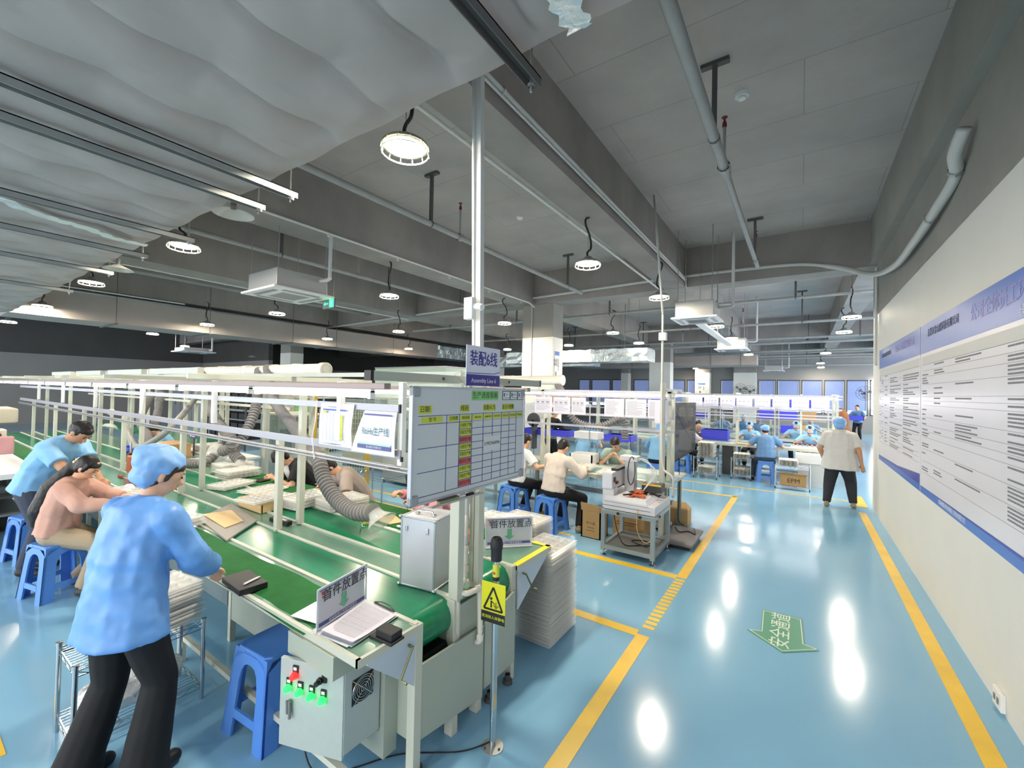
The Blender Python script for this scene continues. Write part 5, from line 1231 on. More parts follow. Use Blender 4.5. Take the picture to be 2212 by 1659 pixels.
# ================================================================ blister trays
def tray_mesh(name, W=.33, D=.45, nx=4, ny=5, hgt=.016, res=(26, 34), m=tray_m):
    NXt, NYt = res; vs = []; 
    for i in range(NXt+1):
        for j in range(NYt+1):
            u = i/NXt; v = j/NYt; e = min(u*W, (1-u)*W, v*D, (1-v)*D)
            if e < .001: z = hgt-.005
            elif e < .016: z = hgt
            else:
                fu = ((u*W-.018)/(W-.036)*nx) % 1; fv = ((v*D-.018)/(D-.036)*ny) % 1
                q_ = max(abs(fu-.5), abs(fv-.5)); z = 0 if q_ < .36 else hgt*.9
                if q_ < .16 and hgt > .01: z = hgt*.45
            vs.append((u*W-W/2, v*D-D/2, z))
    fs = [(i*(NYt+1)+j, (i+1)*(NYt+1)+j, (i+1)*(NYt+1)+j+1, i*(NYt+1)+j+1) for i in range(NXt) for j in range(NYt)]
    me = bpy.data.meshes.new(name); me.from_pydata(vs, [], fs); me.materials.append(m); me.update(); return me
TM = tray_mesh('blister_tray'); TMS = tray_mesh('blister_tray_small', .30, .42, 4, 6, .02, (36, 50))
TMW = tray_mesh('white_tray', .34, .42, 4, 5, .02, (20, 24), trayw_m)
def tray_stack(x, y, z, n, group, top_label, me=TM, rz=0, dz=.0165, jit=.006, body_label=None):
    r = random.Random(hash((round(x, 2), round(y, 2))) % 9999)
    for k in range(n):
        o = bpy.data.objects.new('blister_tray', me); COL.objects.link(o)
        o.location = (x+r.uniform(-jit, jit), y+r.uniform(-jit, jit), z+k*dz+.0005); o.rotation_euler = (0, 0, rz+r.uniform(-.012, .012))
        tag(o, top_label if k == n-1 else 'tray, '+nth(n-k)+' from the top, '+group, 'tray', group)
tray_stack(-1.715, 3.1, 0, 43, 'tall floor stack of clear trays at the line end', 'topmost clear blister tray of the tall floor stack at the line end')
tray_stack(-2.345, 3.31, 0, 46, 'clear tray stack behind the far table corner', 'topmost clear blister tray of the stack behind the far table corner', TM, PI/2)
tray_stack(-2.29, 3.68, 0, 42, 'lower clear tray stack behind', 'topmost clear blister tray of the lower stack nearer the blue stools', TM, PI/2)
tray_stack(-2.85, 3.34, 0, 46, 'clear tray stack seen left of the poles', 'topmost clear blister tray of the stack seen left of the two poles', TM, PI/2)
tray_stack(-5.5, 2.33, ZT+.004, 3, 'flat clear trays on the far belt', 'clear tray lying on the far belt beside the centre panel', TMS, .3)
tray_stack(-5.0, 2.45, ZT+.004, 2, 'flat clear trays mid belt', 'clear tray lying on the far belt in front of the writing person', TMS, .2)
tray_stack(-4.12, 2.42, ZT+.004, 8, 'tray pile beside the wooden stand', 'topmost tray of the wavy pile beside the wooden stand', TMS, .1, .013)
tray_stack(-4.28, 2.12, ZT+.09, 2, 'trays on the wooden stand', 'clear tray lying on top of the wooden stand', TMS, .15)
tray_stack(-3.75, 2.6, ZT+.01, 7, 'tray pile before the beige tee', 'topmost tray of the pile in front of the person in beige tee', TMS, -.1, .013)
tray_stack(-6.0, 2.62, ZT+.01, 8, 'tray stack on the far mat', 'topmost tray of the stack on the far mat left of the writing person', TMS, .1, .013)
tray_stack(-6.45, 2.75, ZT+.01, 9, 'second tray stack on the far mat', 'topmost tray of the rear stack on the far mat', TMS, .05, .013)
tray_stack(-7.3, 2.62, ZT+.01, 6, 'far tray stack before the white cabinet', 'topmost tray of the stack in front of the white cabinet', TMS, 0, .013)
tray_stack(-4.25, 1.34, ZT+.01, 6, 'tray stack between the seated and standing workers', 'topmost tray of the stack between the pink and blue-smock workers', TMS, .2, .013)
tray_stack(-5.62, 1.42, ZT+.01, 4, 'trays before the pink worker', 'topmost tray in front of the worker in pink', TMS, .2, .013)
tray_stack(-6.05, 1.4, ZT+.01, 3, 'trays before the blue shirt', 'topmost tray in front of the standing worker in blue shirt', TMS, .1, .013)
# ================================================================ wire shelf carts
def wire_rack(label, x0, x1, y0, y1, levels, step=.03, name='wire_shelf', m=None, group=None, top=None, wheels=False):
    t = thing(name, label, 'shelf', ((x0+x1)/2, (y0+y1)/2, 0)); m = m or chrome; tp_ = top or max(levels)+.02
    for x in (x0, x1):
        for y in (y0, y1):
            MB().cyl((x, y, .03 if wheels else 0), (x, y, tp_), .0125, 10).lathe([(.016, 0), (.016, .012), (.0, .014)], (x, y, tp_), 10).build('post', m, t, smooth='auto')
            if wheels: MB().lathe([(0, -.008), (.025, -.008), (.025, .008), (0, .008)], (x, y, .025), 12, (1, 0, 0)).build('wheel', rubber, t)
    for z in levels:
        k = MB()
        for a, b in (((x0, y0), (x1, y0)), ((x1, y0), (x1, y1)), ((x1, y1), (x0, y1)), ((x0, y1), (x0, y0))):
            a3 = V(a[0], a[1], z); b3 = V(b[0], b[1], z); k.bar(a3, b3, .005, .005).bar(a3-V(0, 0, .03), b3-V(0, 0, .03), .005, .005)
            L = (b3-a3).length; nn = max(4, int(L/.05)); 
            for i in range(nn): k.bar(a3+(b3-a3)*i/nn-V(0, 0, .03*(i % 2)), a3+(b3-a3)*(i+1)/nn-V(0, 0, .03*((i+1) % 2)), .003, .003)
        x = x0+step
        while x < x1: k.bar((x, y0, z), (x, y1, z), .003, .003); x += step
        for y in (y0+(y1-y0)*.33, y0+(y1-y0)*.66): k.bar((x0, y, z-.004), (x1, y, z-.004), .004, .004)
        tag(k.build('shelf_wires', m, t), kind='stuff')
    return t
wire_rack('small chrome wire shelf standing left of the worker in blue smock', -3.42, -3.07, .6, 1.17, (.465, .1), name='wire_shelf')
tray_stack(-3.25, .95, .468, 15, 'tray pile on the small chrome shelf', 'topmost clear tray on the small chrome shelf left of the blue smock', TM, .15, .0165, .012)
bg = thing('plastic_bag', 'crumpled shiny clear bag of trays on the bottom level of the small chrome shelf', 'bag', (-3.24, .88, .1))
bm_ = MB(); ellip(bm_, (-3.24, .88, .2), (.16, .26, .1)); 
bo = bm_.build('film', M('bag_film', (214, 216, 218), .12, .35, bump=(16, 1, .03)), bg, smooth=True)
sb = bo.modifiers.new('s', 'SUBSURF'); sb.levels = sb.render_levels = 2
dtx = bpy.data.textures.new('crumple', 'CLOUDS'); dtx.noise_scale = .06; dd_ = bo.modifiers.new('d', 'DISPLACE'); dd_.texture = dtx; dd_.strength = .05; dd_.texture_coords = 'LOCAL'
# ================================================================ exhaust pipe and hoses over the near line
vp = thing('exhaust_pipe', 'long cream PVC exhaust pipe with capped end above the second row', 'pipe', (-5.6, 3.55, 2.2))
MB().cyl((-19, 3.55, 2.2), (-5.62, 3.55, 2.2), .085, 20).build('pipe', pvc, vp, smooth='auto')
MB().lathe([(.088, 0), (.1, .01), (.1, .11), (.085, .12), (.085, .11), (.06, .11), (.055, .125), (.0, .125)], (-5.7, 3.55, 2.2), 22, (1, 0, 0)).build('end_cap', pvc, vp, smooth='auto')
for x in (-6.35, -7.0, -7.9, -8.9, -9.9, -11.2, -12.5): MB().lathe([(.087, -.1), (.094, -.09), (.094, .09), (.087, .1)], (x, 3.55, 2.2), 20, (1, 0, 0)).build('coupling', pvc, vp, smooth='auto')
def hose(label, pts, r=.055, hood=None, m=hose_m, n=10, rib=.012):
    P = spline(pts, 10); L = sum((P[i+1]-P[i]).length for i in range(len(P)-1)); K = int(L/.011); Q_ = []; acc = 0; i = 0; seg = 0
    for k in range(K+1):
        d = L*k/K
        while i < len(P)-2 and acc+(P[i+1]-P[i]).length < d: acc += (P[i+1]-P[i]).length; i += 1
        l_ = (P[i+1]-P[i]).length; Q_.append(P[i]+(P[i+1]-P[i])*min(1, (d-acc)/max(l_, 1e-6)))
    t = thing('exhaust_hose', label, 'hose', P[0]); MB().tube(Q_, [r+(rib if k % 4 in (0, 1) else -rib) for k in range(K+1)], 14).build('bellows', m, t, smooth='auto')
    if hood:
        d = (P[-1]-P[-4]).normalized(); MB().lathe([(r*.95, 0), (r, .02), (r*1.25, .05), (r*2.1, .11), (r*2.25, .115), (r*2.1, .107), (r*1.2, .052), (r*.93, .02)], P[-1], 22, Vector(hood)).build('clear_hood', ho, t, smooth=True)
    return t
def ph(*a): return [at(px, py, y=y) for px, py, y in a]
hose('large ribbed grey hose ending in a clear hood beside the flight case', ph((578, 795, 3.5), (590, 860, 3.2), (640, 930, 2.75), (683, 985, 2.45), (700, 1035, 2.35), (728, 1080, 2.3), (768, 1106, 2.25), (808, 1106, 2.25)), .058, (.8, .1, -.75))
hose('ribbed grey hose going down left, crossing behind the rails, second from the right', ph((560, 800, 3.5), (552, 880, 3.2), (530, 935, 3.0), (505, 975, 2.8), (520, 995, 2.8)), .06, (.3, -.3, -.9))
hose('ribbed grey hose curling to a round clear hood in mid view', ph((438, 800, 3.5), (442, 855, 3.2), (470, 910, 2.9), (497, 945, 2.75), (500, 965, 2.75), (480, 975, 2.7)), .062, (-1, -.1, -.3))
hose('ribbed pale hose hanging straight behind the posts, left', ph((352, 800, 3.5), (345, 870, 3.3), (334, 915, 3.1), (322, 960, 2.9), (320, 990, 2.8)), .06)
hose('second ribbed pale hose twisting beside the first, left', ph((330, 850, 3.4), (303, 905, 3.0), (318, 940, 2.8), (330, 985, 2.6)), .058)
hose('smooth grey hose hanging in a deep loop behind the blue cap', ph((430, 850, 3.3), (395, 895, 2.7), (350, 940, 2.4), (300, 966, 2.3), (280, 945, 2.3), (268, 905, 2.3)), .045, None, M('hose_smooth', (150, 152, 150), .45), rib=0)
hose('ribbed hose end curling low behind the blue cap, right side', ph((500, 930, 3.0), (470, 975, 2.7), (440, 1000, 2.5), (400, 1000, 2.4)), .05)
fn = thing('round_lamp_hood', 'round clear hood lamp on the tool rail, upper left of the line', 'hood', at(245, 905, y=2.3))
MB().lathe([(.02, 0), (.08, .02), (.12, .07), (.122, .075), (.08, .03), (.02, .01)], at(240, 915, y=2.3), 20, (.1, -.3, -1)).build('shade', ho, fn, smooth=True); MB().ball(at(240, 890, y=2.3), .06, 14, 9).build('bulb_cover', ho, fn, smooth=True)
# ================================================================ second row behind (between the lines)
l5 = thing('assembly_line', 'row of cream posts and bars behind the near line under the exhaust pipe', 'assembly line', (-10, 3.9, 0))
for x in (-7.0, -8.6, -10.2, -11.8, -13.4, -15, -16.6):
    for y in (3.45, 4.2): MB().box(x-.03, x+.03, y-.03, y+.03, 0, 2.02).build('post', cream, l5)
    MB().box(x-.025, x+.025, 3.2, 4.5, 2.02, 2.07).build('cross_bar', cream, l5)
for y, z in ((3.45, 2.09), (4.2, 2.09), (3.4, 1.62), (4.25, 1.62), (3.35, 1.85)): MB().box(-17, -6.2, y-.02, y+.02, z-.02, z+.02).build('rail', cream, l5)
MB().box(-17, -9.3, 3.5, 4.15, .72, .76).build('belt', belt_m, l5)
wc = thing('drawer_cabinet', 'white and pale blue drawer cabinet between the lines', 'cabinet', (-7.9, 3.6, 0))
wm_ = M('cab_white', (216, 226, 230), .35)
MB().box(-8.9, -7.1, 3.02, 3.4, .0, .8).build('carcass', wm_, wc, bevel=.006); MB().box(-8.92, -7.08, 3.0, 3.42, .8, .83).build('top', white_p, wc)
for i in range(3):
    d = MB().box(-8.85+i*.585, -8.3+i*.585, 3.005, 3.02, .62, .77).build('drawer', wm_, wc, bevel=.003); MB().box(-8.65+i*.585, -8.5+i*.585, 2.998, 3.006, .68, .72).build('handle', mgrey, wc)
    MB().box(-8.85+i*.585, -8.3+i*.585, 3.005, 3.02, .05, .6).build('door', wm_, wc, bevel=.003)
tray_stack(-8.4, 3.2, .83, 8, 'tray pile on the white cabinet', 'topmost tray of the pile on the white drawer cabinet', TMS, .1, .013)
# yellow guard fence
def fence(label, a, b, z0, z1):
    a = Vector(a); b = Vector(b); t = thing('mesh_fence', label, 'fence', a); ym = M('fence_yellow', (214, 176, 40), .45)
    for p in (a, b): MB().box(p.x-.035, p.x+.035, p.y-.035, p.y+.035, 0, z1).build('post', ym, t)
    MB().bar(V(a.x, a.y, z1-.02), V(b.x, b.y, z1-.02), .03, .03).bar(V(a.x, a.y, z0), V(b.x, b.y, z0), .03, .03).build('frame', ym, t)
    k = MB(); L = (b-a).length; n_ = int(L/.05)
    for i in range(1, n_): p = a+(b-a)*i/n_; k.bar((p.x, p.y, z0), (p.x, p.y, z1), .006, .006)
    for i in range(1, int((z1-z0)/.1)): k.bar((a.x, a.y, z0+i*.1), (b.x, b.y, z0+i*.1), .006, .006)
    tag(k.build('wire_mesh', M('mesh_wire', (196, 186, 140), .4), t), kind='stuff')
fence('yellow-framed mesh guard fence behind the paper sheets', (-8.15, 4.95, 0), (-7.3, 5.6, 0), .12, 1.6)
fence('yellow-framed mesh guard fence farther left behind the hoses', (-11.5, 5.6, 0), (-9.2, 5.6, 0), .12, 2.0)
def machine(label, x0, x1, y0, y1, h, name='machine_cabinet', body=None, glassy=True):
    t = thing(name, label, 'machine', ((x0+x1)/2, (y0+y1)/2, 0)); bm2 = body or M('machine_grey', (176, 184, 180), .4)
    MB().box(x0, x1, y0, y1, .06, h*.45).build('base', bm2, t, bevel=.008)
    for x in (x0+.03, x1-.03):
        for y in (y0+.03, y1-.03): MB().box(x-.025, x+.025, y-.025, y+.025, h*.45, h).build('corner_post', steel, t); MB().lathe([(.03, 0), (.03, .02), (.012, .025), (.012, .07)], (x, y, 0), 10).build('foot', dkgrey, t)
    MB().box(x0, x1, y0, y1, h, h+.03).build('top', bm2, t, bevel=.005)
    if glassy: MB().box(x0+.05, x1-.05, y0+.005, y0+.012, h*.47, h-.02).build('window', M('machine_glass', (120, 140, 138), .08, alpha=.5), t)
    MB().box(x0+.06, (x0+x1)/2-.01, y0-.004, y0, .12, h*.42).build('door', bm2, t); MB().box((x0+x1)/2+.01, x1-.06, y0-.004, y0, .12, h*.42).build('door', bm2, t)
    r = random.Random(int(x0*100)); k = MB()
    for i in range(5):
        a = r.uniform(x0+.15, x1-.25); k = MB().box(a, a+r.uniform(.05, .16), y0+.15, y1-.2, h*.45, h*.45+r.uniform(.1, h*.35)); k.build('device', r.choice([dkgrey, steel, mgrey, white_p]), t)
    return t
machine('grey enclosed machine behind the person in beige tee', -7.2, -6.0, 5.9, 7.0, 1.5)
machine('grey enclosed machine behind the writing person', -9.6, -8.3, 4.6, 5.4, 1.35)
machine('tall grey machine behind the yellow fence', -9.6, -7.9, 6.6, 7.8, 1.7)
machine('white machine cabinet partly hidden right of the progress board', -5.6, -4.9, 5.2, 6.2, .75, body=M('mach_white', (214, 216, 214), .4), glassy=False)
c = wire_rack('chrome wire shelf between the lines, left of the progress board', -5.85, -5.0, 4.1, 4.6, (.62, .15), .04)
tt = machine('white test machine with green lid far behind the hoses', -13, -11.8, 7.2, 8.2, 1.6)
MB().box(-12.9, -11.9, 7.18, 7.2, 1.1, 1.55).build('green_panel', M('green_lid', (30, 190, 96), .4), tt)
dk = thing('storage_rack', 'dark storage rack full of black bins behind the posts on the left', 'rack', (-15, 6.4, 0))
for i in range(6): MB().box(-16.2, -13.6, 6.1, 6.9, .3+i*.3, .32+i*.3).build('shelf', steel, dk)
for x in (-16.2, -14.9, -13.6): MB().box(x-.02, x+.02, 6.08, 6.12, 0, 2.05).build('upright', dkgrey, dk)
for i in range(6):
    for j in range(5):
        MB().box(-16.1+j*.5, -15.68+j*.5, 6.12, 6.6, .325+i*.3, .5+i*.3).build('bin', black, dk)
for i in range(7):
    x = -27+i*1.35
    t = thing('steel_locker', 'grey steel locker against the left wall, number %s from the corner' % ['one', 'two', 'three', 'four', 'five', 'six', 'seven'][i], 'cabinet', (x, 9.0, 0)); t['label'] = 'grey steel cabinet in the row at the far left, %s from the left' % ['first', 'second', 'third', 'fourth', 'fifth', 'sixth', 'seventh'][i]
    MB().box(x-.6, x+.6, 8.7, 9.2, 0, 1.9).build('body', M('locker_grey', (158, 162, 168), .4), t)
    for s_ in (-1, 1): d = MB().box(x+s_*.3-.28, x+s_*.3+.28, 8.685, 8.7, .05, 1.85).build('door', MATS['locker_grey'], t); MB().box(x+s_*.05-.01, x+s_*.05+.01, 8.67, 8.685, .9, 1.05).build('handle', dkgrey, d)
for i, (x, y) in enumerate(((-17.5, 4.6), (-18.3, 4.9))):
    t = thing('blue_chair', 'blue plastic chair far left behind the posts, %s' % ('nearer one', 'farther one')[i], 'chair', (x, y, 0))
    MB().box(x-.22, x+.22, y-.22, y+.22, .43, .46).build('seat', bluepl, t); MB().box(x-.22, x+.22, y+.18, y+.22, .55, .9).build('backrest', bluepl, t)
    for a in (-.19, .19):
        for b in (-.19, .19): MB().cyl((x+a, y+b, 0), (x+a, y+b, .43), .012, 8).build('leg', chrome, t)
# pale room and small stuff beyond
t = thing('partition_room', 'pale green partition room beyond the exhaust pipe end', 'partition', (-12.6, 11.5, 0))
MB().box(-14.5, -10.6, 11.4, 14, 0, 2.75).build('walls', M('room_green', (206, 222, 206), .6), t)
MB().box(-14.52, -10.58, 11.38, 14.02, 2.75, 2.8).build('top_trim', steel, t)
# ================================================================ left bench with machines
lb = thing('machine_bench', 'cluttered white bench with tubing machines at the left edge', 'bench', (-8.4, .75, 0))
MB().box(-9.8, -7.35, .35, 1.1, .84, .9).build('top', white_p, lb, bevel=.004); MB().box(-9.8, -7.35, .34, .35, .76, .84).build('front_rail', M('bench_yellow', (232, 176, 60), .4), lb)
for z, m_ in ((.62, dkgrey), (.42, steel), (.22, dkgrey)): MB().box(-9.7, -7.4, .38, 1.05, z, z+.02).build('shelf', m_, lb)
for x in (-9.75, -7.4):
    for y in (.38, 1.06): MB().box(x-.025, x+.025, y-.025, y+.025, 0, .84).build('leg', steel, lb)
r = random.Random(11)
for i in range(22):
    x = r.uniform(-9.6, -7.6); z = r.choice((.24, .44, .64)); h = r.uniform(.04, .14)
    MB().box(x, x+r.uniform(.1, .3), .45, .45+r.uniform(.2, .5), z, z+h, rz=r.uniform(-.3, .3)).build('stored_part', r.choice([dkgrey, steel, mgrey, black, white_p, M('purple_box', (90, 70, 110), .6)]), lb)
tm_ = thing('tube_machine', 'cream cylinder machine with yellow rods and black hoses on the left bench', 'machine', (-8.1, .8, .9))
MB().lathe([(.0, 0), (.09, 0), (.09, .28), (.06, .3), (0, .3)], (-7.85, .78, 1.08), 18).build('cylinder', M('cyl_cream', (214, 206, 190), .35), tm_, smooth='auto')
MB().box(-7.7, -7.56, .76, .9, 1.1, 1.3).build('pink_panel', M('panel_pink', (206, 150, 150), .5), tm_, bevel=.01); MB().cyl((-7.85, .78, .9), (-7.85, .78, 1.08), .02).build('stem', steel, tm_)
for i in range(4): MB().cyl((-8.05-.12*i, .8, .9), (-8.15-.12*i, .78, 1.4), .018).build('rod', M('rod_yellow', (206, 170, 50), .4), tm_, smooth='auto')
MB().box(-8.9, -8.2, .6, 1.0, 1.42, 1.6).build('head', M('cyl_cream2', (200, 192, 170), .4), tm_, bevel=.02); MB().cyl((-8.6, .8, .9), (-8.6, .8, 1.42), .05).build('head_column', steel, tm_, smooth='auto')
MB().tube(spline([(-8.9, .75, 1.25), (-8.4, .7, 1.48), (-8.0, .7, 1.5), (-7.75, .75, 1.4), (-7.7, .8, 1.3)], 8), .022, 8).tube(spline([(-9.2, .7, 1.1), (-8.6, .65, 1.3), (-8.1, .68, 1.3), (-7.95, .75, 1.2)], 8), .012, 8).build('hose', black, tm_, smooth=True)
pa_ = thing('clear_bag', 'crumpled white plastic bag in front of the worker in pink', 'bag', (-5.75, 1.42, .82))
k = MB(); ellip(k, (-5.85, 1.5, .84), (.07, .05, .05)); ellip(k, (-5.8, 1.46, .82), (.05, .06, .035)); k.build('film', M('bag_white', (232, 232, 236), .3, bump=(20, 1, .02)), pa_, smooth=True)
t = thing('blue_tray', 'small blue tray standing on the far belt at left', 'tray', (-9.6, 2.5, ZT)); MB().box(-9.9, -9.4, 2.4, 2.7, ZT, ZT+.02).box(-9.9, -9.4, 2.4, 2.42, ZT, ZT+.08).box(-9.9, -9.88, 2.4, 2.7, ZT, ZT+.08).box(-9.42, -9.4, 2.4, 2.7, ZT, ZT+.08).box(-9.9, -9.4, 2.68, 2.7, ZT, ZT+.08).build('body', bluepl, t)
t = thing('cardboard_box', 'brown cardboard box on the far table behind the blue tray', 'box', (-8.6, 2.7, ZT)); MB().box(-8.9, -8.3, 2.5, 2.9, ZT, ZT+.22).build('body', card, t)
# ================================================================ generic work line
def workline(label, x0, x1, y0, yc, y1, zt, posts, depth=.12, name='assembly_line'):
    t = thing(name, label, 'assembly line', ((x0+x1)/2, yc, 0))
    MB().box(x0, x1, y0, y1, zt-.035, zt).build('work_top', M('top_pale', (178, 192, 186), .3, nz=(3, .05)), t, bevel=.003)
    MB().box(x0, x1, yc-.2, yc+.2, zt, zt+.006).build('belt', M('belt_pale', (112, 146, 140), .25), t)
    for y in (y0-.01, y1): MB().box(x0, x1, y, y+.012, zt-.05, zt+.006).build('side_rail', cream, t)
    MB().box(x0, x1, y0+.15, y0+.2, zt-.3, zt-.24).build('stretcher', steel, t); MB().box(x0, x1, y0+.1, y0+.14, .2, .24).build('foot_rail', steel, t)
    for x in posts:
        MB().box(x-.025, x+.025, yc-.12, yc-.07, zt, 1.98).build('post', cream, t); MB().box(x-.025, x+.025, yc+.07, yc+.12, zt, 1.98).build('post', cream, t)
        MB().box(x-.02, x+.02, y0+.1, y1-.1, 1.98, 2.02).build('cross_bar', cream, t)
        for y in (y0+.1, y1-.1): MB().box(x-.025, x+.025, y-.02, y+.03, 0, zt-.035).build('leg', greygreen, t)
    wm3 = MATS['rail_white']
    for z, h in ((1.88, .03), (1.60, .035), (1.42, .03)): MB().box(x0, x1, yc-.17, yc-.15, z, z+h).build('rail', wm3, t)
    for y in (y0+.25, y1-.25): lightbar(y, 1.955, x0, x1+.02, t, m=wm3)
    return t
def minisheet(x0, x1, z0, z1, y, label, seed):
    r = random.Random(seed); t = thing('paper_sheet', label, 'paper', (x0, y, z0)); MB().box(x0, x1, y-.002, y, z0, z1).build('sheet', paper, t)
    k = MB(); W = x1-x0; H_ = z1-z0
    n_ = r.choice((3, 4))
    if r.random() < .7:
        for i in range(n_):
            a = x0+W*(.08+.84*i/n_); b = a+W*.84/n_*.7
            k.box(a, b, y-.003, y-.0021, z1-H_*.46, z1-H_*.43); k.box(a, b, y-.003, y-.0021, z1-H_*.2, z1-H_*.185); k.box(a, a+.004, y-.003, y-.0021, z1-H_*.45, z1-H_*.2); k.box(b, b+.004, y-.003, y-.0021, z1-H_*.45, z1-H_*.2)
            k.box(a+.01, b-.01, y-.003, y-.0021, z1-H_*.38, z1-H_*.27)
        zz = z1-H_*.55
    else: zz = z1-H_*.15
    while zz > z0+H_*.1:
        k.box(x0+W*.08, x0+W*r.uniform(.5, .92), y-.003, y-.0021, zz, zz+.004); zz -= .018
    tag(k.build('print', [greyink], t), kind='stuff')
L7 = workline('second assembly line with row of hanging instruction sheets and seated workers', -5.0, -1.42, 5.85, 6.2, 6.85, .76, (-1.5, -3.5, -4.9))
ws7 = [(-3.62, -3.3), (-3.28, -2.98), (-2.96, -2.72), (-2.42, -2.12), (-2.1, -1.8), (-1.78, -1.5)]
lbs = ['first from the left, with three small drawings', 'second from the left, with square drawings', 'third from the left, beside the brown boxes', 'fourth, blank table sheet', 'fifth, dense text sheet', 'sixth, with black part drawings']
for i, ((a, b), l) in enumerate(zip(ws7, lbs)): minisheet(a*.97, b*.97, 1.62, 1.87, 5.86, 'instruction sheet on the second line, '+l, i+20)
t = thing('paper_sheet', 'white sheet with lime stripe at the right end of the second line', 'paper', (-1.55, 5.86, 1.6)); MB().box(-1.63, -1.46, 5.85, 5.852, 1.56, 1.85).mat(1).box(-1.56, -1.535, 5.848, 5.85, 1.62, 1.8).build('sheet', [paper, MATS['p_lime']], t)
MB().box(-1.56, -1.5, 5.84, 5.9, 0, 2.1).build('end_post', cream, L7)
t = thing('conduit_pole', 'thin white conduit pole up to the beam at the second line end', 'pole', (-1.4, 5.95, .5))
MB().tube(spline([(-1.36, 5.76, .62), (-1.36, 5.76, .86), (-1.45, 5.78, .93), (-1.5, 5.8, 1.0), (-1.52, 5.8, 1.4), (-1.53, 5.8, 3.0)], 5), .016, 8).cyl((-1.53, 5.8, 3.0), (-1.9, 6.6, 4.99), .016).build('conduit', cond_m, t, smooth=True)
MB().box(-1.57, -1.48, 5.76, 5.84, 2.66, 2.76).build('junction_box', white_p, t)
tray_stack(-2.75, 6.1, .768, 4, 'brown parts trays on the second line', 'brown-grey parts tray between the cream sweater and the sage tee', TMS, .15, .016)
tray_stack(-2.3, 5.98, .768, 3, 'clear trays by the dispensing machine', 'clear parts tray just left of the dispensing machine', TMS, .1, .014)
t = thing('white_bin', 'white open plastic bin left of the person in sage tee', 'bin', (-3.0, 6.6, .76)); MB().box(-3.2, -2.8, 6.5, 6.52, .765, .93).box(-3.2, -2.8, 6.8, 6.82, .765, .93).box(-3.2, -3.18, 6.5, 6.82, .765, .93).box(-2.82, -2.8, 6.5, 6.82, .765, .93).box(-3.2, -2.8, 6.5, 6.82, .765, .78).build('body', white_p, t)
# wire shelf with blue trays behind line 7
wire_rack('chrome wire shelf carrying blue crates behind the second line', -5.0, -2.6, 7.7, 8.2, (1.03, .5, .12), .06)
def crate(x, y, z, l, w=.5, d=.35, h=.12, name='blue_crate', m=bluepl, group=None):
    t = thing(name, l, 'crate', (x, y, z), group); MB().box(x-w/2, x+w/2, y-d/2, y+d/2, z, z+.01).build('floor', m, t)
    for a in (-1, 1): MB().box(x-w/2, x+w/2, y+a*d/2-.008, y+a*d/2+.008, z, z+h).build('side', m, t); MB().box(x+a*w/2-.008, x+a*w/2+.008, y-d/2, y+d/2, z, z+h).build('side', m, t)
    MB().box(x-w/2-.015, x+w/2+.015, y-d/2-.015, y-d/2+.008, z+h-.02, z+h).box(x-w/2-.015, x+w/2+.015, y+d/2-.008, y+d/2+.015, z+h-.02, z+h).build('rim', m, t)
crate(-4.7, 7.95, 1.04, 'blue crate at the left end of the chrome shelf behind the second line'); crate(-4.15, 7.95, 1.04, 'blue crate second from the left on the chrome shelf'); crate(-2.85, 7.95, 1.04, 'blue crate at the right end of the chrome shelf, beside the sage tee')
t = thing('white_box', 'stack of white printed boxes between the blue crates', 'box', (-3.5, 7.95, 1.04)); MB().box(-3.75, -3.25, 7.8, 8.1, 1.04, 1.17).build('body', white_p, t)
wp = thing('wall_panel', 'white partition panel behind the people at the second line', 'partition', (-5.6, 8.3, 0)); MB().box(-6.6, -4.75, 8.3, 8.36, 0, 1.7).build('panel', white_p, wp, bevel=.01)
t = thing('wall_fan', 'black round fan fixed beside the white partition panel', 'fan', (-4.6, 7.6, 1.4)); MB().lathe([(.0, 0), (.14, 0), (.15, .03), (.14, .06), (0, .06)], (-4.6, 7.6, 1.36), 20, (0, 1, 0)).build('grille', dkgrey, t); MB().box(-4.62, -4.58, 7.6, 7.75, .76, 1.36).build('bracket', dkgrey, t)
for i, (x, z) in enumerate(((-4.5, 1.72), (-4.15, 1.72), (-3.8, 1.72))):
    t = thing('cardboard_box', 'small brown box on the upper shelf behind the sheets, %s' % ('left', 'middle', 'right')[i], 'box', (x, 8.0, z)); MB().box(x-.15, x+.15, 7.8, 8.1, z, z+.18).build('body', card, t)
wire_rack('upper chrome rack behind the instruction sheets', -4.9, -3.4, 7.75, 8.15, (1.7,), .06)
pe_ = thing('exhaust_pipe', 'short cream PVC exhaust pipe on top of the second line frame', 'pipe', (-4.2, 6.6, 2.15)); MB().cyl((-7.5, 6.6, 2.15), (-3.45, 6.6, 2.15), .08, 18).lathe([(.09, 0), (.09, .1), (.06, .1), (.0, .1)], (-3.5, 6.6, 2.15), 18, (1, 0, 0)).build('pipe', pvc, pe_, smooth='auto')
hose('grey flexible hose draped under the second line frame', ph((1205, 832, 6.6), (1215, 850, 6.5), (1235, 900, 6.6), (1262, 918, 6.7), (1300, 920, 6.8), (1345, 905, 7.0), (1350, 950, 7.0)), .05)
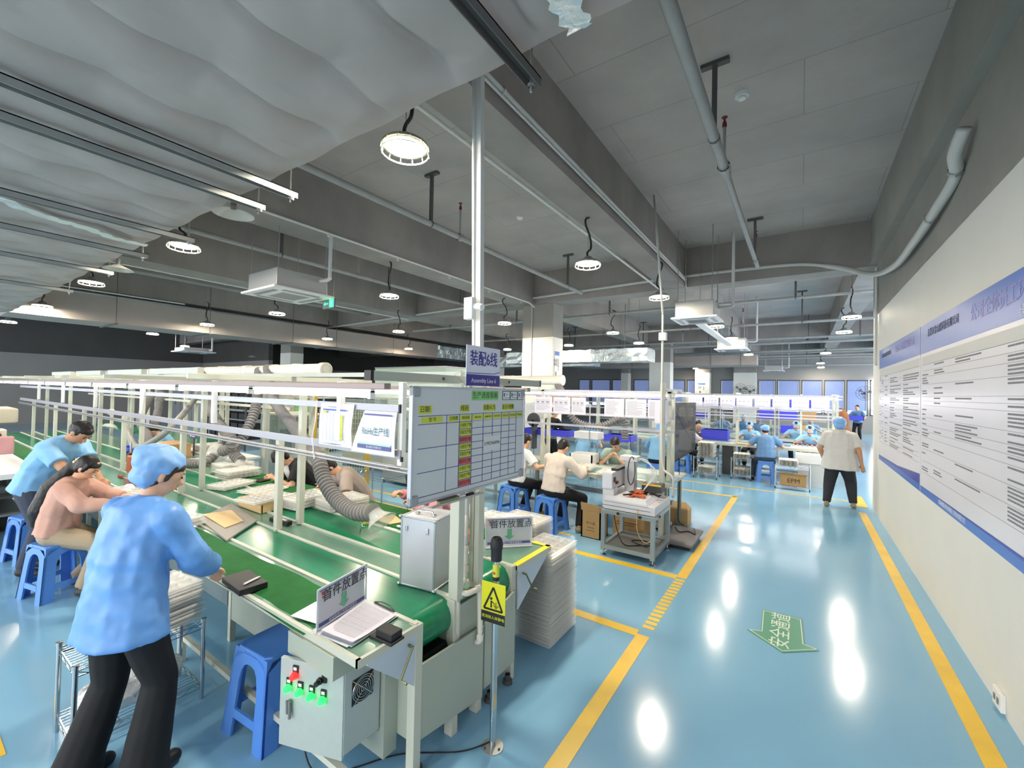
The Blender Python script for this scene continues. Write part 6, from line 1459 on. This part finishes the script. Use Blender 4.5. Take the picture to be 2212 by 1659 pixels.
# ================================================================ dispensing machine on trolley
cr0, cr1, cy0, cy1 = -1.97, -1.38, 4.95, 5.6
ct = thing('machine_trolley', 'galvanised steel trolley with levelling feet under the dispensing machine', 'trolley', ((cr0+cr1)/2, 5.27, 0))
gs = M('trolley_steel', (168, 176, 178), .35, .55, nz=(5, .1))
for x in (cr0, cr1):
    for y in (cy0, cy1):
        MB().box(x-.024, x+.024, y-.024, y+.024, .06, .55).build('leg', gs, ct, bevel=.003)
        MB().lathe([(0, 0), (.035, 0), (.035, .008), (.01, .02), (.008, .065)], (x, y, 0), 16).build('levelling_foot', chrome, ct, smooth='auto')
for z in (.08, .5):
    k = MB().box(cr0, cr1, cy0-.022, cy0+.022, z, z+.05).box(cr0, cr1, cy1-.022, cy1+.022, z, z+.05).box(cr0-.022, cr0+.022, cy0, cy1, z, z+.05).box(cr1-.022, cr1+.022, cy0, cy1, z, z+.05); k.build('frame', gs, ct, bevel=.003)
MB().box(cr0, cr1, cy0, cy1, .115, .12).build('bottom_shelf', M('shelf_grey', (126, 126, 122), .45), ct); MB().box(cr0-.02, cr1+.02, cy0-.02, cy1+.02, .545, .552).build('top_plate', gs, ct)
for p_ in ((-1.78, cy0-.03, .53), (-1.52, cy0-.03, .53), (cr1+.03, 5.1, .53)):
    MB().lathe([(.018, 0), (.018, .01), (0, .012)], p_, 5, (0, -1, 0) if p_[1] < 5 else (1, 0, 0)).build('star_knob', black, ct)
MB().tube(spline([(-1.9, 5.1, .5), (-1.86, 5.1, .3), (-1.75, 5.05, .14), (-1.6, 5.15, .128), (-1.48, 5.25, .128), (-1.6, 5.35, .128), (-1.72, 5.25, .128), (-1.5, 5.15, .128)], 8), .006, 6).build('cable', black, ct, smooth=True)
MB().tube(spline([(-1.55, cy0-.03, .62), (-1.55, cy0-.04, .4), (-1.48, cy0-.04, .27), (-1.4, cy0-.03, .28), (-1.36, cy0+.05, .4)], 8), .005, 6).build('tan_hose', M('hose_tan', (196, 160, 110), .5), ct, smooth=True)
dp = thing('dispensing_machine', 'white desktop dispensing robot with arm, hoses and clamps on the trolley', 'machine', (-1.67, 5.27, .552))
dm1 = M('robot_white', (216, 214, 218), .35, nz=(3, .03))
MB().box(cr0, cr1+.02, cy0, cy1+.03, .556, .66).poly([(cr0, cy0, .66), (cr1-.06, cy0, .66), (cr1-.1, cy0+.02, .72), (cr0, cy0+.02, .72)], (0, 1, 0), cy1-cy0-.02).build('base', dm1, dp, bevel=.006)
MB().box(cr0-.02, cr1-.03, cy0-.004, cy0+.004, .6, .604).box(cr0, cr1-.05, cy0-.002, cy0+.001, .645, .648).build('panel_gap', dkgrey, dp)
MB().box(-2.0, -1.86, 4.98, 5.12, .56, .8).build('column', dm1, dp, bevel=.004); MB().box(-2.0, -1.87, 4.96, 5.6, .79, .99).build('arm', dm1, dp, bevel=.005)
MB().box(-1.995, -1.875, 4.954, 4.962, .80, .98).build('arm_cover', M('robot_cover', (222, 222, 230), .35), dp, bevel=.002)
MB().box(-1.84, -1.72, 5.3, 5.42, .72, 1.12).build('head_slide', M('robot_alu', (196, 198, 200), .3, .5), dp, bevel=.004); MB().box(-1.9, -1.68, 5.28, 5.44, 1.1, 1.16).build('head_motor', dm1, dp, bevel=.004)
MB().box(-1.87, -1.86, 5.0, 5.05, .87, .93).box(-1.87, -1.85, 5.06, 5.12, .84, .87).build('side_knob', M('knob_brown', (90, 40, 30), .4), dp)
MB().box(-1.94, -1.86, 5.1, 5.5, .99, 1.02).build('cable_chain', black, dp)
MB().tube([(-1.72+.0, 5.2+.13*math.cos(a), 1.0+.17*math.sin(a)) for a in [2*PI*i/28 for i in range(29)]], .006, 6).build('hose_loop', black, dp, smooth=True)
for i in range(3): MB().tube(spline([(-1.72+.02*i, 5.34, 1.14), (-1.55+.03*i, 5.3, 1.12-.03*i), (-1.5+.02*i, 5.3, .95), (-1.6, 5.3, .76)], 8), .005, 6).build('white_hose', white_p, dp, smooth=True)
MB().cyl((-1.56, 5.5, .72), (-1.56, 5.5, .93), .07).build('glass_pot', ho, dp, smooth='auto'); MB().cyl((-1.78, 5.36, .72), (-1.78, 5.36, .8), .012).build('needle', steel, dp)
MB().box(-1.66, -1.42, 5.42, 5.6, .72, .82).mat(1).box(-1.66, -1.42, 5.415, 5.42, .8, .82).build('controller', [dkgrey, yellow_m], dp, bevel=.003)
r = random.Random(4)
for i in range(16):
    x = r.uniform(-1.72, -1.42); y = r.uniform(5.02, 5.3); a = r.uniform(0, 3.1); L = r.uniform(.05, .08); zc = .726+r.uniform(0, .025)
    t = thing('spring_clamp', ('orange', 'black')[i % 2]+' spring clamp, '+nth(i//2+1)+' of that colour in the heap on the dispensing machine', 'clamp', (x, y, zc), 'heap of clamps on the dispensing machine')
    MB().bar((x-L*math.cos(a), y-L*math.sin(a), zc), (x+L*math.cos(a), y+L*math.sin(a), zc+.012), .024, .014).bar((x-L*math.cos(a+.5), y-L*math.sin(a+.5), zc+.012), (x+L*math.cos(a+.5), y+L*math.sin(a+.5), zc+.004), .018, .012).build('jaws', (M('clamp_orange', (200, 92, 44), .45), black)[i % 2], t)
# cartons and scale around the trolley
cb0 = thing('cardboard_box', 'open brown carton with raised flap left of the trolley', 'box', (-2.32, 5.45, 0))
MB().box(-2.46, -2.18, 5.38, 5.40, 0, .36).box(-2.46, -2.18, 5.62, 5.64, 0, .36).box(-2.46, -2.44, 5.38, 5.64, 0, .36).box(-2.2, -2.18, 5.38, 5.64, 0, .36).box(-2.46, -2.18, 5.38, 5.64, 0, .01).build('body', card, cb0)
MB().poly([(-2.46, 5.38, .36), (-2.18, 5.38, .36), (-2.22, 5.36, .46), (-2.46, 5.36, .47)], (0, -1, 0), .004).build('flap', card, cb0); MB().poly([(-2.18, 5.38, .36), (-2.18, 5.64, .36), (-2.13, 5.64, .45), (-2.15, 5.42, .45)], (1, 0, 0), .004).build('flap', card, cb0)
text('东小品', 'print', M('box_print', (92, 66, 44), .7), .045, (-2.32, 5.378, .2), (1, 0, 0), (0, 0, 1), cb0, .0004); MB().box(-2.37, -2.27, 5.3785, 5.38, .14, .146).box(-2.38, -2.26, 5.3785, 5.38, .1, .105).build('small_print', MATS['box_print'], cb0)
cb1 = thing('cardboard_box', 'brown carton seen through the legs of the trolley', 'box', (-1.95, 5.9, 0)); MB().box(-2.15, -1.72, 5.75, 6.1, 0, .32).build('body', card, cb1); MB().box(-2.1, -1.8, 5.748, 5.75, .18, .19).box(-2.1, -1.85, 5.748, 5.75, .15, .157).build('small_print', MATS['box_print'], cb1)
cb2 = thing('cardboard_box', 'small tan carton with peaked flaps behind the black stand', 'box', (-1.5, 6.85, 0))
MB().box(-1.66, -1.38, 6.75, 7.0, 0, .22).poly([(-1.66, 6.75, .22), (-1.38, 6.75, .22), (-1.42, 6.87, .32), (-1.62, 6.87, .32)], (0, 1, .0), .004).poly([(-1.38, 6.75, .22), (-1.38, 7.0, .22), (-1.44, 6.88, .32)], (1, 0, 0), .004).build('body', M('carton_tan', (208, 170, 116), .7), cb2)
sc = thing('floor_scale', 'flat grey platform scale on the floor right of the trolley', 'scale', (-1.3, 6.0, 0)); MB().box(-1.5, -1.1, 5.65, 6.4, .05, .09).build('platform', M('scale_grey', (120, 116, 118), .5), sc, bevel=.01); MB().box(-1.46, -1.14, 5.7, 6.35, 0, .05).build('base', black, sc)
MB().tube(spline([(-1.45, 6.3, .1), (-1.35, 6.1, .096), (-1.25, 6.2, .097), (-1.15, 6.1, .097), (-1.2, 6.3, .12)], 8), .006, 6).build('cable', black, sc, smooth=True)
# black stand with tinted panel
bs_ = thing('tinted_board', 'dark tinted glass board on a black stand reflecting a worker', 'board', (-1.6, 6.5, 0))
MB().box(-1.65, -1.585, 6.42, 6.5, 0, 1.05).build('pole', black, bs_, bevel=.004); MB().box(-1.75, -1.35, 6.3, 6.62, 0, .03).build('foot', black, bs_, bevel=.006)
pA = V(-1.6, 6.46, 0); pB = V(-1.38, 7.15, 0)
MB().poly([pA+V(0, 0, .93), pB+V(0, 0, 1.12), pB+V(0, 0, 1.83), pA+V(.02, 0, 1.83), pA+V(0, 0, 1.8)], (pB-pA).cross(V(0, 0, 1)).normalized(), .02).build('panel', M('tint_glass', (60, 66, 76), .04, alpha=.66, spec=1), bs_)
MB().bar(pA+V(0, 0, .92), pB+V(0, 0, 1.11), .03, .025).bar(pA+V(0, 0, .92), pA+V(0, 0, 1.82), .03, .025).build('frame', black, bs_)
MB().tube(spline([(-1.5, 6.7, 1.0), (-1.48, 6.65, .5), (-1.5, 6.7, .1), (-1.4, 6.6, .05)], 6), .006, 6).build('cable', black, bs_, smooth=True)
# ================================================================ third line
L8 = workline('third assembly line with bright tube lights and seated workers in blue', -4.2, .7, 11.75, 12.35, 12.95, .76, (-4.0, -1.35, .62))
lb8 = ['leftmost, behind the tinted board', 'second from the left with house drawings', 'third from the left', 'fourth with small drawings', 'fifth, grey', 'sixth, with dark foot band', 'seventh, with small drawings near the right end', 'rightmost, grey metal-like']
for i in range(8):
    a = -2.5+i*.385; minisheet(a, a+.34, 1.66, 1.88, 12.17, 'instruction sheet on the third line, '+lb8[i], i+40)
for i, (x, n_) in enumerate(((-.95, 3), (-.1, 6))):
    for k in range(n_):
        a = x+k*.09; t = thing('red_fixture', 'small dark red fixture, '+nth(k+1)+' in the '+('left' if n_ == 3 else 'right')+' row on the third line', 'fixture', (a, 11.95, .76), 'row of red fixtures on the third line')
        MB().box(a-.02, a+.02, 11.93, 11.97, .77, .83).build('foot', white_p, t); MB().lathe([(0, 0), (.022, .01), (.03, .04), (.015, .06), (0, .062)], (a, 11.95, .83), 8).build('head', M('fixture_red', (110, 34, 44), .4), t)
MB().box(-1.05, -.6, 11.85, 12.05, .762, .8).build('fixture_base', white_p, L8); MB().box(-.2, .45, 11.85, 12.05, .762, .8).build('fixture_base', white_p, L8)
crs = [(.0, 0)]
for k in range(3): crate(-1.9, 12.6, .77+k*.085, 'blue crate stacked on the third line, '+('bottom', 'middle', 'top')[k]+' one', .62, .4, .09)
r8a = wire_rack('chrome wire cart under the tall grey tray pile, left of the third line', -2.1, -1.6, 10.85, 11.3, (.47, .12), .03, wheels=True)
tray_stack(-1.85, 11.08, .475, 24, 'tall grey tray pile on the left wire cart', 'topmost tray of the tall grey pile on the left wire cart', TMW, 0, .0145, .012); tray_stack(-1.85, 11.08, .125, 9, 'grey tray pile low in the left wire cart', 'top tray of the grey pile low in the left wire cart', TMW, 0, .0145)
wire_rack('chrome wire cart in the middle, left of the denim-blue uniform', -1.35, -.95, 11.25, 11.7, (.47, .1), .03, wheels=True)
tray_stack(-1.15, 11.48, .475, 7, 'trays on the middle wire cart', 'top tray on the middle wire cart', TMW, .05, .016); tray_stack(-1.15, 11.48, .105, 8, 'trays low in the middle wire cart', 'top tray low in the middle wire cart', TMW, .05, .016)
wire_rack('chrome wire cart holding the carton with big letters', -.45, .16, 10.75, 11.2, (.47, .06), .03, wheels=True)
tray_stack(-.22, 10.98, .475, 8, 'white trays on the right wire cart', 'top white tray on the right wire cart', TMW, .05, .016)
ep = thing('cardboard_box', 'brown carton printed with big black letters on the right wire cart', 'box', (-.1, 10.95, .08)); MB().box(-.36, .1, 10.78, 11.1, .075, .3).build('body', card, ep); text('EPM', 'print', ink, .13, (-.12, 10.777, .18), (1, 0, 0), (0, 0, 1), ep, .0006)
MB().poly([(-.36, 10.78, .3), (.1, 10.78, .3), (.12, 10.72, .33), (-.42, 10.72, .34)], (0, 0, 1), .004).build('flap', card, ep)
t = thing('white_carton', 'big white tray carton on the edge of the third line beside the walking person', 'box', (.2, 11.5, .5)); MB().box(-.1, .62, 11.3, 11.7, .5, .7).build('body', white_p, t, bevel=.01); MB().box(-.05, .6, 11.35, 11.65, 0, .5).build('stand', M('stand_white', (206, 206, 202), .5), t)
t = thing('yellow_folder', 'tan sheet held low beside the denim-blue uniform', 'paper', (-1.15, 11.9, .77)); MB().poly([(-1.4, 11.8, .775), (-1.05, 11.76, .775), (-1.0, 12.0, .775), (-1.32, 12.02, .775)], (0, 0, 1), .003).build('sheet', wood, t)
t = thing('dark_cabinet', 'dark grey cabinet under the third line between the wire carts', 'cabinet', (-1.48, 11.9, 0)); MB().box(-1.62, -1.38, 11.8, 12.3, 0, .7).build('body', dkgrey, t)
# ================================================================ shelving and lines farther back
def shelf_unit(label, x0, x1, y, z1, seed, name='crate_rack'):
    t = wire_rack(label, x0, x1, y, y+.5, (.3, .75, 1.2, 1.6), .1, name, cream, top=z1); r = random.Random(seed)
    for z in (.31, .76, 1.21, 1.61):
        x = x0+.25
        while x < x1-.2:
            w_ = r.choice((.4, .5)); h = r.choice((.15, .25, .3))
            if r.random() < .75:
                m_ = r.choice([bluepl, bluepl, M('crate_dblue', (40, 60, 150), .4), white_p, card])
                MB().box(x-w_/2, x+w_/2, y+.05, y+.45, z, z+h).build('stored_box', m_, t)
            x += w_+.05
    return t
shelf_unit('tall wire rack of blue crates behind the third line, left', -4.4, -2.6, 15.2, 1.95, 1)
shelf_unit('tall wire rack of blue crates behind the third line, middle', -2.3, -.7, 16.2, 1.95, 2)
shelf_unit('tall wire rack of blue crates behind the third line, right', -.6, .7, 16.4, 1.95, 3)
shelf_unit('low far rack of crates near the windows', -6.5, -3.5, 23, 1.7, 4)
L9 = workline('fourth assembly line far behind with bright tube lights', -6.5, .9, 14.0, 14.4, 14.9, .76, (-6, -3, 0, .8))
L10 = workline('fifth assembly line farthest behind below the windows', -8, 1.2, 19.3, 19.9, 20.5, .76, (-7, -4, -1, 1.1))
L11 = workline('far assembly line beyond the white column on the left', -16, -7.5, 10.9, 11.4, 11.9, .76, (-15, -12.5, -10, -7.7))
for i, (x, y) in enumerate(((-3.0, 28.6), (-2.5, 28.6), (2.7, 28.4))):
    t = thing('stand_fan', 'dark wall fan high before the far windows, '+('left', 'middle', 'right')[i], 'fan', (x, y, 2.2)); c = V(x, y, 2.2+.1*(i == 0))
    k = MB()
    for r_ in (.12, .24, .36): k.tube([c+V(r_*math.cos(a), 0, r_*math.sin(a)) for a in [2*PI*q/20 for q in range(21)]], .008, 5)
    for q in range(12): a = q*PI/6; k.bar(c, c+V(.36*math.cos(a), 0, .36*math.sin(a)), .006, .006)
    k.build('guard', dkgrey, t); MB().ball(c, .07).build('hub', dkgrey, t)
    for q in range(3):
        a = q*2.1+.4; MB().poly([c+V(.05*math.cos(a), -.01, .05*math.sin(a)), c+V(.3*math.cos(a-.3), -.03, .3*math.sin(a-.3)), c+V(.3*math.cos(a+.3), .02, .3*math.sin(a+.3))], (0, 1, 0), .004).build('blade', mgrey, t)
    MB().box(c.x-.03, c.x+.03, c.y, 29.9, 2.15, 2.2).build('arm', dkgrey, t)
# wall lights at far right, brown heap, yellow mat, column notices
for i, z in enumerate((1.35, 2.2)): tag(MB().box(3.15, 3.3, 29.8, 29.86, z, z+.75).build('vertical_tube_light', M('far_tube', (255, 255, 255), .5, emit=8)), 'vertical bright tube light by the far windows, '+('lower', 'upper')[i], 'light')
t = thing('paper_bag', 'brown crumpled paper sack standing near the far right', 'bag', (1.3, 20.5, 0)); k = MB(); ellip(k, (1.3, 20.5, .5), (.3, .3, .5)); ellip(k, (1.25, 20.5, 1.1), (.26, .25, .45)); k.build('sack', M('sack_brown', (150, 96, 56), .8, bump=(8, 1, .05)), t, smooth=True)
t = thing('white_counter', 'white counter far right beyond the wall end', 'counter', (2.3, 22, 0)); MB().box(2.75, 3.4, 20, 23.5, 0, .9).build('body', white_p, t)
tag(MB().box(.78, 1.0, 9.9, 10.9, .001, .006).build('floor_mat', yellow_m), 'yellow floor mat patch beside the walking person', 'mat')
def colnotice(x, y0, y1, z0, z1, label, face='x'):
    t = thing('column_notice', label, 'notice', (x, y0, z0)); 
    def b(a, c, e, f, o): return (x, x+o, y0+(y1-y0)*a, y0+(y1-y0)*c, z0+(z1-z0)*e, z0+(z1-z0)*f) if face == 'x' else (y0+(y1-y0)*a, y0+(y1-y0)*c, x-o, x, z0+(z1-z0)*e, z0+(z1-z0)*f)
    MB().box(*b(0, 1, 0, 1, .006)).build('board', white_p, t); MB().box(*b(.03, .97, .85, .98, .008)).box(*b(.03, .97, .02, .07, .008)).build('blue_band', MATS['poster_blue'], t)
    xd, p_ = ((0, 1, 0), lambda a, e: (x+.008, y0+(y1-y0)*a, z0+(z1-z0)*e)) if face == 'x' else ((1, 0, 0), lambda a, e: (y0+(y1-y0)*a, x-.008, z0+(z1-z0)*e))
    text('标语\n规范', 'lettering', ink, (z1-z0)*.12, p_(.25, .62), xd, (0, 0, 1), t, .0008); text('全\n员\n参\n与', 'lettering', ink, (z1-z0)*.1, p_(.78, .55), xd, (0, 0, 1), t, .0008)
    e = MB().ball(p_(.3, .25), (.01, (y1-y0)*.12, (z1-z0)*.1) if face == 'x' else ((y1-y0)*.12, .01, (z1-z0)*.1)); e.build('emblem', M('olive_em', (130, 136, 84), .6), t)
colnotice(-5.206, 9.6, 9.86, 2.2, 3.0, 'upright notice with blue header on the side of the nearest column')
colnotice(28.995, -5.42, -4.98, 1.95, 2.7, 'upright notice with blue header on the far middle column', 'y')
colnotice(9.498, -5.0, -4.8, 1.7, 1.95, 'small notice at the foot of the column beyond the exhaust pipe', 'y')

# ---- small things on the near line
def small_sign(px, py, y, label):
    c = at(px, py, y=y); t = thing('small_sign', label, 'sign', (c.x, y, ZT)); MB().box(c.x-.13, c.x+.13, y-.01, y, c.z-.05, c.z+.05).build('plate', navy, t); MB().box(c.x-.01, c.x+.01, y, y+.02, ZT, c.z).build('stem', dkgrey, t)
    MB().box(c.x-.1, c.x-.05, y-.013, y-.01, c.z-.025, c.z+.02).box(c.x-.02, c.x+.1, y-.013, y-.01, c.z+.0, c.z+.015).box(c.x-.02, c.x+.08, y-.013, y-.01, c.z-.025, c.z-.01).build('lettering', paper, t)
small_sign(418, 940, 2.95, 'small violet sign plate on a stem behind the far table, left')
cf = thing('cotton_pieces', 'white cotton pieces on the far mat beside the hood', 'cotton', at(862, 1137, z=ZT)); c = at(862, 1137, z=ZT+.012)
k = MB(); k.ball(c, (.03, .014, .01)); k.ball(c+V(.04, .01, 0), (.02, .012, .009)); k.build('cotton', white_p, cf, smooth=True)
hk = thing('metal_hook', 'small shiny bent metal hook standing on the far belt before the tape roll', 'hook', at(783, 1138, z=ZT)); c = at(783, 1138, z=ZT)
MB().tube(spline([c+V(.03, 0, .004), c+V(0, 0, .004), c+V(-.01, 0, .05), c+V(-.005, 0, .11)], 5), .006, 8).build('hook', chrome, hk, smooth=True)
for px, py, l in ((560, 1038, 'under the writing hand of the person in black and white'), (690, 1068, 'in front of the person in beige tee')):
    c = at(px, py, z=ZT+.012); t = thing('black_work_pad', 'flat black work pad '+l, 'pad', (c.x, c.y, ZT)); MB().box(c.x-.1, c.x+.1, c.y-.07, c.y+.07, ZT+.008, ZT+.022, rz=.3).build('pad', black, t)
c = at(862, 1098, y=2.95)
t = thing('red_cutter', 'red and silver pliers lying on the near belt behind the bench press', 'pliers', (-7.1, 1.75, ZT)); MB().box(-7.2, -7.05, 1.73, 1.76, ZT, ZT+.02).build('handle', red, t); MB().box(-7.05, -6.95, 1.735, 1.755, ZT, ZT+.012).build('jaw', steel, t)
t = thing('orange_tools', 'orange tool tray in front of the far person in light blue', 'tray', (-9.7, 2.8, ZT)); MB().box(-9.9, -9.4, 2.7, 2.88, ZT, ZT+.05).build('body', orange, t)
